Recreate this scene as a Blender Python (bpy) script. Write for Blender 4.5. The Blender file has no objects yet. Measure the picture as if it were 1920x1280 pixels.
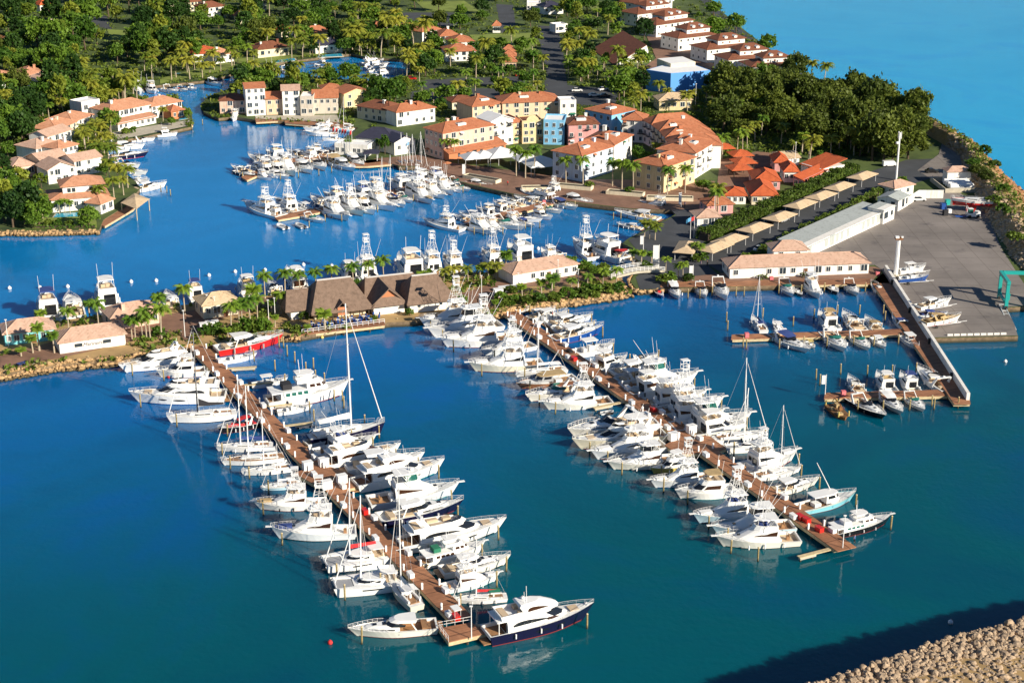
import bpy, math, random
from mathutils import Vector
R = math.radians
random.seed(7)
scene = bpy.context.scene
COL = scene.collection

# ---------------------------------------------------------------- camera, sky, sun, exposure
CAM_H, PITCH, FPX = 128.0, R(20.0), 3000.0
cam_d = bpy.data.cameras.new('camera'); cam = bpy.data.objects.new('camera', cam_d); COL.objects.link(cam)
cam.location = (0, 0, CAM_H); cam.rotation_euler = (R(90) - PITCH, 0, 0)
cam_d.sensor_width = 36.0; cam_d.lens = FPX * 36.0 / 1920.0
cam_d.clip_start = 1.0; cam_d.clip_end = 20000.0
scene.camera = cam

SUN_EL, SUN_TRAVEL = R(25.0), R(143.0)          # light travels towards this compass angle (from +X)
to_sun = Vector((-math.cos(SUN_TRAVEL) * math.cos(SUN_EL), -math.sin(SUN_TRAVEL) * math.cos(SUN_EL), math.sin(SUN_EL)))
world = bpy.data.worlds.new('World'); scene.world = world; world.use_nodes = True
wn = world.node_tree.nodes; wl = world.node_tree.links
bg = wn['Background']; sky = wn.new('ShaderNodeTexSky'); sky.sky_type = 'NISHITA'; sky.sun_disc = False
sky.sun_elevation = SUN_EL; sky.sun_rotation = math.atan2(to_sun.x, to_sun.y)
sky.air_density = 1.0; sky.dust_density = 0.0; sky.ozone_density = 5.0
wl.new(sky.outputs[0], bg.inputs[0]); bg.inputs[1].default_value = 0.05
sun_d = bpy.data.lights.new('sun', 'SUN'); sun_d.energy = 5.0; sun_d.angle = R(0.53); sun_d.color = (1.0, 0.90, 0.73)
sun = bpy.data.objects.new('sun', sun_d); COL.objects.link(sun)
sun.rotation_euler = to_sun.to_track_quat('Z', 'Y').to_euler(); sun.location = (200, 100, 300)
vs = scene.view_settings
vs.view_transform = 'Standard'; vs.look = 'None'; vs.exposure = 0.7; vs.gamma = 1.0; vs.use_curve_mapping = False

# ---------------------------------------------------------------- helpers
LAND = 1.3                                       # height of the quays and the ground above the water
cP, sP = math.cos(PITCH), math.sin(PITCH)
def G(u, v, z=0.0):
    """point at height z that the photograph shows at pixel (u, v)"""
    x = (u - 960.0) / FPX; y = (640.0 - v) / FPX
    dy, dz = cP + y * sP, -sP + y * cP
    t = (z - CAM_H) / dz
    return Vector((x * t, dy * t, z))
def U(p):
    """pixel column of a world point: only used to number things from left to right in labels"""
    d = p[1] * cP - (p[2] - CAM_H) * sP
    return 960 + FPX * p[0] / d
def V(p):
    d = p[1] * cP - (p[2] - CAM_H) * sP
    return 640 - FPX * (p[1] * sP + (p[2] - CAM_H) * cP) / d

def tag(o, label=None, cat=None, group=None, kind=None):
    if label: o['label'] = label
    if cat: o['category'] = cat
    if group: o['group'] = group
    if kind: o['kind'] = kind
    return o
def empty(name, loc=(0, 0, 0), rz=0.0, s=1.0):
    o = bpy.data.objects.new(name, None); COL.objects.link(o)
    o.empty_display_size = 0.5
    o.location = loc; o.rotation_euler = (0, 0, rz); o.scale = (s, s, s) if not isinstance(s, tuple) else s
    return o
def inst(name, mesh, parent=None, loc=(0, 0, 0), rz=0.0, s=(1, 1, 1), mat_=None):
    o = bpy.data.objects.new(name, mesh); COL.objects.link(o)
    o.parent = parent; o.location = loc; o.rotation_euler = (0, 0, rz)
    o.scale = s if isinstance(s, tuple) else (s, s, s)
    if mat_ is not None and len(o.material_slots):
        o.material_slots[0].link = 'OBJECT'; o.material_slots[0].material = mat_
    return o
def dup(root, loc, rz, s=1.0):
    r = root.copy(); COL.objects.link(r); r.location = loc; r.rotation_euler = (0, 0, rz)
    r.scale = s if isinstance(s, tuple) else (s, s, s)
    for ch in list(root.children):
        c = ch.copy(); COL.objects.link(c); c.parent = r
        for g in list(ch.children):
            d = g.copy(); COL.objects.link(d); d.parent = c
    return r
def recolour(root, name, m):
    for ch in root.children:
        if ch.name.split('.')[0] == name and len(ch.material_slots):
            ch.material_slots[0].link = 'OBJECT'; ch.material_slots[0].material = m
ORD = ['first', 'second', 'third', 'fourth', 'fifth', 'sixth', 'seventh', 'eighth', 'ninth', 'tenth', 'eleventh', 'twelfth',
       'thirteenth', 'fourteenth', 'fifteenth', 'sixteenth', 'seventeenth', 'eighteenth', 'nineteenth', 'twentieth',
       'twenty-first', 'twenty-second', 'twenty-third', 'twenty-fourth', 'twenty-fifth', 'twenty-sixth', 'twenty-seventh',
       'twenty-eighth', 'twenty-ninth', 'thirtieth']
def ordn(i): return ORD[i] if i < len(ORD) else str(i + 1) + 'th'

class MB:
    """collects shapes and links them as ONE mesh"""
    def __init__(s): s.v = []; s.f = []
    def add(s, vs_, fs):
        b = len(s.v); s.v += [tuple(p) for p in vs_]; s.f += [tuple(i + b for i in f) for f in fs]; return s
    def box(s, cx, cy, cz, sx, sy, sz, rz=0.0, taper=1.0):
        c, n = math.cos(rz), math.sin(rz); o = []
        for z, k in ((-.5, 1.0), (.5, taper)):
            for x, y in ((-.5, -.5), (.5, -.5), (.5, .5), (-.5, .5)):
                X, Y = x * sx * k, y * sy * k
                o.append((cx + X * c - Y * n, cy + X * n + Y * c, cz + z * sz))
        return s.add(o, [(0, 3, 2, 1), (4, 5, 6, 7), (0, 1, 5, 4), (1, 2, 6, 5), (2, 3, 7, 6), (3, 0, 4, 7)])
    def prism(s, pts, z0, z1):
        n = len(pts); o = [(p[0], p[1], z0) for p in pts] + [(p[0], p[1], z1) for p in pts]
        return s.add(o, [tuple(range(n - 1, -1, -1)), tuple(range(n, 2 * n))] + [(i, (i + 1) % n, n + (i + 1) % n, n + i) for i in range(n)])
    def tube(s, p, q, r0, r1=None, n=5, cap=True):
        p, q = Vector(p), Vector(q); r1 = r0 if r1 is None else r1
        d = (q - p)
        if d.length < 1e-6: return s
        d.normalize(); a = d.orthogonal().normalized(); b = d.cross(a); o = []
        for c, r in ((p, r0), (q, r1)):
            for i in range(n):
                t = 2 * math.pi * i / n; o.append(c + (a * math.cos(t) + b * math.sin(t)) * r)
        f = [(i, (i + 1) % n, n + (i + 1) % n, n + i) for i in range(n)]
        if cap: f += [tuple(range(n - 1, -1, -1)), tuple(range(n, 2 * n))]
        return s.add(o, f)
    def path(s, pts, r, n=4):
        for a, b in zip(pts[:-1], pts[1:]): s.tube(a, b, r, r, n)
        return s
    def loft(s, rings, cap0=True, cap1=True, closed=True):
        n = len(rings[0]); b = len(s.v)
        for r in rings: s.v += [tuple(p) for p in r]
        for k in range(len(rings) - 1):
            for i in range(n if closed else n - 1):
                j = (i + 1) % n; s.f.append((b + k * n + i, b + k * n + j, b + (k + 1) * n + j, b + (k + 1) * n + i))
        if cap0: s.f.append(tuple(b + i for i in range(n - 1, -1, -1)))
        if cap1: s.f.append(tuple(b + (len(rings) - 1) * n + i for i in range(n)))
        return s
    def ball(s, cx, cy, cz, rx, ry=None, rz=None, nu=8, nv=5):
        ry = rx if ry is None else ry; rz = rx if rz is None else rz
        rings = []
        for k in range(1, nv):
            a = math.pi * k / nv - math.pi / 2
            rings.append([(cx + rx * math.cos(a) * math.cos(2 * math.pi * i / nu), cy + ry * math.cos(a) * math.sin(2 * math.pi * i / nu), cz + rz * math.sin(a)) for i in range(nu)])
        return s.loft(rings)
    def mesh(s, name, m, smooth=False):
        me = bpy.data.meshes.new(name); me.from_pydata(s.v, [], s.f); me.materials.append(m)
        if smooth: me.polygons.foreach_set('use_smooth', [True] * len(me.polygons))
        me.update(); return me
    def build(s, name, m, parent=None, loc=(0, 0, 0), rz=0.0, smooth=False):
        return inst(name, s.mesh(name, m, smooth), parent, loc, rz)

def boxes(*bs):
    mb = MB()
    for b in bs: mb.box(*b)
    return mb

# ---------------------------------------------------------------- materials
MATS = {}
def mat(name, col, rough=0.6, metal=0.0, spec=0.5, var=0.0, scale=1.0, bump=0.0, bscale=None, col2=None, coat=0.0, world_co=False, trans=0.0):
    if name in MATS: return MATS[name]
    m = bpy.data.materials.new(name); m.use_nodes = True; nt = m.node_tree; N, L = nt.nodes, nt.links
    p = N['Principled BSDF']; p.inputs['Base Color'].default_value = (*col, 1); p.inputs['Roughness'].default_value = rough
    p.inputs['Metallic'].default_value = metal; p.inputs['Specular IOR Level'].default_value = spec
    p.inputs['Coat Weight'].default_value = coat
    m.diffuse_color = (*col, 1)
    if var > 0 or bump > 0:
        if world_co: co = N.new('ShaderNodeNewGeometry').outputs['Position']
        else: co = N.new('ShaderNodeTexCoord').outputs['Object']
        nz = N.new('ShaderNodeTexNoise'); nz.inputs['Scale'].default_value = scale; nz.inputs['Detail'].default_value = 5; nz.inputs['Roughness'].default_value = 0.65
        L.new(co, nz.inputs['Vector'])
        if var > 0:
            c2 = col2 or tuple(c * (1 - var) for c in col); c1 = col if col2 else tuple(min(1, c * (1 + var)) for c in col)
            r = N.new('ShaderNodeValToRGB'); r.color_ramp.elements[0].position = 0.32; r.color_ramp.elements[1].position = 0.68
            r.color_ramp.elements[0].color = (*c2, 1); r.color_ramp.elements[1].color = (*c1, 1)
            L.new(nz.outputs['Fac'], r.inputs['Fac']); L.new(r.outputs['Color'], p.inputs['Base Color'])
        if bump > 0:
            n2 = N.new('ShaderNodeTexNoise'); n2.inputs['Scale'].default_value = bscale or scale; n2.inputs['Detail'].default_value = 4
            L.new(co, n2.inputs['Vector'])
            b = N.new('ShaderNodeBump'); b.inputs['Strength'].default_value = bump; b.inputs['Distance'].default_value = 0.2
            L.new(n2.outputs['Fac'], b.inputs['Height']); L.new(b.outputs['Normal'], p.inputs['Normal'])
    MATS[name] = m; return m
def leaf_mat(name, col, col2, transl=0.35):
    """foliage: leaf colour differs from tree to tree and from clump to clump"""
    if name in MATS: return MATS[name]
    m = bpy.data.materials.new(name); m.use_nodes = True; nt = m.node_tree; N, L = nt.nodes, nt.links
    p = N['Principled BSDF']; p.inputs['Roughness'].default_value = 0.55; p.inputs['Specular IOR Level'].default_value = 0.25
    tc = N.new('ShaderNodeTexCoord'); nz = N.new('ShaderNodeTexNoise'); nz.inputs['Scale'].default_value = 0.7; nz.inputs['Detail'].default_value = 3
    L.new(tc.outputs['Object'], nz.inputs['Vector'])
    oi = N.new('ShaderNodeObjectInfo'); ad = N.new('ShaderNodeMath'); ad.operation = 'MULTIPLY_ADD'; ad.inputs[1].default_value = 0.7; 
    L.new(oi.outputs['Random'], ad.inputs[0]); 
    mu = N.new('ShaderNodeMath'); mu.operation = 'MULTIPLY_ADD'; mu.inputs[1].default_value = 1.1; mu.inputs[2].default_value = -0.38
    L.new(nz.outputs['Fac'], mu.inputs[0]); L.new(mu.outputs[0], ad.inputs[2])
    r = N.new('ShaderNodeValToRGB'); r.color_ramp.elements[0].color = (*col2, 1); r.color_ramp.elements[1].color = (*col, 1)
    L.new(ad.outputs[0], r.inputs['Fac']); L.new(r.outputs['Color'], p.inputs['Base Color'])
    tr = N.new('ShaderNodeBsdfTranslucent'); L.new(r.outputs['Color'], tr.inputs['Color'])
    mx = N.new('ShaderNodeMixShader'); mx.inputs[0].default_value = transl
    L.new(p.outputs[0], mx.inputs[1]); L.new(tr.outputs[0], mx.inputs[2]); L.new(mx.outputs[0], N['Material Output'].inputs['Surface'])
    MATS[name] = m; return m
def yard_mat(name, col, dark):
    m = mat(name, col, .85, var=.24, scale=.045, world_co=True, bump=.1, bscale=2.0); nt = m.node_tree; N, L = nt.nodes, nt.links; p = N['Principled BSDF']; src = p.inputs['Base Color'].links[0].from_socket
    g = N.new('ShaderNodeNewGeometry'); br = N.new('ShaderNodeTexBrick'); br.inputs['Scale'].default_value = 1.0; br.inputs['Brick Width'].default_value = 6; br.inputs['Row Height'].default_value = 6; br.inputs['Mortar Size'].default_value = .09; br.offset = 0
    br.inputs['Color1'].default_value = (1, 1, 1, 1); br.inputs['Color2'].default_value = (.9, .9, .9, 1); br.inputs['Mortar'].default_value = (.62, .6, .58, 1); L.new(g.outputs['Position'], br.inputs['Vector'])
    n = N.new('ShaderNodeTexNoise'); n.inputs['Scale'].default_value = .16; n.inputs['Detail'].default_value = 8; n.inputs['Roughness'].default_value = .7; L.new(g.outputs['Position'], n.inputs['Vector'])
    r = N.new('ShaderNodeValToRGB'); r.color_ramp.elements[0].position = .56; r.color_ramp.elements[0].color = (1, 1, 1, 1); r.color_ramp.elements[1].position = .72; r.color_ramp.elements[1].color = (*dark, 1); L.new(n.outputs['Fac'], r.inputs['Fac'])
    a = src
    for q in (br.outputs['Color'], r.outputs['Color']):
        mx = N.new('ShaderNodeMix'); mx.data_type = 'RGBA'; mx.blend_type = 'MULTIPLY'; mx.inputs['Factor'].default_value = 1; L.new(a, mx.inputs['A']); L.new(q, mx.inputs['B']); a = mx.outputs['Result']
    L.new(a, p.inputs['Base Color']); return m
def board_mat(name, col):
    """boardwalk: panels of boards, some bleached, some replaced"""
    m = mat(name, col, .75, var=.22, scale=.35, world_co=True); nt = m.node_tree; N, L = nt.nodes, nt.links; p = N['Principled BSDF']; a = p.inputs['Base Color'].links[0].from_socket
    g = N.new('ShaderNodeNewGeometry'); mp = N.new('ShaderNodeMapping'); mp.inputs['Rotation'].default_value = (0, 0, R(63.8)); L.new(g.outputs['Position'], mp.inputs[0])
    for bw, rh, c2, mo, ms in ((4.6, 40.0, (.72, .70, .70, 1), (.35, .3, .28, 1), .10), (.6, 40.0, (.80, .82, .84, 1), (.7, .68, .66, 1), .04)):
        b = N.new('ShaderNodeTexBrick'); b.offset = 0; b.inputs['Scale'].default_value = 1; b.inputs['Brick Width'].default_value = bw; b.inputs['Row Height'].default_value = rh; b.inputs['Mortar Size'].default_value = ms
        b.inputs['Color1'].default_value = (1, 1, 1, 1); b.inputs['Color2'].default_value = c2; b.inputs['Mortar'].default_value = mo; L.new(mp.outputs[0], b.inputs['Vector'])
        x = N.new('ShaderNodeMix'); x.data_type = 'RGBA'; x.blend_type = 'MULTIPLY'; x.inputs['Factor'].default_value = 1; L.new(a, x.inputs['A']); L.new(b.outputs['Color'], x.inputs['B']); a = x.outputs['Result']
    L.new(a, p.inputs['Base Color']); return m
def tile_mat(name, col, col2):
    """clay roof tiles: courses and pans in the bump, patchy weathering in the colour"""
    if name in MATS: return MATS[name]
    m = mat(name, col, 0.75, spec=0.3, var=0.01, scale=0.55, col2=col2); nt = m.node_tree; N, L = nt.nodes, nt.links
    tc = N.new('ShaderNodeTexCoord'); w = N.new('ShaderNodeTexWave'); w.wave_type = 'BANDS'; w.bands_direction = 'X'; w.inputs['Scale'].default_value = 1.1; w.inputs['Distortion'].default_value = 0.4
    L.new(tc.outputs['Object'], w.inputs['Vector'])
    b = N.new('ShaderNodeBump'); b.inputs['Strength'].default_value = 0.5; b.inputs['Distance'].default_value = 0.12
    L.new(w.outputs['Fac'], b.inputs['Height']); L.new(b.outputs['Normal'], N['Principled BSDF'].inputs['Normal'])
    return m
M = dict(
    gel=mat('white_gelcoat', (.80, .80, .79), .28, coat=.3), gelw=mat('cool_gelcoat', (.70, .74, .78), .28, coat=.3), gelc=mat('ivory_gelcoat', (.78, .76, .69), .28, coat=.3), gel2=mat('cream_gelcoat', (.74, .70, .56), .3, coat=.3),
    deck=mat('nonskid_deck', (.72, .72, .70), .6, var=.05, scale=.8), teak=mat('teak', (.30, .16, .075), .6, var=.25, scale=3),
    glass=mat('tinted_glass', (.012, .014, .018), .06, spec=.8), tint=mat('brown_tint_glass', (.05, .022, .012), .08, spec=.8),
    teal_glass=mat('green_tint_glass', (.02, .12, .10), .1, spec=.7),
    navy=mat('navy_gelcoat', (.009, .008, .036), .2, coat=.4), black=mat('black_gelcoat', (.012, .012, .014), .22, coat=.4),
    blue=mat('blue_gelcoat', (.015, .07, .28), .25, coat=.4), sky=mat('pale_blue_gelcoat', (.22, .55, .66), .3, coat=.3),
    ice=mat('ice_blue_gelcoat', (.50, .70, .82), .3, coat=.3), red=mat('red_gelcoat', (.55, .02, .015), .3, coat=.3),
    bordeaux=mat('antifoul', (.20, .02, .02), .6), yellow=mat('yellow_gelcoat', (.65, .50, .13), .35), grey=mat('grey_paint', (.30, .31, .33), .5),
    steel=mat('stainless', (.66, .66, .67), .45, metal=.25), alu=mat('white_alloy', (.82, .82, .82), .35), carbon=mat('carbon_mast', (.02, .02, .022), .35),
    canvas=mat('white_canvas', (.74, .74, .74), .85, var=.04, scale=1.5), bcanvas=mat('blue_canvas', (.03, .06, .22), .85, var=.1, scale=2), gcanvas=mat('green_canvas', (.015, .16, .09), .85, var=.1, scale=2),
    rcanvas=mat('red_canvas', (.50, .02, .025), .85, var=.1, scale=2), kcanvas=mat('black_canvas', (.02, .02, .025), .85), tan=mat('tan_canvas', (.42, .30, .15), .85, var=.12, scale=1.2),
    seat=mat('cream_vinyl', (.55, .42, .28), .6), rubber=mat('grey_hypalon', (.40, .42, .45), .55), engine=mat('outboard_black', (.015, .015, .018), .3), rope=mat('rope', (.5, .46, .36), .9),
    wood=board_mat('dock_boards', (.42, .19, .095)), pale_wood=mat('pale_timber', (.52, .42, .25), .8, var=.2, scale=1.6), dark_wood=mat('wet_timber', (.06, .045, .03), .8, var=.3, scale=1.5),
    redst=mat('red_stripe', (.4, .03, .03), .4), tealst=mat('teal_stripe', (.03, .25, .28), .4), pile=mat('pile_timber', (.30, .23, .10), .85, var=.3, scale=2.5), conc=mat('pale_concrete', (.45, .41, .33), .85, var=.15, scale=.6), dconc=mat('dark_concrete', (.12, .09, .075), .85, var=.25, scale=.5),
    wwall=mat('white_render', (.78, .76, .72), .85, var=.04, scale=.5), greige=mat('greige_render', (.56, .50, .43), .85, var=.06, scale=.5), cream=mat('cream_render', (.69, .61, .45), .85, var=.06, scale=.5), yell=mat('ochre_render', (.68, .54, .31), .85, var=.07, scale=.5),
    pink=mat('pink_render', (.70, .47, .37), .85, var=.06, scale=.5), rose=mat('rose_render', (.62, .30, .29), .85, var=.06, scale=.5), bluew=mat('sky_blue_render', (.20, .48, .74), .85, var=.05, scale=.5),
    shade_blue=mat('shade_blue_render', (.55, .64, .76), .85, var=.05, scale=.5), indigo=mat('theatre_blue', (.09, .30, .72), .8, var=.03, scale=.3), aqua=mat('aqua_render', (.20, .62, .66), .85, var=.05), peachw=mat('peach_render', (.72, .52, .36), .85, var=.05, scale=.5), brickw=mat('brick_render', (.48, .18, .08), .85, var=.1, scale=.5),  # corner house's bluish render: shade put into a white wall's colour
    orange=tile_mat('orange_tiles', (.50, .20, .105), (.42, .145, .07)), peach=tile_mat('peach_tiles', (.60, .31, .19), (.52, .24, .14)), pinkt=tile_mat('pale_pink_tiles', (.62, .42, .32), (.55, .35, .26)),
    brown=tile_mat('brown_tiles', (.26, .10, .055), (.19, .07, .04)), beige=tile_mat('beige_roofing', (.66, .50, .33), (.60, .45, .29)), vivid=tile_mat('vermilion_tiles', (.56, .13, .045), (.48, .10, .035)),
    metal=mat('grey_roof_sheet', (.40, .43, .42), .5, var=.06, scale=.25), flat=mat('white_roof_screed', (.80, .80, .80), .8, var=.05, scale=.4), slate=mat('dark_slate', (.035, .035, .06), .6, var=.2, scale=1),
    thatch=mat('cana_thatch', (.20, .135, .10), .95, var=.18, scale=.9, bump=.6, bscale=6), ridge=mat('ridge_cap', (.55, .53, .52), .8),
    pane=mat('window_glass', (.03, .045, .06), .08, spec=.7), frame=mat('window_frame', (.7, .7, .68), .6), door=mat('brown_door', (.16, .06, .025), .6), teald=mat('green_shutter', (.03, .16, .13), .6), iron=mat('black_iron', (.02, .02, .02), .5),
    trunk=mat('palm_trunk', (.40, .33, .24), .9, var=.2, scale=2), bark=mat('bark', (.10, .07, .045), .95, var=.3, scale=2),
    pool=mat('pool_water', (.02, .36, .56), .08), tarmac=mat('tarmac', (.05, .055, .065), .9, var=.2, scale=.12, world_co=True), sand=mat('sandy_soil', (.38, .25, .11), .95, var=.25, scale=.2, world_co=True),
    paving=mat('brown_paving', (.22, .12, .08), .85, var=.25, scale=.25, world_co=True), yard=yard_mat('yard_concrete', (.215, .19, .175), (.5, .5, .55)),
    grass=mat('rough_ground', (.09, .13, .022), .95, var=.4, scale=.10, col2=(.022, .045, .010), world_co=True), qwall=mat('quay_stone', (.24, .17, .10), .9, var=.35, scale=.8, col2=(.09, .06, .035), world_co=True), rock=mat('limestone', (.56, .36, .17), .9, var=.25, scale=1.2, col2=(.30, .19, .10), bump=.5, bscale=3), prock=mat('pale_limestone', (.54, .42, .28), .9, var=.3, scale=.9, col2=(.32, .22, .14), bump=.5, bscale=3),
    turq=mat('turquoise_paint', (.02, .36, .33), .4), rust=mat('rusty_steel', (.24, .10, .03), .8, var=.4, scale=2), plastic=mat('white_plastic', (.80, .80, .80), .4), flagred=mat('red_flag', (.55, .03, .03), .8), flagblue=mat('blue_flag', (.1, .35, .6), .8), pinkp=mat('pink_plastic', (.65, .16, .18), .6), tyre=mat('tyre_rubber', (.02, .02, .02), .8),
    skin=mat('skin', (.45, .25, .16), .6), cloth1=mat('blue_shirt', (.05, .12, .35), .8), cloth2=mat('white_shirt', (.7, .7, .68), .8), hair=mat('dark_hair', (.02, .014, .01), .7),
)
def wet_band(m):
    nt = m.node_tree; N, L = nt.nodes, nt.links; p = N['Principled BSDF']; src = p.inputs['Base Color'].links[0].from_socket; g = N.new('ShaderNodeNewGeometry'); sx = N.new('ShaderNodeSeparateXYZ'); L.new(g.outputs['Position'], sx.inputs[0])
    r = N.new('ShaderNodeMapRange'); r.inputs['From Min'].default_value = .15; r.inputs['From Max'].default_value = .75; L.new(sx.outputs['Z'], r.inputs['Value']); x = N.new('ShaderNodeMix'); x.data_type = 'RGBA'; x.inputs['A'].default_value = (.035, .035, .02, 1); L.new(r.outputs[0], x.inputs['Factor']); L.new(src, x.inputs['B']); L.new(x.outputs['Result'], p.inputs['Base Color'])
for k in ('rock', 'prock', 'qwall', 'pile'): wet_band(M[k])
def streaks(m, amt=.75):
    """weather stains running down a rendered wall"""
    nt = m.node_tree; N, L = nt.nodes, nt.links; p = N['Principled BSDF']; src = p.inputs['Base Color'].links[0].from_socket
    tc = N.new('ShaderNodeTexCoord'); mp = N.new('ShaderNodeMapping'); mp.inputs['Scale'].default_value = (1.3, 1.3, .16); n = N.new('ShaderNodeTexNoise'); n.inputs['Scale'].default_value = 1.0; n.inputs['Detail'].default_value = 5; n.inputs['Roughness'].default_value = .7
    L.new(tc.outputs['Object'], mp.inputs[0]); L.new(mp.outputs[0], n.inputs['Vector']); r = N.new('ShaderNodeValToRGB'); r.color_ramp.elements[0].position = .5; r.color_ramp.elements[0].color = (1, 1, 1, 1); r.color_ramp.elements[1].position = .72; r.color_ramp.elements[1].color = (amt, amt * .97, amt * .92, 1); L.new(n.outputs['Fac'], r.inputs['Fac'])
    x = N.new('ShaderNodeMix'); x.data_type = 'RGBA'; x.blend_type = 'MULTIPLY'; x.inputs['Factor'].default_value = 1; L.new(src, x.inputs['A']); L.new(r.outputs[0], x.inputs['B']); L.new(x.outputs['Result'], p.inputs['Base Color'])
for k in ('wwall', 'cream', 'greige', 'yell', 'pink', 'rose', 'bluew', 'shade_blue', 'peachw', 'aqua'): streaks(M[k], .74)
for k in ('orange', 'peach', 'pinkt', 'brown', 'vivid', 'beige', 'thatch', 'metal'): streaks(M[k], .62)
LEAF = [leaf_mat('broadleaf_foliage', (.17, .28, .03), (.035, .10, .012)), leaf_mat('olive_foliage', (.17, .21, .032), (.045, .075, .013)), leaf_mat('palm_fronds', (.24, .34, .035), (.06, .16, .018)), leaf_mat('coconut_fronds', (.38, .36, .045), (.09, .17, .02)), leaf_mat('hedge_leaves', (.19, .26, .035), (.05, .10, .015)), leaf_mat('light_foliage', (.30, .33, .04), (.10, .17, .02)), leaf_mat('dark_foliage', (.06, .13, .02), (.015, .045, .010))]
# ---------------------------------------------------------------- water
def water_mat(name, near, mid, far, rough, bump, fine):
    m = bpy.data.materials.new(name); m.use_nodes = True; nt = m.node_tree; N, L = nt.nodes, nt.links
    p = N['Principled BSDF']; p.inputs['Roughness'].default_value = rough; p.inputs['IOR'].default_value = 1.33; p.inputs['Specular IOR Level'].default_value = 0.5
    g = N.new('ShaderNodeNewGeometry')
    n1 = N.new('ShaderNodeTexNoise'); n1.inputs['Scale'].default_value = 0.012; n1.inputs['Detail'].default_value = 6; n1.inputs['Roughness'].default_value = .6; n1.inputs['Distortion'].default_value = .6
    L.new(g.outputs['Position'], n1.inputs['Vector'])
    out = []
    for ca, cb, cc in (near, mid, far):
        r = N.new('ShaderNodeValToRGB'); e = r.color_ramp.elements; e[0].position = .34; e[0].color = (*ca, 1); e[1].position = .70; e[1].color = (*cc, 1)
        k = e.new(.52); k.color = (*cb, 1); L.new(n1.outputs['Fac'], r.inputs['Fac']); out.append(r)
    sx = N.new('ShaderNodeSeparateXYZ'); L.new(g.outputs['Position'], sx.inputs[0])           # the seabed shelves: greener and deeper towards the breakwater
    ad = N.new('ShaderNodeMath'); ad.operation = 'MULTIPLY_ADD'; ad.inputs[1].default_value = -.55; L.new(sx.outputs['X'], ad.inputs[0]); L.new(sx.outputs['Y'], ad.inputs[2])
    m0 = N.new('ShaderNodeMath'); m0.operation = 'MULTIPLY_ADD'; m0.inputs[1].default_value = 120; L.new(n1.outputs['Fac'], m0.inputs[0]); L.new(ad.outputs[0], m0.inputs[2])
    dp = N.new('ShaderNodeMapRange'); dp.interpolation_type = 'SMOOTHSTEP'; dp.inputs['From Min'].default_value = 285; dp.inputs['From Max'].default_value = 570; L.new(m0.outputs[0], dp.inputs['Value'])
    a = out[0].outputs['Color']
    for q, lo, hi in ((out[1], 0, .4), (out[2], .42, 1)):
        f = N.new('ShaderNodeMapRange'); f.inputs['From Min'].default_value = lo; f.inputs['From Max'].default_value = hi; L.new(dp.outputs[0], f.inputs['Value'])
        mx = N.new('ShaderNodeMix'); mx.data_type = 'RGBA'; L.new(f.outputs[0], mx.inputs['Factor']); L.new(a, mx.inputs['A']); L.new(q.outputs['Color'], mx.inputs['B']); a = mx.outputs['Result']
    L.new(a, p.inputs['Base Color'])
    p.subsurface_method = 'BURLEY'; p.inputs['Subsurface Weight'].default_value = 1.0; p.inputs['Subsurface Radius'].default_value = (1, 1, 1); p.inputs['Subsurface Scale'].default_value = 2.2     # light spreads through the turbid water
    n2 = N.new('ShaderNodeTexNoise'); n2.inputs['Scale'].default_value = fine; n2.inputs['Detail'].default_value = 4; n2.inputs['Roughness'].default_value = .55
    n3 = N.new('ShaderNodeTexNoise'); n3.inputs['Scale'].default_value = .025; n3.inputs['Detail'].default_value = 3      # breeze patches
    L.new(g.outputs['Position'], n2.inputs['Vector']); L.new(g.outputs['Position'], n3.inputs['Vector'])
    mr = N.new('ShaderNodeMapRange'); mr.inputs['From Min'].default_value = .35; mr.inputs['From Max'].default_value = .65; mr.inputs['To Min'].default_value = bump * .35; mr.inputs['To Max'].default_value = bump
    L.new(n3.outputs['Fac'], mr.inputs['Value'])
    n4 = N.new('ShaderNodeTexNoise'); n4.inputs['Scale'].default_value = fine * .28; n4.inputs['Detail'].default_value = 2; L.new(g.outputs['Position'], n4.inputs['Vector'])
    sm = N.new('ShaderNodeMath'); sm.operation = 'MULTIPLY_ADD'; sm.inputs[1].default_value = 1.2; L.new(n4.outputs['Fac'], sm.inputs[0]); L.new(n2.outputs['Fac'], sm.inputs[2])
    b = N.new('ShaderNodeBump'); b.inputs['Distance'].default_value = .3
    L.new(mr.outputs[0], b.inputs['Strength']); L.new(sm.outputs[0], b.inputs['Height']); L.new(b.outputs['Normal'], p.inputs['Normal'])
    return m
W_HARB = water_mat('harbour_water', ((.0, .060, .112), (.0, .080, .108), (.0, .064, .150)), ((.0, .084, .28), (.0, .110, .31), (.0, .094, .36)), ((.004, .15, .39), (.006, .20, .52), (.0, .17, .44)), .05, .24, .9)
W_SEA = water_mat('sea_water', ((.01, .35, .66), (.02, .38, .68), (.005, .31, .66)), ((.01, .35, .67), (.02, .38, .69), (.005, .31, .67)), ((.01, .35, .68), (.02, .39, .71), (.005, .30, .70)), .15, .25, .5)
DIV = [G(u, v) for u, v in ((1210, -150), (1270, -50), (1300, 0), (1395, 75), (1480, 138), (1600, 193), (1735, 262), (1790, 320), (1855, 420), (1960, 520), (2060, 580))]
far = [(p.x, p.y) for p in DIV]
sea_pts = far + [(6000, far[-1][1]), (6000, 9000), (far[0][0], 9000)]
harb_pts = [(-6000, 60), (6000, 60), (6000, far[-1][1])] + far[::-1] + [(far[0][0], 9000), (-6000, 9000)]
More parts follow.
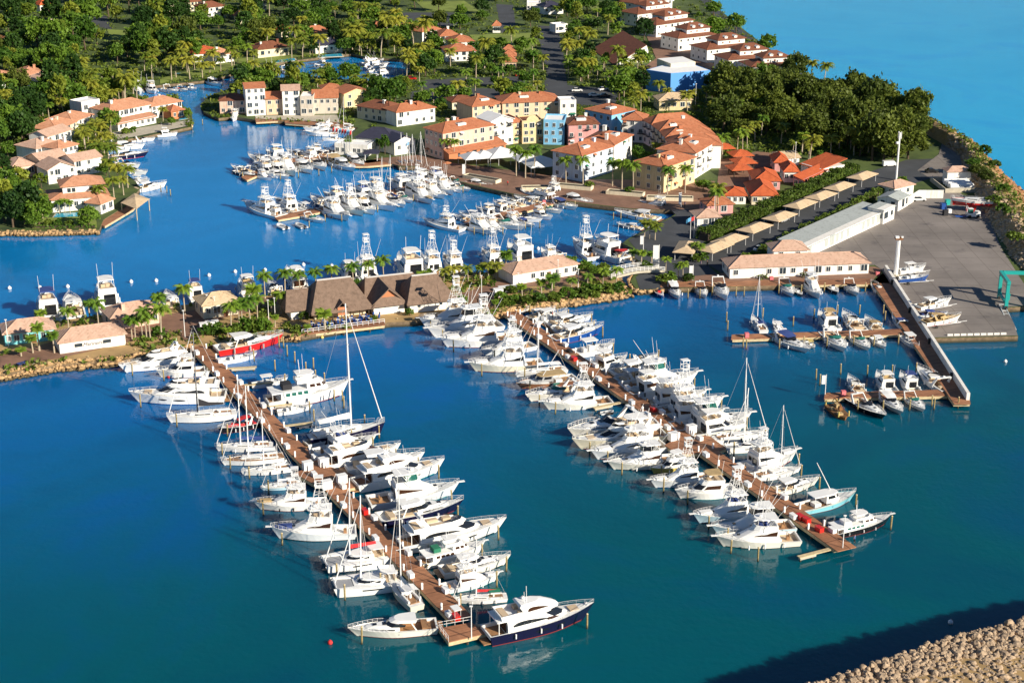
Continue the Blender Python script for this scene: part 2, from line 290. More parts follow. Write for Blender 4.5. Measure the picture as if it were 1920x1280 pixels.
def sheet(name, pts, z, m, kind='structure'):
    mb = MB(); mb.add([(p[0], p[1], z) for p in pts], [tuple(range(len(pts)))])
    me = mb.mesh(name, m)
    if me.polygons[0].normal.z < 0: me.flip_normals()
    o = inst(name, me); tag(o, kind=kind); return o
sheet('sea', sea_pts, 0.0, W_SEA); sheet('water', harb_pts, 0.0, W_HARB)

# ---------------------------------------------------------------- ground
def px(pts, z=LAND): return [tuple(G(u, v, z))[:2] for u, v in pts]
def slab(name, pts, z0, z1, m, kind='structure', wall=None):
    o = MB().prism(px(pts, z1), z0, z1); me = o.mesh(name, m)
    # make sure the top faces up
    if me.polygons[1].normal.z < 0: me.flip_normals()
    me.materials.append(M['qwall'])
    for f in me.polygons:
        if abs(f.normal.z) < .5: f.material_index = 1
    ob = inst(name, me); tag(ob, kind=kind); return ob
MAIN = [(1196, 545), (1240, 541), (1632, 531), (1668, 531), (1742, 634), (1909, 630), (1900, 606), (1884, 577), (1960, 572), (2120, 600), (2130, 560),
        (1990, 442), (1925, 372), (1884, 335), (1838, 290), (1770, 252), (1700, 222), (1620, 187), (1492, 128), (1400, 60), (1345, 15), (1318, -20), (1260, -80), (1215, -150), (-900, -150), (-900, 436),
        (0, 433), (60, 434), (186, 431), (194, 412), (236, 386), (264, 352), (250, 336), (232, 322), (206, 300), (200, 276), (226, 263), (262, 258), (330, 244), (360, 238), (360, 214),
        (346, 203), (338, 186), (322, 178), (288, 186), (256, 179), (250, 168), (300, 160), (400, 150), (470, 127), (560, 113), (660, 101), (690, 108), (762, 112), (772, 135), (748, 147), (700, 152),
        (640, 148), (560, 142), (520, 147), (470, 148), (430, 166), (392, 180), (376, 196), (382, 210), (410, 222), (440, 219), (478, 225), (560, 229), (628, 231), (672, 240), (640, 262), (626, 280),
        (648, 303), (690, 306), (736, 300), (748, 313), (782, 313), (804, 322), (880, 346), (960, 364), (1080, 380), (1180, 392), (1262, 394), (1266, 402), (1226, 424), (1180, 446), (1166, 456),
        (1188, 466), (1184, 482), (1212, 497), (1190, 512), (1182, 528)]
PEN = [(-300, 640), (-10, 620), (60, 607), (110, 602), (180, 592), (310, 577), (420, 560), (560, 550), (700, 530), (860, 512), (1000, 507), (1100, 496), (1130, 499), (1152, 508), (1166, 528), (1180, 549),
       (1100, 562), (1000, 574), (930, 590), (850, 592), (780, 602), (732, 604), (650, 616), (566, 630), (500, 628), (440, 642), (370, 648), (240, 672), (110, 684), (0, 702), (-300, 745)]
slab('ground', MAIN, -3.0, LAND, M['grass']); slab('ground', PEN, -3.0, LAND, M['sand'])
_z = [LAND]; NOGO = []; LAWNS = []; PATHS = []
def overlay(name, pts, m):
    if name == 'lawn': LAWNS.append(pts)
    elif name == 'path': PATHS.append(pts)
    else: NOGO.append(pts)
    _z[0] += .006; sheet(name, px(pts), _z[0], m)
overlay('road', [(1004, 48), (1046, 50), (1058, 110), (1064, 160), (1160, 168), (1155, 200), (1018, 196), (1024, 130)], M['tarmac'])
overlay('road', [(780, 160), (800, 150), (890, 146), (985, 144), (985, 158), (880, 162), (800, 170)], M['tarmac'])
overlay('road', [(690, 44), (760, 24), (850, 24), (868, 48), (780, 52), (720, 50)], M['tarmac'])
overlay('road', [(930, 8), (962, 10), (968, 60), (940, 62)], M['tarmac'])
overlay('road', [(150, 28), (200, 30), (212, 60), (180, 48)], M['tarmac'])
overlay('car_park', [(770, 172), (900, 166), (1000, 168), (1000, 182), (860, 190), (770, 186)], M['tarmac'])
overlay('promenade', [(700, 298), (790, 290), (850, 306), (1090, 336), (1340, 340), (1350, 392), (1262, 394), (1180, 391), (1080, 379), (960, 363), (880, 345), (804, 321), (782, 312), (748, 311)], M['paving'])
overlay('road', [(1258, 394), (1350, 390), (1372, 400), (1312, 462), (1330, 500), (1352, 520), (1240, 541), (1200, 543), (1192, 520), (1214, 498), (1190, 484), (1192, 466), (1178, 450), (1228, 426), (1268, 403)], M['tarmac'])
overlay('road', [(1300, 478), (1420, 410), (1560, 345), (1700, 300), (1790, 296), (1760, 330), (1690, 352), (1620, 385), (1520, 440), (1430, 498), (1352, 512)], M['tarmac'])
overlay('road', [(1340, 388), (1350, 300), (1420, 284), (1470, 290), (1440, 320), (1390, 380)], M['paving'])
overlay('boatyard', [(1652, 505), (1640, 497), (1520, 505), (1500, 480), (1690, 385), (1745, 362), (1800, 362), (1850, 400), (1880, 470), (1925, 540), (1960, 571), (1885, 576), (1901, 606), (1908, 629), (1743, 633), (1668, 530)], M['yard'])
overlay('quay_walk', [(1240, 540), (1632, 530), (1655, 506), (1640, 500), (1360, 512), (1240, 524)], M['paving'])
overlay('road', [(1770, 256), (1800, 280), (1806, 330), (1760, 345), (1720, 320), (1760, 290)], M['yard'])
overlay('path', [(1345, 18), (1400, 64), (1490, 132), (1618, 190), (1606, 194), (1480, 140), (1388, 74), (1330, 22), (1300, -18), (1316, -18)], M['tarmac'])
overlay('path', [(350, 642), (420, 596), (470, 585), (560, 560), (560, 548), (420, 572), (300, 592), (190, 606), (100, 640), (30, 660), (0, 668), (0, 690), (110, 672), (250, 640), (330, 620)], M['paving'])
overlay('path', [(850, 556), (960, 520), (1160, 512), (1168, 522), (1090, 530), (960, 540), (930, 575), (870, 585)], M['paving'])
overlay('lawn', [(200, 55), (262, 60), (272, 78), (210, 78)], mat('bright_lawn', (.17, .22, .035), .95, var=.3, scale=.1, world_co=True))
overlay('lawn', [(490, 40), (532, 36), (540, 58), (500, 60)], MATS['bright_lawn'])
overlay('lawn', [(780, 4), (870, 2), (900, 22), (800, 22)], MATS['bright_lawn'])
overlay('lawn', [(880, 66), (1000, 62), (1006, 96), (900, 92)], MATS['bright_lawn'])
overlay('lawn', [(1100, 6), (1150, 2), (1160, 14), (1110, 20)], MATS['bright_lawn'])
overlay('terrace', [(206, 250), (300, 234), (356, 226), (352, 237), (262, 255), (222, 262)], M['conc'])
overlay('terrace', [(478, 218), (632, 216), (636, 230), (560, 227), (480, 223)], M['conc'])
overlay('lawn', [(70, 410), (180, 405), (182, 428), (60, 430)], MATS['bright_lawn'])
overlay('garden_path', [(1190, 140), (1230, 110), (1200, 40), (1250, 40), (1290, 90), (1400, 160), (1340, 170)], M['paving'])
overlay('lawn', [(300, 158), (470, 122), (560, 108), (660, 96), (560, 96), (440, 112), (300, 148)], MATS['bright_lawn'])
# painted line and pale kerb at the edge of the boatyard
a, b = G(1742, 634, LAND), G(1909, 630, LAND); KB = MB().box(0, 0, .26, 1.3, .3, .5).mesh('kerb_block', M['wwall'])
for k in range(9):
    p = a.lerp(b, .25 + k * .075); tag(inst('kerb_block', KB, None, (p.x, p.y + 1.2, LAND), math.atan2(b.y - a.y, b.x - a.x)), f'low white kerb block on the boatyard quay edge, {ORD[k]} from left', 'kerb block', 'kerb blocks along the boatyard edge')

# ---------------------------------------------------------------- rocks
def ico():
    t = (1 + 5 ** .5) / 2
    v = [Vector(p).normalized() for p in ((-1, t, 0), (1, t, 0), (-1, -t, 0), (1, -t, 0), (0, -1, t), (0, 1, t), (0, -1, -t), (0, 1, -t), (t, 0, -1), (t, 0, 1), (-t, 0, -1), (-t, 0, 1))]
    f = [(0, 11, 5), (0, 5, 1), (0, 1, 7), (0, 7, 10), (0, 10, 11), (1, 5, 9), (5, 11, 4), (11, 10, 2), (10, 7, 6), (7, 1, 8), (3, 9, 4), (3, 4, 2), (3, 2, 6), (3, 6, 8), (3, 8, 9), (4, 9, 5), (2, 4, 11), (6, 2, 10), (8, 6, 7), (9, 8, 1)]
    return v, f
ICO = ico()
def ico2():
    v, f = list(ICO[0]), []; c = {}
    def mid(a, b):
        k = (min(a, b), max(a, b))
        if k not in c: v.append((v[a] + v[b]).normalized()); c[k] = len(v) - 1
        return c[k]
    for a, b, d in ICO[1]:
        x, y, z = mid(a, b), mid(b, d), mid(d, a); f += [(a, x, z), (b, y, x), (d, z, y), (x, y, z)]
    return v, f
ICO2 = ico2()
def rocks(name, pts, smin, smax, m, big=False, z=0.0, flat=.65):
    rnd = random.Random(len(pts) * 7 + 3); mb = MB(); tv, tf = ICO2 if big else ICO
    for p in pts:
        s = rnd.uniform(smin, smax) * (1.0 if rnd.random() > .12 else 1.5); a, b = rnd.uniform(0, 6.28), rnd.uniform(-.5, .5)
        sx, sy, sz = rnd.uniform(.7, 1.3), rnd.uniform(.7, 1.1), rnd.uniform(.5, .9) * flat / .65
        ca, sa, cb, sb = math.cos(a), math.sin(a), math.cos(b), math.sin(b); o = []
        for q in tv:
            k = s * rnd.uniform(.78, 1.1); x, y, w = q.x * sx * k, q.y * sy * k, q.z * sz * k
            x, w = x * cb - w * sb, x * sb + w * cb
            o.append((p[0] + x * ca - y * sa, p[1] + x * sa + y * ca, p[2] + w))
        mb.add(o, tf)
    o = mb.build(name, m); tag(o, kind='stuff'); return o
def along(pts, step, z=LAND):
    w = [G(u, v, z) for u, v in pts]; out = []
    for a, b in zip(w[:-1], w[1:]):
        n = max(1, int((b - a).length / step))
        for k in range(n): out.append((a.lerp(b, k / n), (b - a).normalized()))
    return out
def riprap(name, pts, label, m, step=.55, rows=((0.5, 1.0), (-.1, .55), (-.7, .1)), smin=.35, smax=.75, side=1):
    rnd = random.Random(3); P = []
    for off, z in rows:
        for p, d in along(pts, step):
            n = Vector((d.y, -d.x, 0)) * side      # towards the water
            q = p - n * (off + rnd.uniform(-.25, .25)) + d * rnd.uniform(-.3, .3); P.append((q.x, q.y, z + rnd.uniform(-.12, .2)))
    o = rocks(name, P, smin, smax, m); tag(o, label, 'rocks'); return o
riprap('shore_rocks', [(0, 702), (110, 684), (240, 672), (370, 648)], 'ochre boulders along the shore below the white boathouse', M['rock'], rows=((1.3, 1.3), (.5, 1.0), (-.3, .6), (-1.0, .1)), side=1)
riprap('shore_rocks', [(440, 642), (500, 628), (566, 630)], 'ochre boulders beside the thatched restaurant terrace', M['rock'])
riprap('shore_rocks', [(930, 590), (1000, 574), (1100, 562), (1180, 549)], 'ochre boulders below the palm lawn beside the footbridge', M['rock'], rows=((1.0, 1.3), (.3, 1.0), (-.4, .4)))
riprap('shore_rocks', [(1180, 549), (1166, 528), (1152, 508)], 'dark boulders under the footbridge', M['rock'], step=1.0)
riprap('shore_rocks', [(1240, 541), (1196, 545), (1182, 528), (1190, 512)], 'boulders on the east bank of the channel', M['rock'], step=.9, side=1)
riprap('sea_wall_rocks', [(0, 433), (60, 434), (186, 431)], 'squared ochre stones below the pool villa', M['rock'], side=1)

# berm between the boatyard and the sea
inner = [(1640, 200), (1752, 262), (1798, 290), (1812, 330), (1838, 390), (1868, 440), (1900, 490), (1960, 545), (2080, 590)]
outer = [(1640, 190), (1772, 250), (1840, 288), (1886, 333), (1930, 372), (1985, 432), (2040, 480), (2100, 540), (2180, 590)]
def polysample(pts, n, z):
    w = [G(u, v, z) for u, v in pts]; ls = [0]
    for a, b in zip(w[:-1], w[1:]): ls.append(ls[-1] + (b - a).length)
    out = []
    for k in range(n):
        t = ls[-1] * k / (n - 1); i = 0
        while i < len(ls) - 2 and ls[i + 1] < t: i += 1
        out.append(w[i].lerp(w[i + 1], (t - ls[i]) / max(1e-6, ls[i + 1] - ls[i])))
    return out
n = 90; A = polysample(inner, n, LAND); B = polysample(outer, n, 0); rnd = random.Random(5); rows = []; PI_, PO_ = [], []
prof = ((0, .0, LAND - .3), (.14, .0, 2.6), (.26, .0, 4.6), (.45, .0, 5.2), (.62, .0, 4.4), (.8, .0, 2.2), (1.0, .0, .2), (1.1, .0, -1.0))
for t, _, z in prof:
    rows.append([])
    for k in range(n):
        h = 1.0 if k > 14 else .25 + .75 * k / 14
        p = A[k].lerp(B[k], t); j = 0 if t in (0, 1.1) else .5
        rows[-1].append((p.x + rnd.uniform(-j, j), p.y + rnd.uniform(-j, j), LAND + (z - LAND) * h + rnd.uniform(-j, j) * .6 if z > 0 else z))
mb = MB(); mb.loft(rows, cap0=False, cap1=False, closed=False)
bm_ = mb.mesh('berm', M['sand']); 
if sum(p.normal.z for p in bm_.polygons) < 0: bm_.flip_normals()
tag(inst('berm', bm_), kind='structure')
def on_berm(t, k, A=A, B=B, n=n):
    i = 0
    while i < len(prof) - 2 and prof[i + 1][0] < t: i += 1
    f = (t - prof[i][0]) / (prof[i + 1][0] - prof[i][0]); kk = int(k); q = A[kk].lerp(B[kk], t); q2 = A[min(n - 1, kk + 1)].lerp(B[min(n - 1, kk + 1)], t)
    q = q.lerp(q2, k - kk); h = 1.0 if k > 14 else .25 + .75 * k / 14
    return (q.x, q.y, LAND + (prof[i][2] + (prof[i + 1][2] - prof[i][2]) * f - LAND) * h + .05)
tag(rocks('berm_rocks', [on_berm(rnd.uniform(0, .36), rnd.uniform(24, n - 2)) for _ in range(1500)], .3, .75, M['prock']), 'pale limestone boulders facing the boatyard below the berm', 'rocks')
tag(rocks('berm_rocks', [on_berm(rnd.uniform(.6, 1.06), rnd.uniform(10, n - 2)) for _ in range(1500)], .35, .8, mat('russet_rock', (.40, .20, .08), .9, var=.3, scale=.9, col2=(.2, .10, .05))), 'russet boulders on the seaward side of the berm', 'rocks')

# breakwater in the near corner
edge = [(1380, 1330), (1545, 1279), (1640, 1246), (1760, 1204), (1850, 1180), (1925, 1163), (2060, 1126), (2300, 1080)]
BZ = 11.0; M['brock'] = mat('tan_limestone', (.50, .37, .25), .9, var=.3, scale=.9, col2=(.22, .16, .11), bump=.5, bscale=3); E = polysample(edge, 60, BZ)
fwd = Vector((.45, -1, 0)).normalized()
rows = []
for off, z in ((-7, -1.5), (-3, BZ * .5), (0, BZ - .4), (6, BZ), (22, BZ + .2), (40, BZ)):
    rows.append([(p.x + fwd.x * off, p.y + fwd.y * off, z) for p in E])
mb = MB(); mb.loft(rows, cap0=False, cap1=False, closed=False); me = mb.mesh('breakwater', M['sand'])
if sum(p.normal.z for p in me.polygons) < 0: me.flip_normals()
tag(inst('breakwater', me), kind='structure')
rnd = random.Random(11); P = []
for _ in range(11000):
    k = rnd.uniform(2, 44); i = int(k); p = E[i].lerp(E[i + 1], k - i); o = rnd.uniform(-.6, 24); q = p + fwd * o
    P.append((q.x, q.y, BZ - .3 + rnd.uniform(-.2, .25)))
tag(rocks('breakwater_rocks', P, .17, .56, M['brock'], big=True, flat=.8), 'heap of pale limestone boulders on the breakwater in the near right corner', 'rocks')
P = []
for _ in range(4500):
    far_ = rnd.random() < .5; k = rnd.uniform(43, 58.9) if far_ else rnd.uniform(2, 58.9); i = int(k); p = E[i].lerp(E[i + 1], k - i); q = p + fwd * (rnd.uniform(-.4, 24) if far_ else rnd.uniform(23, 40)); P.append((q.x, q.y, BZ + rnd.uniform(-.3, .1)))
tag(rocks('breakwater_rocks', P, .35, .75, M['brock']), 'tan boulders along the top and far end of the near breakwater', 'rocks')
P = []
for _ in range(900):
    k = rnd.uniform(0, 58.9); i = int(k); p = E[i].lerp(E[i + 1], k - i); t = rnd.random(); q = p - fwd * (t * 5.2)
    P.append((q.x, q.y, BZ - .4 - t * 9.0))
tag(rocks('breakwater_rocks', P, .5, .9, M['prock']), 'boulders on the shaded water side of the near breakwater', 'rocks')

# ---------------------------------------------------------------- piers and docks
def strip(c0, c1, w):
    d = (c1 - c0); d.z = 0; d.normalize(); nrm = Vector((-d.y, d.x, 0)) * (w / 2)
    return [c0 + nrm, c1 + nrm, c1 - nrm, c0 - nrm]
PILE_ME = MB().tube((0, 0, -3), (0, 0, 0), .2, .2, 6).mesh('pier_pile', M['dark_wood'])
def make_pier(name, pieces, label, cat='pier', z=1.25, group=None):
    """pieces: polygons in world coordinates, butted; parts deck, side beams and a pile row"""
    root = empty(name, (pieces[0][0][0], pieces[0][0][1], 0)); ox, oy = root.location.x, root.location.y
    tag(root, label, cat, group)
    dk, sd, pl = MB(), MB(), []
    for k, poly in enumerate(pieces):
        q = [(p[0] - ox, p[1] - oy) for p in poly]; e = .004 * k
        area = sum(q[i][0] * q[(i + 1) % len(q)][1] - q[(i + 1) % len(q)][0] * q[i][1] for i in range(len(q)))
        if area < 0: q = q[::-1]
        dk.prism(q, z - .14 + e, z + e)
        cx, cy = sum(p[0] for p in q) / len(q), sum(p[1] for p in q) / len(q)
        sd.prism([(cx + (p[0] - cx) * .985 , cy + (p[1] - cy) * .985) for p in q], z - .75, z - .15 + e * .5)
        for i in range(len(q)):
            a, b = q[i], q[(i + 1) % len(q)]; L_ = math.dist(a, b); m_ = max(1, int(L_ / 6))
            for j in range(m_):
                t = (j + .5) / m_; x, y = a[0] + (b[0] - a[0]) * t, a[1] + (b[1] - a[1]) * t
                x, y = cx + (x - cx) * .93, cy + (y - cy) * .93
                pl.append((x, y))
    dk.build('deck', M['wood'], root); sd.build('side_beam', M['pale_wood'], root); 
    if len(pl) > 95: pl = pl[::2]
    for x, y in pl: inst('pier_pile', PILE_ME, root, (x, y, z - .745))
    return root
LP0, LP1 = G(360, 640, 1.25), G(866, 1160, 1.25)
RP0, RP1 = G(944, 577, 1.25), G(1588, 1029, 1.25)
LD, RD = (LP1 - LP0).normalized(), (RP1 - RP0).normalized()
LN, RN = Vector((-LD.y, LD.x, 0)), Vector((-RD.y, RD.x, 0))     # towards the right-hand slips
def wpx(pts, z=1.25): return [G(u, v, z) for u, v in pts]
plaza_L = wpx([(552, 886), (600, 868), (648, 884), (702, 905), (640, 918), (590, 908)])
plaza_R = wpx([(1246, 834), (1284, 813), (1330, 817), (1362, 840), (1338, 849), (1270, 850)])
head_L = wpx([(822, 1177), (884, 1166), (913, 1186), (841, 1203)])
make_pier('long_pier', [strip(LP0, LP1, 3.7), plaza_L, head_L], 'long brown boardwalk pier on the left with moored yachts on both sides')
make_pier('long_pier', [strip(RP0, RP1, 3.9), plaza_R], 'long brown boardwalk pier on the right leading out from the rocky peninsula')
def dock4(name, pts, label, cat='dock', z=1.0): return make_pier(name, [wpx(pts, z)], label, cat, z)
dock4('small_boat_dock', [(1371, 636), (1372, 627), (1700, 616), (1702, 626)], 'narrow wooden dock with small boats, nearer the boatyard quay')
dock4('small_boat_dock', [(1545, 747), (1547, 736), (1775, 730), (1782, 741)], 'narrow wooden dock with small boats, nearest the viewer by the white wall')
dock4('quay_deck', [(1238, 538), (1240, 529), (1632, 522), (1630, 532)], 'brown boardwalk along the quay in front of the long white office', z=1.42)
dock4('lagoon_dock', [(452, 332), (520, 300), (660, 283), (662, 290), (530, 308), (462, 338)], 'brown dock in the lagoon with yachts near the flagpoles', z=.9)
dock4('lagoon_dock', [(512, 405), (520, 412), (578, 402), (690, 378), (850, 332), (842, 326), (680, 370), (572, 394)], 'brown dock in the lagoon running to the promenade steps', z=.9)
dock4('lagoon_dock', [(868, 416), (882, 424), (940, 408), (1070, 374), (1062, 368), (930, 400)], 'brown dock in the lagoon below the yellow apartment house', z=.9)
dock4('villa_dock', [(184, 420), (240, 378), (258, 382), (250, 392), (196, 424)], 'wooden dock on posts beside the white pool villa', z=1.1)
dock4('gazebo_dock', [(648, 303), (735, 297), (740, 307), (690, 311), (655, 311)], 'boardwalk under the dark gazebo beside the flagpoles', z=1.3)
dock4('restaurant_terrace', [(564, 628), (566, 611), (700, 596), (722, 603), (722, 609)], 'wooden terrace over the water in front of the thatched restaurant', 'terrace', 1.45)
dock4('townhouse_deck', [(478, 222), (530, 219), (532, 226), (480, 229)], 'wooden deck over the water below the tall white townhouse', z=1.4)
dock4('townhouse_deck', [(533, 224), (626, 222), (660, 232), (656, 240), (534, 231)], 'pale terrace on posts below the cream townhouses', z=1.4)
dock4('point_dock', [(318, 245), (362, 235), (362, 228), (330, 232)], 'small wooden deck at the tip of the point by the brick house', z=1.3)
fing = []
for a, b, lab in [((392, 692), (481, 687), 'empty slip below the red striped speedboat'), ((450, 722), (512, 716), 'small sport boat beside the big trawler'), ((486, 761), (548, 756), 'white boat with outboard below the trawler'), ((524, 799), (586, 791), 'empty slip above the tall sailing yacht'),
                  ((742, 1066), (803, 1056), 'green canvas trawler'), ((856, 1176), (916, 1170), 'navy yacht at the end of the left pier'), ((1556, 1028), (1497, 1043), 'outer end of the right pier'), ((1172, 752), (1113, 764), 'rubber dinghy and yellow fenders'), ((1062, 648), (1046, 652), 'blue hulled cruiser'),
                  ((700, 1040), (660, 1050), 'red sail catamaran')]:
    p, q = G(*a, 1.0), G(*b, 1.0); r = empty('finger_pier', (p.x, p.y, 0)); tag(r, 'narrow pale finger pier beside the ' + lab, 'finger pier', 'finger piers off the long piers')
    d = q - p; L_ = d.length; r.rotation_euler.z = math.atan2(d.y, d.x)
    MB().box(L_ / 2, 0, .92, L_, .85, .16).build('deck', M['pale_wood'], r)
    mb = MB(); mb.box(L_ * .72, 0, .62, L_ * .5, .7, .42); mb.build('beam', M['conc'], r)
    for f in (.55, .93): inst('pier_pile', PILE_ME, r, (L_ * f, 0, .41), mat_=M['pile'])
# walled jetty of the boatyard
wl_ = wpx([(1634, 528), (1662, 508), (1818, 748), (1820, 757), (1789, 757)], 1.3)
jet = make_pier('walled_jetty', [wl_], 'brown jetty with a white wall along its right edge beside the boatyard', 'jetty', 1.3)
a, b = G(1662, 508, 1.3), G(1817, 750, 1.3); d = b - a; o_ = jet.location
mb = MB(); mb.box((a.x + b.x) / 2 - o_.x - .25, (a.y + b.y) / 2 - o_.y, 2.12, d.length, .7, 1.6, math.atan2(d.y, d.x)); mb.build('parapet', M['wwall'], jet)
dd = d.normalized()
for k in range(4):
    p = a + dd * (12 + k * 22); boxes((p.x - o_.x - .9, p.y - o_.y + .3, 1.96, .5, .5, 1.3)).build('bollard', M['iron'], jet)
# T-head railing of the left pier end and lamp pole
hr = empty('pier_railing', tuple(G(841, 1203, 1.25)))
tag(hr, 'white tube railing around the end platform of the left pier', 'railing')
mb = MB(); pts = [p - hr.location for p in wpx([(884, 1166), (822, 1177), (841, 1203)])]
for a, b in zip(pts[:-1], pts[1:]):
    for h in (.55, 1.05): mb.tube((a.x, a.y, h), (b.x, b.y, h), .035, n=4)
    for k in range(5):
        p = a.lerp(b, k / 4); mb.tube((p.x, p.y, 0), (p.x, p.y, 1.05), .035, n=4)
mb.build('rails', M['alu'], hr)
# footbridge
fb = empty('footbridge', tuple(G(1140, 519, LAND))); tag(fb, 'white railed footbridge over the channel between peninsula and quay', 'bridge')
p, q = fb.location.copy(), G(1240, 506, LAND); d = q - p; L_ = d.length; fb.rotation_euler.z = math.atan2(d.y, d.x)
mb = MB(); 
for k in range(10):
    x0, x1 = L_ * k / 10, L_ * (k + 1) / 10; z = lambda x: .25 + .9 * math.sin(math.pi * x / L_)
    mb.add([(x0, -2, z(x0)), (x1, -2, z(x1)), (x1, 2, z(x1)), (x0, 2, z(x0)), (x0, -2, z(x0) - .6), (x1, -2, z(x1) - .6), (x1, 2, z(x1) - .6), (x0, 2, z(x0) - .6)], [(0, 1, 2, 3), (7, 6, 5, 4), (0, 4, 5, 1), (3, 2, 6, 7)])
mb.build('span', M['conc'], fb)
for s in (-1.9, 1.9):
    mb = MB()
    for k in range(14):
        x = L_ * k / 13; z = .25 + .9 * math.sin(math.pi * x / L_); mb.tube((x, s, z), (x, s, z + 1.1), .06, n=4)
        if k < 13:
            x2 = L_ * (k + 1) / 13; z2 = .25 + .9 * math.sin(math.pi * x2 / L_)
            for h in (.35, .7, 1.1): mb.tube((x, s, z + h), (x2, s, z2 + h), .06, n=4)
    mb.build('railing', M['alu'], fb)
# ---------------------------------------------------------------- boat building kit (bow along +X, origin on the waterline amidships)
class Hull:
    def __init__(s, L, B, zs, zb, full=2.3, wl=.9, rake=.10, tc=.25, zc=.55, stern=.92):
        s.L, s.B, s.zs, s.zb, s.full, s.wl, s.rake, s.tc, s.zc, s.stern = L, B, zs, zb, full, wl, rake, tc, zc, stern
    def plan(s, t):
        k = .42
        return s.B / 2 * (s.stern + (1 - s.stern) * (t / k) if t < k else max(.008, 1 - ((t - k) / (1 - k)) ** s.full))
    def sheer(s, t): return s.zs + (s.zb - s.zs) * t ** 1.8
    def side(s, t, f, sg=1, out=0.0):
        """point on the topside: f=0 waterline, 1 sheer"""
        b = s.plan(t); bw = b * s.wl * (1 - .45 * t ** 4); xs = -s.L / 2 + s.L * t; xw = -s.L / 2 + s.L * t * (1 - s.rake) + .02 * s.L * (1 - t)
        g = max(0.0, f) ** 1.25
        return (xw + (xs - xw) * f, sg * (bw + (b - bw) * g + out), s.sheer(t) * f)
    def ts(s, n=14): return [1 - (1 - k / n) ** 1.25 for k in range(n + 1)]
    def hull(s):
        rings = []
        for t in s.ts():
            sb = [s.side(t, f, 1) for f in (1, .66, .33, 0)]; pt = [s.side(t, f, -1) for f in (0, .33, .66, 1)]
            k = (sb[-1][0], 0, -.55 - .1 * (1 - t)); rings.append(sb + [k] + pt)
        return MB().loft(rings, cap0=True, cap1=False, closed=False)
    def deck(s, drop=.06, inset=.985):
        mb = MB(); ts = [t for t in s.ts() if t > s.tc]; ts = [s.tc] + ts
        P = []
        for t in ts:
            b = s.plan(t) * inset; x = -s.L / 2 + s.L * t * .998; z = s.sheer(t) - drop; P.append([(x, b, z), (x, 0, z + .05 * s.B / 4), (x, -b, z)])
        for a, b in zip(P[:-1], P[1:]): mb.add([a[0], a[1], a[2], b[0], b[1], b[2]], [(0, 1, 4, 3), (1, 2, 5, 4)])
        if s.tc > .01:
            x = -s.L / 2 + s.L * s.tc; b = s.plan(s.tc) * inset; z = s.sheer(s.tc) - drop
            mb.add([(x, b, z), (x, -b, z), (x, -b, s.zc), (x, b, s.zc)], [(0, 1, 2, 3)])
            for sg in (1, -1):       # side decks round the cockpit
                ring = []
                for k in range(4):
                    t = s.tc * k / 3; xx = -s.L / 2 + s.L * t; bb = s.plan(t); zz = s.sheer(t)
                    ring.append([(xx, sg * bb, zz + .02), (xx, sg * (bb - .28), zz + .02), (xx, sg * (bb - .28), s.zc)])
                mb.loft(ring, False, False, False)
            bb = s.plan(0); mb.box(-s.L / 2 + .16, 0, (s.zs + s.zc) / 2 + .01, .28, bb * 2 - .5, s.zs - s.zc + .02)
        return mb
    def sole(s):
        x0, x1 = -s.L / 2 + .1, -s.L / 2 + s.L * s.tc; b0, b1 = s.plan(0) - .2, s.plan(s.tc) - .2
        return MB().add([(x0, -b0, s.zc), (x1, -b1, s.zc), (x1, b1, s.zc), (x0, b0, s.zc)], [(0, 1, 2, 3)])
    def band(s, f0, f1, t0=.0, t1=1.0, out=.02, n=14, taper=False):
        mb = MB()
        for sg in (1, -1):
            r = []
            for k in range(n + 1):
                t = t0 + (t1 - t0) * k / n; w = 1.0
                if taper: w = max(.02, math.sin(math.pi * min(.999, max(.001, (k / n)))) ** .5)
                m_ = (f0 + f1) / 2; r.append([s.side(t, m_ + (f0 - m_) * w, sg, out), s.side(t, m_ + (f1 - m_) * w, sg, out)])
            mb.loft(r, False, False, False)
        return mb
    def rail(s, t0, t1=.995, h=.65, r=.03, n=8, mid=True):
        mb = MB()
        for sg in (1, -1):
            P = []
            for k in range(n + 1):
                t = t0 + (t1 - t0) * k / n; p = s.side(t, 1, sg, -.08); hh = h * min(1, .35 + k / 2.0); P.append((p[0], p[1], p[2] + hh))
                mb.tube((p[0], p[1], p[2] - .05), P[-1], r, n=3)
            mb.path(P, r * 1.15, 4)
            if mid: mb.path([(p[0], p[1], p[2] - h * .45) for p in P], r * .8, 3)
        return mb
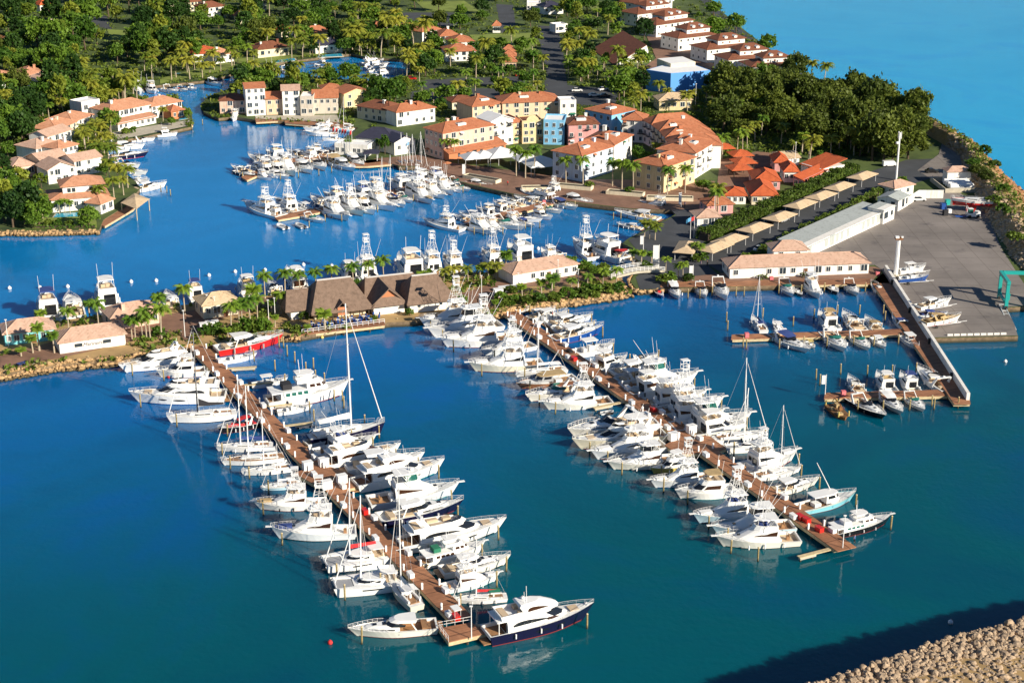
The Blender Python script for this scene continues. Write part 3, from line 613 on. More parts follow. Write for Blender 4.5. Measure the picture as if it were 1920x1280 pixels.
class House:
    def __init__(s, *layers): s.ly = layers
    BR = (0, .2, .42, 1.0)
    def pts(s, ly):
        z, xf, xb, wf, wb = ly; l = xf - xb
        return [(xf, 0), (xf - .06 * l, .6 * wf), (xf - .26 * l, wf), (xb, wb)]
    def ring(s, ly):
        p = s.pts(ly); z = ly[0]
        return [(x, y, z) for x, y in p] + [(x, -y, z) for x, y in p[:0:-1]]
    def mb(s): return MB().loft([s.ring(l) for l in s.ly])
    def at(s, sg, t, z, out=.03):
        ly = s.ly
        i = 0
        while i < len(ly) - 2 and ly[i + 1][0] < z: i += 1
        f = (z - ly[i][0]) / (ly[i + 1][0] - ly[i][0]); a, b = s.pts(ly[i]), s.pts(ly[i + 1])
        p = [(a[k][0] + (b[k][0] - a[k][0]) * f, a[k][1] + (b[k][1] - a[k][1]) * f) for k in range(4)]
        k = 0
        while k < 2 and s.BR[k + 1] < t: k += 1
        g = (t - s.BR[k]) / (s.BR[k + 1] - s.BR[k]); x = p[k][0] + (p[k + 1][0] - p[k][0]) * g; y = p[k][1] + (p[k + 1][1] - p[k][1]) * g
        dx, dy = p[k + 1][0] - p[k][0], p[k + 1][1] - p[k][1]; m_ = math.hypot(dx, dy) or 1
        return (x + dy / m_ * out, sg * (y - dx / m_ * out), z + out * .3)
    def win(s, mb, sg, t0, t1, zb, zt, zb1=None, zt1=None, n=4, arc=0.0):
        zb1 = zb if zb1 is None else zb1; zt1 = zt if zt1 is None else zt1; r = []
        T = sorted(set([t0 + (t1 - t0) * k / n for k in range(n + 1)] + [b for b in s.BR if t0 < b < t1]))
        for t in T:
            f = (t - t0) / (t1 - t0); lo = zb + (zb1 - zb) * f; hi = zt + (zt1 - zt) * f
            if arc: hi = lo + (hi - lo) * (1 - arc + arc * math.sin(math.pi * min(1, f)) ** .6)
            r.append([s.at(sg, t, lo), s.at(sg, t, max(lo + .01, hi))])
        return mb.loft(r, False, False, False)
    def tub(s, wall=.16, floor=None):
        o0, o1 = s.ring(s.ly[0]), s.ring(s.ly[-1]); cx = sum(p[0] for p in o1) / len(o1); l = s.ly[-1][1] - s.ly[-1][2]; w = s.ly[-1][3]
        kx, ky = 1 - 2 * wall / l, 1 - wall / w
        inn = [(cx + (p[0] - cx) * kx, p[1] * ky, p[2]) for p in o1]; fl = [(p[0], p[1], (floor if floor is not None else s.ly[0][0] + .05)) for p in inn]
        return MB().loft([o0, o1, inn, fl], cap0=True, cap1=True)
def slabring(mb, xf, xb, w, z0, z1, k=1.0):
    h = House((z0, xf, xb, w * .96, w * k), (z1, xf - .1, xb + .05, w * .92, w * k * .97)); return mb.loft([h.ring(l) for l in h.ly])
def posts(mb, pts, r=.04):
    for a, b in pts: mb.tube(a, b, r, n=4)
    return mb
def sym(pts): return pts + [tuple((p[0], -p[1], p[2]) for p in ab) for ab in pts]
def start(name): return empty(name, (0, 0, -500))
def common(root, h, hullm, antif=True, pulpit=False, rail=.6, solem=None, cockpit=True):
    h.hull().build('hull', hullm, root, smooth=False)
    h.deck().build('deck', M['deck'], root)
    if cockpit and h.tc > .02: h.sole().build('cockpit_sole', solem or M['teak'], root)
    if antif: h.band(-.02, .07, 0, .97, .015).build('boot_stripe', M['bordeaux'] if antif is True else antif, root)
    if rail: h.rail(rail).build('bow_rail', M['steel'], root)
    if pulpit:
        z = h.zb; boxes((h.L / 2 + .1, 0, z - .02, 1.5, .6, .1)).build('pulpit', M['gel'], root)

def sport_fisher(tower=True, enclosed=False, towerh=9.6, glass='glass', express=False):
    r = start('sportfishing_yacht'); h = Hull(16, 4.9, 1.15, 2.45, tc=.25, zc=.55); common(r, h, M['gel'], pulpit=True, rail=.62)
    H = House((1.2, 5.6, -3.6, 1.5, 2.05), (2.1, 4.0, -3.6, 1.7, 2.0), (3.5, .9, -3.7, 1.5, 1.8))
    H.mb().build('cabin', M['gel'], r)
    for sg in (1, -1):
        w = MB(); H.win(w, sg, .45, .95, 2.45, 2.6, 2.4, 3.3, arc=.0); w.build('side_window', M[glass], r)
    boxes((-3.68, -.5, 2.0, .06, 1.4, 1.6), (-3.68, 1.0, 2.3, .06, .9, .9)).build('aft_door', M['glass'], r)
    F = House((3.5, 1.3, -3.5, 1.3, 1.65), (4.35, .7, -3.5, 1.25, 1.65)); F.tub(floor=3.56).build('flybridge', M['gel'], r)
    boxes((-.5, 0, 3.95, .7, 1.4, .8), (-1.7, .5, 3.95, .6, .6, .9), (-1.7, -.5, 3.95, .6, .6, .9)).build('helm_seats', M['seat'] if not enclosed else M['gel'], r)
    top = MB(); slabring(top, .9, -3.6, 1.65, 5.65, 5.8)
    posts(top, sym([((.4, 1.2, 4.3), (.3, 1.3, 5.66)), ((-3.2, 1.55, 4.3), (-3.2, 1.5, 5.66)), ((-1.4, 1.5, 4.3), (-1.4, 1.5, 5.66))]), .05); top.build('hardtop', M['gel'], r)
    if enclosed:
        E_ = House((4.35, .7, -1.8, 1.2, 1.5), (5.65, .2, -1.8, 1.2, 1.5)); E_.mb().build('windscreen_enclosure', M['teal_glass'] if enclosed == 'teal' else M['glass'], r)
    ta = MB(); ta.tube((-1, .9, 5.8), (-1.6, 1.0, 10.3), .035, .02, 4); ta.build('antenna', M['alu'], r)
    ta = MB(); ta.tube((-1, -.9, 5.8), (-1.6, -1.0, 10.3), .035, .02, 4); ta.build('antenna', M['alu'], r)
    d = MB(); d.ball(-.4, 0, 6.05, .38, .38, .25); d.build('radar_dome', M['gel'], r)
    if tower:
        t = MB(); z = towerh
        legs = sym([((.9, 1.55, 3.3), (-.8, .55, z)), ((-3.6, 1.7, 3.3), (-2.0, .55, z))]); posts(t, legs, .05)
        for f in (.42, .62, .8):
            q = [Vector(a).lerp(Vector(b), f) for a, b in legs]; 
            for i, j in ((0, 2), (2, 3), (3, 1), (1, 0), (0, 3), (2, 1)): t.tube(q[i], q[j], .028, n=4)
        t.box(-1.4, 0, z, 1.5, 1.3, .1); 
        P = [(-.7, .65, z + .9), (-2.1, .65, z + .9), (-2.1, -.65, z + .9), (-.7, -.65, z + .9), (-.7, .65, z + .9)]; t.path(P, .06)
        for p in P[:4]: t.tube((p[0], p[1], z), (p[0], p[1], z + 1.9), .045, n=4)
        t.box(-1.4, 0, z + 1.95, 1.7, 1.5, .1); t.box(-.75, 0, z + .6, .4, .8, .7); t.build('tuna_tower', M['alu'], r)
    for sg in (1, -1):
        o = MB(); o.tube((-.8, sg * 1.8, 3.3), (-4.6, sg * 3.0, 10.8 if tower else 9.3), .055, .03, 4); o.tube((-.8, sg * 1.8, 3.9), (-2.2, sg * 2.25, 6.0), .03, n=3); o.build('outrigger', M['alu'], r)
    boxes((5.0, 0, 1.98, .6, .6, .1), (3.6, 0, 2.36, .6, .6, .12)).build('deck_hatch', M['glass'], r)
    boxes((-5.9, 0, .95, .6, .6, .8), (-6.1, 0, 1.5, .15, .6, .6)).build('fighting_chair', M['teak'], r)
    boxes((-4.0, 0, .95, .7, 2.6, .8)).build('mezzanine_seat', M['gel'], r)
    return r
def motor_yacht(dark='glass', bimini=False, arch=True, lounge=False):
    r = start('motor_yacht'); h = Hull(22, 5.6, 1.95, 3.0, full=2.4, tc=.16, zc=1.3); common(r, h, M['gel'], rail=.45)
    boxes((-11.5, 0, .55, 1.4, 4.4, .18)).build('swim_platform', M['teak'], r)
    H = House((1.9, 7.0, -7.4, 1.7, 2.3), (2.6, 5.4, -7.4, 2.0, 2.3), (4.2, 1.6, -7.6, 1.9, 2.25)); H.mb().build('superstructure', M['gel'], r)
    w = MB()
    for sg in (1, -1): H.win(w, sg, 0, .36, 3.0, 3.95)
    w.build('windscreen', M[dark], r)
    for sg in (1, -1):
        w = MB(); H.win(w, sg, .45, .93, 2.9, 3.35, 2.75, 3.7, n=8, arc=.7); w.build('side_window', M[dark], r)
    boxes((-7.6, 0, 2.5, .06, 3.2, 1.7)).build('saloon_door', M['tint'], r)
    f = MB(); slabring(f, 2.0, -9.6, 2.45, 4.2, 4.38); posts(f, sym([((-9.2, 2.2, 1.9), (-9.2, 2.2, 4.25))]), .08); f.build('upper_deck', M['gel'], r)
    F = House((4.38, 2.6, -8.6, 1.7, 2.3), (5.15, 1.6, -8.8, 1.75, 2.3)); F.tub(floor=4.42).build('flybridge', M['gel'], r)
    w = MB()
    W_ = House((5.1, 1.75, -8.8, 1.72, 2.28), (5.6, .9, -8.8, 1.72, 2.28))
    for sg in (1, -1): W_.win(w, sg, 0, .42, 5.14, 5.55)
    w.build('fly_windscreen', M['glass'], r)
    if lounge:
        E_ = House((4.4, 3.6, -4.2, 1.5, 2.0), (5.1, 2.9, -4.3, 1.6, 2.05), (6.0, .6, -4.9, 1.45, 1.9), (6.3, -.6, -4.6, 1.1, 1.6)); E_.mb().build('sky_lounge', M['gel'], r)
        for sg in (1, -1):
            w = MB(); E_.win(w, sg, .44, .9, 5.05, 5.5, 4.95, 5.75, n=8, arc=.8); w.build('side_window', M['tint'], r)
            w = MB(); H.win(w, sg, .3, .5, 2.75, 3.0, 2.7, 3.3, n=6, arc=.8); w.build('side_window', M['tint'], r)
        m_ = MB(); m_.ball(-3.4, .5, 6.65, .35, .35, .3); m_.tube((-3.0, -.4, 6.2), (-3.1, -.4, 9.2), .05, n=4); m_.tube((-3.6, -.8, 6.2), (-3.7, -.8, 8.4), .04, n=4); m_.build('radar_mast', M['gel'], r); arch = False
    boxes((-1.2, .9, 4.8, 1.6, 1.2, .75), (-3.8, -1.2, 4.75, 2.6, 1.0, .65), (-4.0, 1.2, 4.75, 2.2, 1.0, .65), (-7.6, 0, 4.7, 1.2, 3.4, .5)).build('fly_seats', M['seat'], r)
    if arch:
        a = MB()
        for sg in (1, -1): a.loft([[(-6.4, sg * 2.15, 5.1), (-5.3, sg * 2.15, 5.1), (-5.3, sg * 2.3, 5.1), (-6.4, sg * 2.3, 5.1)], [(-7.2, sg * 1.85, 6.7), (-6.5, sg * 1.85, 6.7), (-6.5, sg * 2.0, 6.7), (-7.2, sg * 2.0, 6.7)]])
        a.box(-6.9, 0, 6.75, .9, 4.0, .18); a.build('radar_arch', M['gel'], r)
        d = MB(); d.ball(-6.9, .6, 7.15, .42, .42, .38); d.box(-6.9, -.7, 7.0, .25, 1.3, .2); d.tube((-6.9, 0, 6.8), (-7.1, 0, 8.4), .05, n=4); d.build('radar_dome', M['gel'], r)
    if bimini:
        b = MB(); slabring(b, -1.0, -6.3, 1.9, 6.75, 6.85); posts(b, sym([((-1.4, 1.7, 5.1), (-1.4, 1.7, 6.78)), ((-5.8, 1.8, 5.1), (-5.8, 1.7, 6.78))])); b.build('bimini', M['canvas'], r)
    h.band(.42, .62, .42, .56, taper=True).build('hull_window', M['glass'], r); h.band(.46, .64, .62, .72, taper=True).build('hull_window', M['glass'], r)
    boxes((6.6, 0, 2.75, 1.8, 1.9, .2)).build('sunpad', M['seat'], r)
    boxes((9.4, .3, 2.95, .5, .4, .4), (9.4, -.3, 2.95, .4, .3, .3)).build('windlass', M['steel'], r)
    return r
def express(hull='gel', canvas=None, hard=False, glass='glass'):
    r = start('express_cruiser'); h = Hull(13, 3.9, 1.15, 1.75, full=2.0, tc=.44, zc=.65); common(r, h, M[hull], rail=.55, solem=M['deck'])
    T = House((1.1, 4.9, -.9, .9, 1.5), (1.75, 3.9, -.9, .85, 1.4), (1.98, 2.6, -.9, .7, 1.25)); T.mb().build('foredeck_cabin', M['gel'], r)
    boxes((2.6, 0, 1.97, .6, .6, .08), (1.2, .0, 2.02, .5, .9, .06)).build('deck_hatch', M['glass'], r)
    w = MB(); S = House((1.9, 1.1, -2.6, 1.3, 1.6), (2.65, .1, -2.6, 1.2, 1.5))
    for sg in (1, -1): S.win(w, sg, 0, .8, 1.92, 2.6, 1.92, 2.3)
    w.build('windscreen', M[glass], r)
    for sg in (1, -1):
        w = MB(); T.win(w, sg, .4, .9, 1.3, 1.5); w.build('side_window', M['glass'], r)
    boxes((-.9, .8, 1.35, 1.0, 1.0, .9), (-2.4, -1.0, 1.0, 1.8, .8, .7), (-4.6, 0, 1.0, .9, 2.6, .7), (-.9, -.7, 1.2, .8, .9, .8)).build('cockpit_seats', M['seat'], r)
    boxes((-6.8, 0, .5, 1.1, 3.2, .14)).build('swim_platform', M['teak'], r)
    if hard:
        K = House((2.55, .6, -3.2, 1.25, 1.55), (2.95, -.2, -3.4, 1.1, 1.4)); K.mb().build('hardtop', M['gel'], r)
        p = MB(); posts(p, sym([((-3.3, 1.6, 1.2), (-2.6, 1.45, 2.6))]), .12); p.build('hardtop_post', M['gel'], r)
    else:
        a = MB()
        for sg in (1, -1): a.loft([[(-3.2, sg * 1.6, 1.2), (-2.3, sg * 1.6, 1.2), (-2.3, sg * 1.75, 1.2), (-3.2, sg * 1.75, 1.2)], [(-4.1, sg * 1.35, 3.0), (-3.6, sg * 1.35, 3.0), (-3.6, sg * 1.5, 3.0), (-4.1, sg * 1.5, 3.0)]])
        a.box(-3.85, 0, 3.05, .6, 3.0, .14); a.ball(-3.85, 0, 3.3, .3, .3, .2); a.build('radar_arch', M['gel'], r)
        if canvas:
            b = MB(); b.loft([[(.3, 1.2, 2.6), (.5, 0, 2.7), (.3, -1.2, 2.6)], [(-1.6, 1.45, 2.95), (-1.6, 0, 3.1), (-1.6, -1.45, 2.95)], [(-3.6, 1.4, 3.0), (-3.6, 0, 3.1), (-3.6, -1.4, 3.0)]], False, False, False)
            b.build('canvas_top', M[canvas], r)
    return r
def sedan(canvas='canvas', front='glass'):
    r = start('flybridge_cruiser'); h = Hull(11.5, 4.0, 1.2, 1.95, full=2.1, tc=.24, zc=.6); common(r, h, M['gel'], rail=.5)
    H = House((1.1, 3.6, -2.9, 1.2, 1.6), (1.75, 2.7, -2.9, 1.45, 1.6), (2.95, .9, -3.0, 1.35, 1.55)); H.mb().build('cabin', M['gel'], r)
    w = MB()
    for sg in (1, -1): H.win(w, sg, 0.02, .38, 2.0, 2.75)
    w.build('windscreen', M[front], r)
    for sg in (1, -1):
        w = MB(); H.win(w, sg, .45, .92, 2.0, 2.65, 1.95, 2.7); w.build('side_window', M['glass'], r)
    boxes((-2.98, -.35, 1.75, .06, 1.9, 1.7)).build('aft_door', M['glass'], r)
    F = House((2.95, 1.2, -3.2, 1.2, 1.5), (3.65, .7, -3.3, 1.2, 1.5)); F.tub(floor=3.0).build('flybridge', M['gel'], r)
    boxes((-.6, 0, 3.35, .6, 1.5, .7), (-2.3, 0, 3.25, .7, 2.0, .5)).build('helm_seats', M['seat'], r)
    b = MB(); slabring(b, .3, -2.9, 1.35, 4.75, 4.85); posts(b, sym([((0, 1.15, 3.6), (0, 1.2, 4.78)), ((-2.7, 1.3, 3.6), (-2.7, 1.25, 4.78))])); b.build('bimini', M[canvas], r)
    a = MB(); a.tube((-2.6, 1.2, 4.8), (-2.9, 1.3, 7.6), .03, n=4); a.tube((-2.6, -1.2, 4.8), (-2.9, -1.3, 7.6), .03, n=4); a.build('antenna', M['alu'], r)
    boxes((-5.95, 0, .45, .9, 3.2, .12)).build('swim_platform', M['gel'], r)
    boxes((2.6, 0, 1.85, .5, .5, .1)).build('deck_hatch', M['glass'], r)
    return r
def console(top='canvas', motors=2, hull='gel'):
    r = start('centre_console'); h = Hull(8.5, 2.7, .8, 1.3, full=2.2, tc=.72, zc=.42); common(r, h, M[hull], rail=.7, antif=False, solem=M['deck'])
    boxes((-.3, 0, .95, 1.1, .9, 1.1), (-1.7, 0, .8, .6, 1.0, .8), (1.2, 0, .65, 1.4, .9, .45)).build('console', M['gel'], r)
    w = MB(); w.add([(.25, -.45, 1.5), (.25, .45, 1.5), (.05, .45, 1.95), (.05, -.45, 1.95)], [(0, 1, 2, 3)]); w.build('windscreen', M['glass'], r)
    if top:
        t = MB(); t.box(-.7, 0, 2.5, 2.6, 1.9, .1); posts(t, sym([((.2, .5, .5), (.3, .8, 2.5)), ((-1.2, .5, .5), (-1.7, .8, 2.5))]), .04); t.build('t_top', M[top], r)
    for k in range(motors):
        y = (k - (motors - 1) / 2) * .8; e = MB(); e.box(-4.45, y, 1.0, .75, .5, .6, taper=.8); e.box(-4.5, y, .3, .3, .2, 1.0); e.build('outboard', M['engine'], r)
    return r
def sailboat(hull='gel', cover='canvas', mastm='alu', bimini='canvas', jib=True, h2=18.0):
    r = start('sailing_yacht'); h = Hull(14, 3.9, 1.1, 1.4, full=1.9, tc=.0, rake=.06, stern=.8); common(r, h, M[hull], rail=.9, cockpit=False, antif=M['navy'] if hull == 'gel' else M['bordeaux'])
    C = House((1.0, 3.0, -2.2, .7, 1.3), (1.65, 2.4, -2.2, .7, 1.15)); C.mb().build('coachroof', M['gel'], r)
    for sg in (1, -1):
        w = MB(); C.win(w, sg, .42, .92, 1.28, 1.48); w.build('side_window', M['glass'], r)
    boxes((-4.2, 0, 1.14, 3.4, 2.0, .12)).build('cockpit', M['teak'], r)
    boxes((-4.0, 1.2, 1.35, 3.4, .35, .35), (-4.0, -1.2, 1.35, 3.4, .35, .35), (-3.6, 0, 1.5, .4, .4, .7)).build('coaming', M['gel'], r)
    m = MB(); m.tube((.8, 0, 1.4), (.55, 0, h2), .15, .10, 6)
    for f in (.38, .68):
        z = 1.4 + (h2 - 1.4) * f; m.tube((.7, -1.1 * (1.2 - f), z), (.7, 1.1 * (1.2 - f), z), .04, n=4)
    m.build('mast', M[mastm], r)
    b = MB(); b.tube((.7, 0, 2.7), (-4.6, 0, 2.8), .08, n=5); b.build('boom', M['alu'], r)
    b = MB(); b.loft([[(.55, .12, 2.75), (.55, 0, 4.2 if cover == 'kcanvas' else 3.5), (.55, -.12, 2.75)], [(-1.5, .26, 2.75), (-1.5, 0, 3.35), (-1.5, -.26, 2.75)], [(-4.5, .16, 2.8), (-4.5, 0, 3.1), (-4.5, -.16, 2.8)]]); b.build('sail_cover', M[cover], r)
    st = MB(); st.tube((-6.8, 0, 1.2), (.5, 0, h2), .022, n=3)
    for sg in (1, -1):
        st.tube((.4, sg * 1.75, 1.2), (.7, sg * .95, h2 * .42), .022, n=3); st.tube((.7, sg * .95, h2 * .42), (.55, 0, h2 * .98), .022, n=3)
    st.tube((6.7, 0, 1.4), (.6, 0, h2 * .98), .02, n=3); st.build('rigging', M['steel'], r)
    if jib:
        j = MB(); j.tube((6.4, 0, 2.0), (.9, 0, h2 * .93), .10, .04, 5); j.build('furled_jib', M['canvas'], r)
    if bimini:
        b = MB(); b.loft([[(-2.4, 1.2, 2.9), (-2.4, 0, 3.1), (-2.4, -1.2, 2.9)], [(-5.2, 1.25, 2.9), (-5.2, 0, 3.1), (-5.2, -1.25, 2.9)]], False, False, False); posts(b, sym([((-2.6, 1.4, 1.2), (-2.4, 1.2, 2.9)), ((-5.2, 1.4, 1.2), (-5.2, 1.25, 2.9))]), .03); b.build('bimini', M[bimini], r)
    h.rail(.05, .88, .6, .015, 10, True).build('lifelines', M['steel'], r)
    return r
def catamaran(cover='canvas'):
    r = start('sailing_catamaran'); h = Hull(13, 1.7, 1.35, 1.75, full=2.2, tc=0, rake=.05, stern=.7)
    for sg in (1, -1):
        mb = MB(); t = h.hull(); d = h.deck(0)
        t.v = [(x, y + sg * 2.65, z) for x, y, z in t.v]; d.v = [(x, y + sg * 2.65, z) for x, y, z in d.v]; mb.add(t.v, t.f); mb.add(d.v, d.f); mb.build('hull', M['gel'], r)
        w = MB(); 
        for q in (1, -1):
            ring = [[(h.side(t_, .6, q, .02)[0], h.side(t_, .6, q, .02)[1] + sg * 2.65, h.side(t_, .6, q)[2]), (h.side(t_, .78, q, .02)[0], h.side(t_, .78, q, .02)[1] + sg * 2.65, h.side(t_, .78, q)[2])] for t_ in (.3, .4, .5, .6)]; w.loft(ring, False, False, False)
        w.build('hull_window', M['glass'], r)
    boxes((-1.6, 0, 1.05, 8.2, 5.0, .7)).build('bridge_deck', M['gel'], r)
    C = House((1.35, 2.2, -3.4, 1.7, 2.4), (2.35, .9, -3.4, 1.5, 2.2)); C.mb().build('cabin', M['gel'], r)
    w = MB()
    for sg in (1, -1): C.win(w, sg, .03, .85, 1.65, 2.1)
    w.build('cabin_window', M['glass'], r)
    boxes((4.3, 0, 1.3, 3.4, 4.6, .04)).build('trampoline', M['grey'], r)
    x = MB(); x.tube((5.9, -2.7, 1.6), (5.9, 2.7, 1.6), .12, n=6); x.build('crossbeam', M['alu'], r)
    boxes((-4.6, 0, 1.42, 2.2, 3.6, .12), (-5.4, 0, 1.7, .5, 3.2, .5)).build('cockpit', M['seat'], r)
    b = MB(); slabring(b, -2.6, -5.6, 2.0, 3.1, 3.2); posts(b, sym([((-5.4, 1.9, 1.4), (-5.4, 1.8, 3.12)), ((-3.0, 1.9, 2.3), (-3.0, 1.8, 3.12))])); b.build('bimini', M['canvas'], r)
    m = MB(); m.tube((1.0, 0, 2.2), (.5, 0, 18.5), .17, .11, 6); m.tube((.8, -1.2, 8), (.8, 1.2, 8), .04, n=4); m.tube((.7, -.8, 13), (.7, .8, 13), .04, n=4); m.build('mast', M['alu'], r)
    b = MB(); b.loft([[(.8, .2, 3.5), (.8, 0, 4.3), (.8, -.2, 3.5)], [(-4.4, .25, 3.6), (-4.4, 0, 4.1), (-4.4, -.25, 3.6)]]); b.build('sail_cover', M[cover], r)
    j = MB(); j.tube((5.9, 0, 1.8), (.7, 0, 16.5), .15, .05, 5); j.build('furled_jib', M['canvas'], r)
    st = MB()
    for sg in (1, -1): st.tube((-.5, sg * 3.2, 1.5), (.6, 0, 16.5), .025, n=3)
    st.build('rigging', M['steel'], r)
    return r
def trawler(canvas='kcanvas', glass='teal_glass'):
    r = start('trawler_yacht'); h = Hull(18, 5.0, 1.6, 3.2, full=2.6, tc=.14, zc=.9); common(r, h, M['gel'], rail=.5, pulpit=True)
    H = House((1.5, 2.2, -6.2, 1.9, 2.1), (3.1, 1.7, -6.2, 1.85, 2.05)); H.mb().build('deckhouse', M['gel'], r)
    for sg in (1, -1):
        w = MB()
        for k in range(4): H.win(w, sg, .44 + k * .125, .53 + k * .125, 2.2, 2.9, n=1)
        w.build('side_window', M[glass], r)
    P = House((2.5, 4.4, -.6, 1.5, 1.75), (3.1, 4.0, -.6, 1.55, 1.75), (4.3, 3.3, -.6, 1.5, 1.7)); P.mb().build('pilothouse', M['gel'], r)
    w = MB()
    for sg in (1, -1): P.win(w, sg, .02, .36, 3.4, 4.1); P.win(w, sg, .45, .62, 3.4, 4.05, n=1); P.win(w, sg, .68, .88, 3.4, 4.05, n=1)
    w.build('pilothouse_window', M['tint'], r)
    f = MB(); slabring(f, 1.5, -8.2, 2.25, 3.1, 3.25); posts(f, sym([((-8.0, 2.0, 1.6), (-8.0, 2.0, 3.15))]), .06); f.build('boat_deck', M['gel'], r)
    F = House((4.3, 2.6, -2.6, 1.4, 1.6), (5.0, 2.2, -2.6, 1.4, 1.6)); F.tub(floor=4.35).build('flybridge', M['gel'], r)
    b = MB(); slabring(b, 1.4, -2.6, 1.6, 6.1, 6.2); posts(b, sym([((1.2, 1.4, 5.0), (1.2, 1.4, 6.15)), ((-2.4, 1.5, 5.0), (-2.4, 1.5, 6.15))])); b.build('bimini', M['canvas'], r)
    boxes((-4.6, 0, 3.9, 1.9, 2.4, 1.1)).build('canvas_enclosure', M[canvas], r)
    a = MB(); a.tube((-1.5, 0, 5), (-1.8, 0, 9), .06, n=4); a.tube((-.5, 1.2, 5), (-.6, 1.3, 9.6), .03, n=4); a.build('mast', M['alu'], r)
    return r
def lobster_boat(hull='sky'):
    r = start('lobster_boat'); h = Hull(13, 4.2, 1.0, 2.0, full=2.4, tc=.5, zc=.55); common(r, h, M[hull], rail=.62, solem=M['teak'])
    h.band(.9, 1.0, 0, 1, .025).build('rub_rail', M['gel2'], r)
    H = House((1.2, 2.6, -1.0, 1.1, 1.3), (1.9, 2.3, -1.0, 1.2, 1.3), (3.0, 1.7, -1.0, 1.15, 1.3)); H.mb().build('wheelhouse', M['gel'], r)
    w = MB()
    for sg in (1, -1): H.win(w, sg, .02, .4, 2.1, 2.8); H.win(w, sg, .5, .9, 2.1, 2.75)
    w.build('windscreen', M['glass'], r)
    t = MB(); slabring(t, 2.1, -3.8, 1.5, 3.0, 3.12); posts(t, sym([((-3.6, 1.5, 1.0), (-3.6, 1.35, 3.05))]), .05); t.build('hardtop', M['gel'], r)
    p = MB(); p.tube((1.6, .6, 1.9), (-2.4, .8, 9.5), .09, .06, 5); p.build('outrigger', M['gel'], r)
    boxes((-2.5, 0, .9, 1.4, 1.6, .8)).build('engine_box', M['gel'], r)
    return r
def dinghy(tube='canvas'):
    r = start('rubber_dinghy'); t = MB(); P = [(-1.7, .62, .3), (.6, .66, .32), (1.35, .4, .42), (1.65, 0, .48), (1.35, -.4, .42), (.6, -.66, .32), (-1.7, -.62, .3)]
    for a, b in zip(P[:-1], P[1:]): t.tube(a, b, .22, n=8)
    t.build('tube', M[tube], r); boxes((-.1, 0, .18, 3.0, 1.0, .12), (-.3, 0, .4, .3, 1.0, .1)).build('floor', M['grey'], r)
    e = MB(); e.box(-1.85, 0, .75, .4, .3, .45, taper=.8); e.box(-1.85, 0, .3, .15, .15, .7); e.build('outboard', M['engine'], r)
    return r
def workboat():
    r = start('work_barge'); h = Hull(9, 3.6, .9, 1.1, full=5, tc=.0, rake=.03); h.hull().build('hull', M['rust'], r); h.deck(.02).build('deck', mat('oily_planks', (.16, .08, .03), .8, var=.3, scale=2), r)
    c = MB(); c.tube((.8, .2, 1), (.8, .2, 3.0), .22, n=6); c.tube((.8, .2, 3.0), (-2.2, -.2, 3.6), .14, n=5); c.tube((-2.2, -.2, 3.6), (-3.0, -.2, 2.0), .1, n=5); c.box(.8, .2, 2.0, .9, .8, .9); c.build('crane', M['rust'], r)
    boxes((-2.4, .8, 1.4, 1.6, 1.0, .9), (2.6, -.6, 1.3, 1.2, 1.2, .6), (-.8, -1.1, 1.25, 1.1, .8, .5)).build('machinery', M['tan'], r)
    p = MB()
    for x, y in ((-4, 1.4), (-4, -1.4), (3.4, 1.3), (3.4, -1.3)): p.tube((x, y, .8), (x, y, 2.3), .16, n=6)
    p.build('bollard', M['yellow'], r); return r

TYPES = {
    'sf': (sport_fisher, {}), 'sfs': (sport_fisher, dict(towerh=7.0)), 'sft': (sport_fisher, dict(glass='tint', towerh=8.8)), 'sfn': (sport_fisher, dict(tower=False)), 'sfe': (sport_fisher, dict(tower=False, enclosed=True)), 'sfg': (sport_fisher, dict(tower=False, enclosed='teal')), 'sfx': (sport_fisher, dict(tower=False, glass='tint')),
    'my': (motor_yacht, {}), 'myt': (motor_yacht, dict(dark='tint')), 'myb': (motor_yacht, dict(bimini=True)), 'myl': (motor_yacht, dict(lounge=True)), 'ec': (express, {}), 'ecn': (express, dict(hull='navy')), 'eck': (express, dict(hull='black')), 'ech': (express, dict(hard=True)), 'ecb': (express, dict(canvas='bcanvas')),
    'ecw': (express, dict(canvas='canvas')), 'ecg': (express, dict(glass='teal_glass')), 'ect': (express, dict(canvas='tan')), 'fc': (sedan, {}), 'fct': (sedan, dict(canvas='tan')), 'fcg': (sedan, dict(canvas='gcanvas')), 'fcb': (sedan, dict(canvas='bcanvas')), 'cc': (console, {}), 'cc1': (console, dict(top=None, motors=1)), 'ccb': (console, dict(top='bcanvas', motors=1)), 'ccy': (console, dict(top='yellow', motors=1)), 'cck': (console, dict(top=None, hull='black', motors=1)),
    'sy': (sailboat, {}), 'syk': (sailboat, dict(cover='kcanvas', mastm='carbon', jib=True, bimini=None)), 'syb': (sailboat, dict(cover='bcanvas', bimini='bcanvas')), 'syg': (sailboat, dict(cover='rcanvas', bimini='gcanvas')), 'syn': (sailboat, dict(hull='navy', bimini='canvas')), 'sym': (sailboat, dict(bimini=None)),
    'ct': (catamaran, {}), 'ctr': (catamaran, dict(cover='rcanvas')), 'tr': (trawler, {}), 'trg': (trawler, dict(canvas='gcanvas', glass='tint')), 'lb': (lobster_boat, {}), 'rib': (dinghy, {}), 'ribk': (dinghy, dict(tube='rubber')), 'wb': (workboat, {}),
}
L0 = {'sport_fisher': (16, 4.9), 'motor_yacht': (22, 5.6), 'express': (13, 3.9), 'sedan': (11.5, 4.0), 'console': (8.5, 2.7), 'sailboat': (14, 3.9), 'catamaran': (13, 7), 'trawler': (18, 5), 'lobster_boat': (13, 4.2), 'dinghy': (3.9, 1.75), 'workboat': (9, 3.6)}
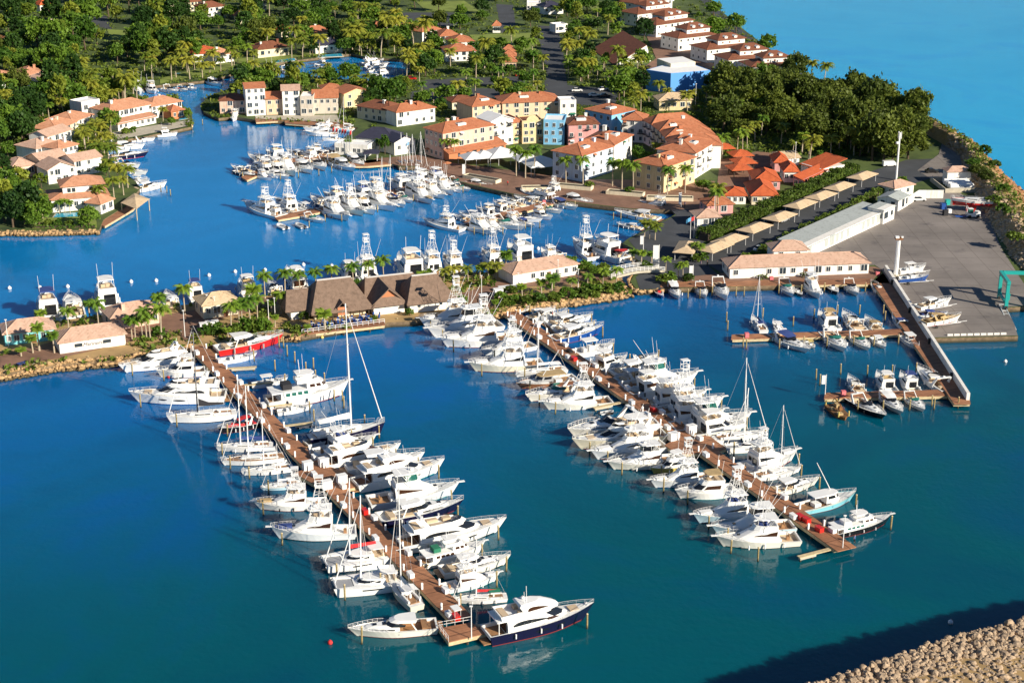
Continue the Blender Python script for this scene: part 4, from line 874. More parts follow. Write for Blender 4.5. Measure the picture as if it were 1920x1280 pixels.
CAT = {'sport_fisher': 'fishing yacht', 'motor_yacht': 'motor yacht', 'express': 'cruiser', 'sedan': 'cruiser', 'console': 'motorboat', 'sailboat': 'sailing boat', 'catamaran': 'catamaran', 'trawler': 'yacht', 'lobster_boat': 'boat', 'dinghy': 'dinghy', 'workboat': 'barge'}
PROTO, USED = {}, set()
def get_boat(t):
    if t not in PROTO:
        fn, kw = TYPES[t]; PROTO[t] = fn(**kw)
    r = PROTO[t]
    if t not in USED: USED.add(t); return r
    o = dup(r, (0, 0, 0), 0)
    for ch in o.children:
        for sl in ch.material_slots: sl.link = 'DATA'
    return o
BOATS = []; FEND = {'sport_fisher': .75, 'motor_yacht': 1.3, 'express': .75, 'sedan': .8, 'sailboat': .7, 'trawler': 1.1}
FENDER = MB().tube((0, 0, -.42), (0, 0, .42), .15, .15, 7).mesh('fender', M['plastic']); TEND = boxes((0, 0, 0, 2.6, 1.3, .55)); TEND.box(1.5, 0, -.05, .7, .8, .4); TEND = TEND.mesh('foredeck_tender', M['canvas'])
def place(t, pos, ang, L, label, group, hull=None, bw=1.0, hz=1.0, parts=None, z=0.0):
    o = get_boat(t); fn = TYPES[t][0].__name__; s = L / L0[fn][0]; hz *= random.uniform(.93, 1.08); bw *= random.uniform(.94, 1.05)
    o.location = (pos[0], pos[1], z); o.rotation_euler = (R(random.uniform(-.8, .8)), 0, ang) if z == 0 else (0, 0, ang); o.scale = (s, s * bw, s * hz)
    tag(o, label, CAT[fn], group)
    if hull: recolour(o, 'hull', M[hull])
    for k, m in (parts or {}).items(): recolour(o, k, M[m])
    if not hull and fn in ('sport_fisher', 'express', 'sedan', 'motor_yacht') and 'hull' not in (parts or {}) and 'navy' not in label and 'black' not in t:
        if t not in ('ecn', 'eck'): recolour(o, 'hull', M[random.choice(('gel', 'gel', 'gelw', 'gelc'))])
        if 'boot_stripe' not in (parts or {}): recolour(o, 'boot_stripe', M[random.choice(('bordeaux', 'navy', 'black', 'tealst', 'blue', 'redst'))])
        if fn in ('sport_fisher', 'sedan'): recolour(o, 'side_window', M[random.choice(('glass', 'glass', 'tint'))]) if 'brown' not in label and 'black' not in label else None
        recolour(o, 'cockpit_sole', M[random.choice(('teak', 'deck', 'seat'))])
    if fn in FEND and L > 8:
        b = L0[fn][1] / 2; sg = random.choice((1, -1)); fm = M[random.choice(('plastic', 'navy', 'engine', 'plastic'))]
        for x in (-.28, -.05, .14): inst('fender', FENDER, o, (L0[fn][0] * x, sg * (b + .14), FEND[fn]), 0, 1.0, fm)
        if fn == 'sport_fisher' and random.random() < .3: inst('foredeck_tender', TEND, o, (5.2, 0, 2.35), 0, 1.0, M[random.choice(('bcanvas', 'canvas', 'grey', 'tan'))])
        if fn in ('sport_fisher', 'sedan') and random.random() < .35: recolour(o, 'helm_seats', M[random.choice(('bcanvas', 'gel', 'tan'))])
    BOATS.append((o, ang, L, L0[fn][1] * s * bw)); return o
def row(phrase, group, items, order='from shore'):
    """items: (type, stern u, stern v, bow u, bow v, description[, options])"""
    key = {'from left': lambda q: q[1] + q[3], 'from right': lambda q: -q[1] - q[3], 'from viewer': lambda q: -q[2] - q[4], 'from back': lambda q: q[2] + q[4], 'from shore': lambda q: q[2]}[order]
    for i, it in enumerate(sorted(items, key=key)):
        t, us, vs_, ub, vb, d = it[:6]; kw = dict(it[6]) if len(it) > 6 else {}
        zd = kw.pop('zd', 1.3); p, q = G(us, vs_, zd), G(ub, vb, zd); L = kw.pop('L', None); ang = math.atan2(q.y - p.y, q.x - p.x)
        if 'a' in kw: ang = R(kw.pop('a'))
        Lr = (q - p).length; fn = TYPES[t][0].__name__
        if 'lagoon' in phrase or 'pavilion' in phrase or 'waterfront' in phrase: Lr = min(Lr, {'sedan': 13.5, 'express': 15, 'motor_yacht': 19, 'console': 9}.get(fn, 18))
        if 'canal' in phrase: Lr = min(Lr, {'sedan': 11.5, 'express': 12, 'console': 8}.get(fn, 14))
        if 'lagoon' in phrase and fn != 'sailboat': kw['hz'] = kw.get('hz', 1.0) * .88
        c = p.lerp(q, .5) if L is None else p + Vector((math.cos(ang), math.sin(ang), 0)) * (L / 2)
        place(t, c, ang, L or Lr, f'{d}, {ordn(i)} {order} {phrase}', group, **kw)
def rowf(phrase, group, ang, items, order='from left'):
    """boats seen end on: (type, centre u, centre v, beam in pixels, description[, options])"""
    for i, it in enumerate(sorted(items, key=lambda q: q[1])):
        t, u, v, w, d = it[:5]; kw = dict(it[5]) if len(it) > 5 else {}
        a = kw.pop('a', ang); fn = TYPES[t][0].__name__; px_m = 8 * (v + 452) / 1092; L = kw.pop('L', None) or w / px_m * L0[fn][0] / L0[fn][1]
        if 'boatyard dock' in phrase or 'small dock' in phrase: L *= .92; kw['hz'] = kw.get('hz', 1.0) * .84
        place(t, G(u, v, .9), R(a), L, f'{d}, {ordn(i)} {order} {phrase}', group, **kw)

def pack(phrase, group, a, b, order, step=4.6):
    """small boats in the slips between the others along a lagoon dock"""
    a, b = G(*a, 1), G(*b, 1); d = b - a; W_ = d.length; d.normalize(); nr = Vector((-d.y, d.x, 0)); used = set()
    for sgn in (1, -1):
        x = 2.0
        while x < W_ - 1:
            L = random.uniform(8.5, 12); c = a + d * x + nr * sgn * (L / 2 + 1.4); near = sorted(BOATS, key=lambda q: (q[0].location.xy - c.xy).length)[:4]; gap = (near[0][0].location.xy - c.xy).length; lb = next((q[0]['label'] for q in near if phrase in q[0]['label'] and ', ' in q[0]['label'] and q[0]['label'] not in used), ''); x += step
            if gap < 3.7 or not lb: continue
            used.add(lb); t, ds = random.choice((('ec', 'low white open cruiser'), ('ech', 'low white hardtop cruiser'), ('ecw', 'white boat with pale canopy'), ('ecg', 'white boat with teal screen'), ('sfn', 'small white convertible')))
            place(t, c, math.atan2(nr.y * sgn, nr.x * sgn) + R(random.uniform(-5, 5)), L, f"{ds} beside the {lb.split(', ')[-1].split(' ')[0]} boat {order} {phrase}", group, hz=.9)
# ---------------------------------------------------------------- the fleet, pixel positions read off the photograph
gr = 'boats moored along the left pier'
row('left side, left pier', gr, [
    ('my', 357, 662, 222, 685, 'big white motor yacht with dark window band', dict(zd=2)),
    ('fc', 385, 690, 293, 698, 'small white flybridge cruiser with black stern outboard'),
    ('my', 424, 733, 241, 738, 'longest white motor yacht with arched windows', dict(zd=2)),
    ('syk', 444, 771, 312, 782, 'slim white sailing yacht with black mast', dict(hz=1.05)),
    ('ecw', 486, 786, 450, 794, 'small black boat with red canvas tops', dict(hull='black', L=9, hz=1.3, parts={'canvas_top': 'rcanvas', 'cockpit_seats': 'red', 'foredeck_cabin': 'rcanvas'})),
    ('syb', 512, 829, 402, 834, 'white sailing yacht with blue sail cover'),
    ('sy', 532, 850, 413, 861, 'long low sailing yacht with tall white mast', dict(parts={'deck': 'teak'})),
    ('sym', 549, 869, 451, 880, 'small bare decked sailing yacht'),
    ('sy', 562, 896, 488, 908, 'broad blue shaded sailing yacht', dict(bw=1.5, hull='ice')),
    ('sft', 612, 935, 474, 943, 'white convertible with dinghy alongside', dict(hz=.9)),
    ('sf', 668, 990, 507, 997, 'white sportfishing yacht with tall tower', dict()),
    ('ctr', 724, 1030, 604, 1052, 'white catamaran with red sail cover', dict(zd=1.5, bw=.9)),
    ('ct', 750, 1078, 622, 1094, 'white catamaran with cream seats', dict(zd=1.5, bw=.9)),
    ('syn', 783, 1134, 757, 1090, 'small white ketch lying along the pier', dict(hull='gel2', a=118, L=11.5, hz=1.25)),
    ('ech', 820, 1168, 652, 1182, 'large low white sport boat with brown seats', dict(zd=1.0, hz=.78, parts={'cockpit_seats': 'teak'})),
])
row('right side, left pier', gr, [
    ('ech', 404, 654, 532, 632, 'white speedboat with broad red stripe', dict(hull='red')),
    ('cc1', 411, 671, 482, 661, 'small open white boat with outboard'),
    ('cc', 470, 716, 540, 706, 'small sport boat with radar arch'),
    ('tr', 498, 745, 655, 722, 'big old white trawler yacht with green windows', dict(zd=2)),
    ('cc1', 518, 766, 586, 756, 'white open boat with black outboard below the trawler'),
    ('syn', 578, 822, 722, 798, 'tall dark hulled sloop with the highest mast', dict(hz=1.42)),
    ('ecw', 572, 826, 664, 806, 'dark boat with black canopy and white top'),
    ('sfn', 588, 845, 706, 821, 'white sportfishing yacht without tower'),
    ('myt', 604, 866, 752, 836, 'white motor yacht with square side windows', dict(zd=1.7)),
    ('ech', 648, 876, 797, 855, 'long white express yacht'),
    ('myl', 664, 900, 834, 865, 'large white yacht with brown windows and raised awning', dict(zd=2)),
    ('sfg', 690, 934, 862, 911, 'white sportfishing yacht with glassed bridge', dict(zd=1.6)),
    ('ech', 709, 968, 870, 940, 'navy hulled express yacht', dict(hull='navy', zd=1.5)),
    ('my', 748, 1014, 950, 976, 'sleek white yacht with long pointed bow', dict(zd=1.8, hz=.9)),
    ('trg', 786, 1046, 910, 1018, 'white trawler with green canvas covers', dict(zd=1.6)),
    ('ech', 826, 1066, 958, 1043, 'white express boat with red bow fender'),
    ('sfs', 828, 1096, 938, 1075, 'white fishing boat with folded outriggers', dict(zd=1.2)),
    ('syg', 951, 1110, 846, 1117, 'white sailboat with green bimini and red cover'),
    ('myl', 910, 1180, 1114, 1135, 'navy and white flybridge yacht with arched windows', dict(zd=2.0, hull='navy', hz=1.0)),
])
gr = 'boats moored along the right pier'
row('left side, right pier', gr, [
    ('sf', 905, 590, 785, 601, 'white sportfishing yacht with three cabin windows', dict(zd=1.7)),
    ('sfe', 940, 602, 801, 621, 'white sportfishing yacht with black upper windscreen', dict(zd=1.7)),
    ('sft', 964, 626, 824, 639, 'white sportfishing yacht with brown side window', dict(zd=1.7)),
    ('sfn', 1000, 642, 902, 663, 'half hidden white fishing boat'),
    ('sf', 1018, 672, 878, 683, 'cream hulled sportfishing yacht with tall tower', dict(zd=1.8, hull='gel2')),
    ('sy', 1062, 686, 964, 697, 'white motorsailer with tall mast', dict()),
    ('lb', 1080, 702, 967, 720, 'old brown wooden boat with orange cover', dict(hull='wood', parts={'rub_rail': 'teak', 'hardtop': 'tan', 'wheelhouse': 'grey'}, hz=.8)),
    ('ecg', 1096, 724, 985, 744, 'white express cruiser with green windscreen'),
    ('sft', 1146, 744, 1016, 757, 'white sportfishing yacht with yellow fenders on foredeck', dict(zd=1.5)),
    ('ec', 1215, 783, 1064, 809, 'large white sport yacht with tan cover', dict(zd=1.7, bw=1.1)),
    ('myb', 1246, 806, 1072, 827, 'cream yacht with black hull stripe', dict(zd=1.9, hull='gel2', hz=.9)),
    ('sfn', 1246, 828, 1107, 852, 'white sportfishing boat without tower'),
    ('sfe', 1270, 852, 1138, 868, 'white convertible with green side windows', dict(zd=1.5, hz=.95)),
    ('fc', 1296, 862, 1219, 878, 'small yellow hulled cruiser', dict(hull='yellow')),
    ('sf', 1336, 885, 1218, 902, 'white sportfishing yacht with tower and black windows', dict(zd=1.5)),
    ('fct', 1378, 912, 1265, 923, 'white flybridge cruiser with tan canopy'),
    ('sf', 1432, 948, 1299, 967, 'sky blue hulled sportfishing yacht with tall tower', dict(hull='ice', zd=1.6)),
    ('sfe', 1488, 976, 1333, 990, 'ice blue hulled yacht with black windscreen', dict(hull='ice', zd=1.6)),
    ('sfx', 1498, 1000, 1341, 1010, 'white convertible with brown oval window', dict(zd=1.5, hz=.92)),
])
row('right side, right pier', gr, [
    ('cc1', 946, 584, 994, 576, 'small white open boat at the rocks'),
    ('ecw', 992, 592, 1042, 576, 'small cruiser with white cover'),
    ('cc', 1000, 600, 1064, 584, 'sport boat with people aboard'),
    ('ech', 1026, 604, 1112, 590, 'white express yacht'),
    ('ec', 1036, 614, 1118, 604, 'white boat with grey roof arch'),
    ('ech', 1034, 634, 1132, 614, 'blue hulled white express yacht', dict(hull='blue')),
    ('cc', 1070, 659, 1152, 646, 'white centre console with black outboards'),
    ('fc', 1108, 688, 1176, 668, 'white flybridge cruiser with grey canvas'),
    ('ec', 1180, 672, 1234, 661, 'small white cruiser beyond the others'),
    ('ech', 1146, 696, 1250, 679, 'white express cruiser with teal cover'),
    ('ecw', 1156, 710, 1240, 694, 'white cruiser with round canopy'),
    ('sfg', 1166, 722, 1310, 704, 'white sportfishing yacht with open foredeck', dict(zd=1.5)),
    ('fc', 1178, 734, 1272, 716, 'white flybridge cruiser with tan trim'),
    ('sfn', 1198, 752, 1326, 738, 'white fishing boat with enclosed bridge'),
    ('sf', 1228, 768, 1358, 750, 'white sportfishing boat with thin outriggers', dict(zd=1.5)),
    ('sfx', 1234, 782, 1360, 772, 'white convertible with brown windows'),
    ('sfg', 1260, 796, 1410, 780, 'large white yacht with swept roof', dict(zd=1.6)),
    ('fc', 1290, 810, 1400, 794, 'white cruiser stern to the plaza'),
    ('sym', 1338, 820, 1440, 806, 'white sailing yacht with furled jib behind', dict(hz=1.1)),
    ('ct', 1444, 828, 1358, 836, 'white sailing boat with bare mast, bow to pier', dict(bw=.55, hz=.95)),
    ('sfs', 1380, 874, 1496, 846, 'white sportfishing yacht with tower and blue canoe', dict(zd=1.6)),
    ('sy', 1414, 888, 1503, 872, 'white broad sloop with thick mast', dict(hz=1.0, bw=1.2)),
    ('ech', 1440, 914, 1537, 893, 'white power cruiser with black windows', dict(zd=1.5)),
    ('lb', 1496, 948, 1605, 924, 'sky blue lobster boat with long pole'),
    ('tr', 1556, 992, 1672, 967, 'black hulled expedition yacht', dict(hull='black', hz=.8, parts={'canvas_enclosure': 'gel'})),
])
gr = 'small boats at the boatyard quay and docks'
rowf('at the office quay', gr, -84, [
    ('cc1', 1236, 547, 17, 'small blue and red motorboat', dict(parts={'console': 'red', 'hull': 'blue'})), ('ecw', 1265, 546, 24, 'white cruiser with white cover'), ('ec', 1316, 545, 22, 'small white cruiser with black trim'),
    ('ec', 1352, 545, 30, 'wide white open cruiser'), ('ecg', 1476, 541, 26, 'white cruiser with teal windscreen'), ('cck', 1497, 545, 15, 'dark narrow skiff'), ('sfn', 1524, 543, 31, 'tall white flybridge fishing boat', dict(L=13)),
    ('cck', 1562, 540, 18, 'small black open boat'), ('ec', 1597, 540, 23, 'white bow rider'), ('cc1', 1647, 540, 20, 'grey work skiff', dict(a=105))])
rowf('behind the upper boatyard dock', gr, 98, [
    ('syb', 1421, 605, 26, 'white sailing yacht with blue bimini', dict(L=11.5, hz=1.15)), ('cc', 1458, 609, 19, 'small white open boat'), ('fct', 1550, 602, 35, 'white flybridge cruiser with tan top'),
    ('ec', 1597, 603, 34, 'white cruiser with dark open cockpit'), ('ect', 1636, 607, 27, 'small cruiser with tan canvas'), ('ecb', 1686, 601, 24, 'pale cruiser in the jetty shade')])
rowf('before the upper boatyard dock', gr, -80, [
    ('ecb', 1483, 641, 37, 'white cruiser with blue cockpit cover', dict(a=-62)), ('ccy', 1521, 642, 14, 'tiny skiff with yellow cover'), ('ecg', 1566, 639, 35, 'white cruiser with teal windscreen'),
    ('ecg', 1613, 638, 31, 'white sport boat with teal dash'), ('cc', 1649, 639, 21, 'small white fishing boat'), ('cc', 1708, 639, 25, 'white centre console boat')])
rowf('behind the lower small dock', gr, 96, [
    ('ec', 1603, 720, 28, 'white cruiser with open cockpit'), ('fc', 1658, 717, 34, 'white flybridge boat with outriggers'), ('fcb', 1702, 717, 32, 'white sedan with black stern windows'), ('ec', 1749, 711, 40, 'long white cruiser by the wall', dict(a=106))])
rowf('before the lower small dock', gr, -80, [
    ('wb', 1571, 768, 31, 'rusty orange work barge with crane', dict(a=-78)), ('eck', 1626, 762, 37, 'black hulled sport cruiser', dict(a=-66)), ('ecw', 1671, 754, 35, 'white cruiser with white top'), ('ecg', 1715, 751, 30, 'small white cruiser with teal windscreen')])
gr = 'boats along the north side of the peninsula'
rowf("along the peninsula's north shore", gr, 110, [
    ('fcb', 90, 584, 44, 'white flybridge cruiser with blue top'), ('ecw', 137, 577, 37, 'white cruiser with rounded canopy'), ('fc', 200, 566, 45, 'large white flybridge cruiser'), ('ecw', 320, 568, 30, 'small white cruiser behind palms'),
    ('fcb', 365, 552, 30, 'white flybridge boat with black top'), ('fc', 462, 542, 32, 'white cruiser behind a palm'), ('ec', 514, 545, 28, 'small white boat behind palms'), ('myb', 552, 527, 42, 'big white yacht with rounded top', dict(L=17)),
    ('fc', 652, 514, 30, 'white boat left of the tower boat'), ('sf', 686, 512, 38, 'white sportfishing yacht with tall tower', dict(L=16)), ('fc', 767, 508, 45, 'white flybridge yacht with dark cockpit'), ('sf', 808, 501, 44, 'white tower boat with two upright outriggers', dict(L=16)),
    ('sfs', 849, 499, 40, 'white tower boat with round radar', dict(L=15)), ('sf', 922, 491, 38, 'white tower boat by bushy palms', dict(L=15)), ('fc', 974, 484, 42, 'white flybridge yacht above the white house'), ('sfn', 1029, 481, 34, 'white boat with tall canopy', dict(L=11)),
    ('ec', 1046, 481, 22, 'narrow white boat'), ('sf', 1095, 469, 40, 'white tower boat near the bridge', dict(L=15)), ('fc', 1130, 474, 40, 'white cruiser moored askew', dict(a=128)), ('ect', 1158, 480, 26, 'boat under a red cover', dict(a=135, parts={'canvas_top': 'rcanvas', 'hull': 'gel'})), ('cc', 1141, 452, 20, 'small white boat with wheel arch', dict(a=140))])
row('at the left edge', 'skiffs at the left edge', [('ccb', 20, 692, 72, 678, 'small white motorboat with blue canopy'), ('cc1', -30, 700, 12, 690, 'orange trimmed skiff', dict(hull='rust'))], 'from right')
gr = 'boats at the lagoon docks'
row('by the promenade corner of the lagoon', gr, [
    ('sfn', 1262, 388, 1200, 378, 'white sportfishing boat'), ('ech', 1236, 408, 1152, 396, 'white express yacht'), ('ech', 1204, 424, 1156, 416, 'grey blue sport boat', dict(hull='grey')), ('ribk', 1240, 424, 1204, 418, 'large dark inflatable boat', dict())], 'from back')
row("at the lagoon's right dock", gr, [
    ('sfs', 868, 426, 793, 412, 'white tower boat with dark stern'), ('sfn', 872, 416, 937, 436, 'white convertible'), ('ecg', 914, 408, 985, 426, 'white cruiser with teal cover'), ('ec', 952, 402, 1018, 410, 'white express boat'),
    ('ecg', 1008, 384, 1054, 394, 'cruiser with teal glass'), ('ecb', 1030, 374, 1083, 388, 'cruiser with dark canvas'), ('ech', 1054, 366, 1112, 380, 'white hardtop cruiser'), ('cc', 905, 402, 860, 396, 'small open boat'),
    ('fc', 930, 400, 892, 388, 'white flybridge boat'), ('fc', 955, 394, 914, 382, 'white flybridge cruiser'), ('ec', 985, 385, 940, 370, 'white sport boat'), ('my', 1040, 370, 975, 354, 'white yacht with high bridge', dict(zd=2)), ('sfs', 1060, 362, 1008, 350, 'white fishing boat with short tower'), ('ecb', 968, 408, 1002, 420, 'low cruiser between two taller ones'), ('fc', 996, 396, 1036, 406, 'cream topped cruiser')], 'from viewer')
row("at the lagoon's middle dock", gr, [
    ('sfs', 528, 402, 457, 383, 'white tower boat with dark window'), ('sf', 560, 394, 516, 374, 'white tower boat with tall outriggers'), ('cc', 585, 392, 556, 378, 'small white centre console'), ('ecn', 622, 388, 582, 368, 'navy boat with blue canopy'),
    ('sfn', 604, 386, 656, 409, 'white convertible with black side window'), ('fc', 648, 378, 606, 362, 'white flybridge boat'), ('sfs', 638, 378, 684, 400, 'white tower boat with cream hull', dict(hull='gel2')), ('fc', 700, 372, 654, 354, 'white cruiser with brown seats'), ('sfs', 682, 370, 745, 392, 'white fishing yacht with tower'),
    ('syb', 752, 376, 716, 364, 'sailing yacht with blue cover', dict(hz=1.2)), ('ecg', 744, 362, 774, 375, 'small boat with teal windscreen'), ('sy', 730, 366, 706, 356, 'white sailing yacht', dict(hz=1.2)), ('sfx', 752, 352, 816, 372, 'white convertible with red cover'), ('fc', 768, 352, 726, 336, 'white flybridge yacht'),
    ('sfn', 790, 350, 836, 368, 'white convertible'), ('sfs', 800, 342, 760, 328, 'white tower boat'), ('sfn', 812, 340, 852, 361, 'white long bowed convertible'), ('fc', 832, 336, 792, 322, 'white cruiser with bridge'), ('ecg', 850, 343, 882, 353, 'cream cruiser'), ('ech', 875, 338, 923, 347, 'black hulled express boat', dict(hull='black')),
    ('fc', 664, 378, 706, 398, 'white cruiser with narrow bridge'), ('ec', 720, 366, 760, 384, 'low express boat'), ('sfn', 770, 356, 812, 378, 'white convertible with cream trim'), ('ecg', 780, 346, 744, 332, 'white boat with teal glass'), ('fc', 720, 362, 680, 344, 'white cruiser with tall bridge'), ('ech', 828, 342, 866, 356, 'white express yacht'), ('rib', 538, 424, 512, 412, 'grey inflatable', dict(L=6)), ('ribk', 572, 422, 548, 410, 'pale inflatable', dict(L=6))], 'from viewer')
row("at the lagoon's upper dock", gr, [
    ('eck', 442, 317, 478, 329, 'black and white speedboat', ), ('fc', 480, 306, 523, 336, 'white flybridge cruiser'), ('sfn', 516, 300, 562, 332, 'white convertible with cream hull', dict(hull='gel2')), ('ech', 548, 300, 594, 326, 'black striped express boat'), ('ec', 580, 296, 615, 318, 'white sport boat'),
    ('ect', 616, 294, 648, 312, 'boat under tan cover', dict(parts={'foredeck_cabin': 'tan', 'deck': 'tan', 'hull': 'tan'})), ('ech', 650, 292, 684, 311, 'white cruiser with dark stripe'), ('ec', 508, 306, 464, 290, 'white sport boat with open deck'), ('fc', 534, 300, 496, 282, 'white flybridge yacht'),
    ('ech', 574, 292, 536, 280, 'white yacht with black windows'), ('sfn', 600, 288, 586, 274, 'white boat with tower frame'), ('ech', 640, 290, 606, 276, 'express yacht with dark hull', dict(hull='grey')), ('fc', 500, 304, 542, 334, 'white cruiser with short bridge'), ('ech', 624, 300, 668, 318, 'low white cruiser between covered boats')], 'from left')
for ph, A, B, od in (("at the lagoon's upper dock", (466, 326), (655, 288), 'from left'), ("at the lagoon's middle dock", (528, 408), (840, 332), 'from viewer'), ("at the lagoon's right dock", (884, 417), (1062, 373), 'from viewer')): pack(ph, gr, A, B, od)
row('in front of the white pavilion', gr, [('my', 628, 236, 568, 240, 'white yacht with dark window'), ('sfn', 634, 248, 572, 248, 'white fishing yacht with yellow deck'), ('sfn', 646, 240, 612, 240, 'white boat half hidden'), ('ct', 664, 240, 630, 238, 'white catamaran with two masts', dict(hz=1.2)), ('ec', 640, 256, 604, 258, 'low white boat')], 'from back')
row('beside the promenade wall', gr, [('sym', 742, 303, 760, 312, 'small white racing sloop', dict(L=9)), ('sym', 752, 301, 772, 311, 'small white keelboat', dict(L=9)), ('sym', 763, 300, 784, 311, 'small white sloop with bare deck', dict(L=9)), ('sym', 774, 302, 798, 310, 'grey keelboat', dict(L=9, hull='grey'))], 'from left')
gr = 'boats along the left waterfront houses'
row('off the left waterfront houses', gr, [
    ('fc', 294, 250, 333, 248, 'white cruiser under the point'), ('ec', 246, 260, 291, 257, 'white express boat'), ('ec', 203, 264, 240, 266, 'white sport boat'), ('ech', 205, 274, 272, 272, 'long white express yacht'), ('ech', 200, 292, 279, 286, 'navy boat with red bottom', dict(hull='navy', parts={'boot_stripe': 'red'})),
    ('ec', 214, 304, 263, 309, 'white sport cruiser'), ('ec', 226, 316, 277, 321, 'white boat with red seats', dict(parts={'cockpit_seats': 'red'})), ('cc', 240, 334, 280, 338, 'white centre console'), ('ech', 246, 354, 313, 343, 'white yacht with pointed bow'), ('cc', 246, 340, 276, 332, 'small white boat')], 'from back')
row('below the pink corner house', gr, [('sfn', 443, 212, 444, 238, 'white fishing boat facing the viewer', dict(a=-88, L=11))], 'from left')
gr = 'boats in the far canal'
row('in the far canal', gr, [
    ('sfn', 250, 158, 266, 180, 'white fishing yacht'), ('fc', 276, 160, 294, 176, 'white flybridge boat'), ('ec', 306, 164, 334, 172, 'white cruiser'), ('ec', 332, 162, 352, 168, 'red seated boat', dict(parts={'cockpit_seats': 'red'})), ('cc', 352, 160, 368, 166, 'small white boat'), ('ecw', 390, 150, 416, 158, 'boat under white cover'),
    ('ec', 430, 150, 464, 154, 'white sport cruiser'), ('sfs', 452, 146, 480, 150, 'white tower boat'), ('ec', 484, 138, 506, 148, 'boat with red canopy', dict(hull='red')), ('fc', 498, 132, 522, 142, 'white flybridge cruiser'), ('ec', 528, 128, 550, 138, 'white cruiser with teal glass'), ('ecw', 586, 122, 612, 126, 'white covered boat'), ('fc', 596, 116, 618, 120, 'white flybridge boat')], 'from left')
row('in the white cluster at the canal head', gr, [('my', 680, 118, 720, 112, 'white yacht'), ('sfn', 684, 124, 728, 120, 'white fishing boat'), ('my', 690, 130, 738, 127, 'large white yacht'), ('sfn', 700, 137, 742, 134, 'white convertible'), ('fc', 688, 152, 726, 148, 'white cruiser nearest the bank')], 'from back')
# boats standing ashore and dinghies
gr = 'boats ashore in the boatyard'
def ashore(t, us, vs_, ub, vb, label, z, **kw):
    p, q = G(us, vs_, LAND + z + 1), G(ub, vb, LAND + z + 1); a = math.atan2(q.y - p.y, q.x - p.x); o = place(t, p.lerp(q, .5), a, (q - p).length, label, gr, z=LAND + z, **kw)
    return o
def trailer(o, L, label):
    r = empty('boat_trailer', (o.location.x, o.location.y, LAND), o.rotation_euler.z); tag(r, label, 'trailer', 'trailers under the boats ashore')
    boxes((0, .5, .55, L * .95, .12, .15), (0, -.5, .55, L * .95, .12, .15), (-L * .2, 0, .55, .15, 1.6, .15), (L * .2, 0, .55, .15, 1.2, .15), (L * .55, 0, .5, L * .25, .12, .12)).build('frame', M['steel'], r)
    for s in (1, -1):
        w = MB(); w.tube((-L * .2, s * .95 - .12, .36), (-L * .2, s * .95 + .12, .36), .36, n=10); w.build('wheel', M['tyre'], r)
for a, lab, tl in [(('cc1', 1684, 520, 1742, 516, ), 'blue striped open boat on trailer beside the light tower', 'trailer under the blue striped boat'), (('cc', 1684, 505, 1736, 498), 'white fishing boat behind the blue striped boat in the yard', 'trailer under the white boat by the light tower'),
                   (('ech', 1720, 573, 1784, 561), 'white boat with arched roof standing on the yard', 'trailer under the white arched boat'), (('ect', 1732, 602, 1802, 592), 'boat under a tan tarpaulin standing on the yard', 'trailer under the tan covered boat')]:
    kw = {}
    if a[0] == 'ect': kw = dict(parts={'foredeck_cabin': 'tan', 'deck': 'tan', 'windscreen': 'tan', 'cockpit_seats': 'tan', 'radar_arch': 'tan', 'cockpit_sole': 'tan'})
    if 'blue' in lab and a[0] == 'cc1': kw = dict(hull='blue')
    o = ashore(*a, lab, .95, **kw); trailer(o, BOATS[-1][2], tl)
o = ashore('ech', 1722, 586, 1778, 584, 'boat under a dark blue tarpaulin behind the tan one', .9, parts={k: 'bcanvas' for k in ('foredeck_cabin', 'deck', 'windscreen', 'hardtop', 'cockpit_seats', 'cockpit_sole')}); trailer(o, 8, 'trailer under the dark blue covered boat')
o = ashore('sym', 1862, 378, 1782, 374, 'white yacht with red bottom standing on keel in the yard', 2.4, hz=1.35, hull='red')
for ch in list(o.children):
    if ch.name.split('.')[0] in ('mast', 'boom', 'sail_cover', 'rigging', 'furled_jib'): bpy.data.objects.remove(ch)
h_ = Hull(14, 3.9, 1.1, 1.4, full=1.9, tc=.0, rake=.06, stern=.8); h_.band(.45, 1.0, 0, 1, .02).build('topside', M['gel'], o)
MB().box(0, 0, -1.4, 3.0, .4, 1.9, taper=1.2).build('keel', M['red'], o)
def dg(t, u, v, ang, label, L=3.6, **kw): place(t, G(u, v, .4), R(ang), L, label, 'dinghies', **kw)
dg('rib', 592, 953, 200, 'white rubber dinghy alongside the black windowed convertible')
dg('ribk', 1137, 772, 25, 'grey rubber dinghy under the finger pier at the yellow fender yacht')
dg('rib', 522, 866, 25, 'white rubber dinghy behind the small bare decked sailing yacht')
dg('rib', 930, 668, 200, 'white rubber dinghy behind the cream hulled sportfishing yacht')
dg('ribk', 1378, 820, 120, 'grey rubber dinghy hanging off the right pier plaza')
dg('rib', 848, 1130, 118, 'white covered dinghy beside the left pier end')
dg('ribk', 1534, 944, 20, 'dark rubber dinghy between sky blue and black yachts')
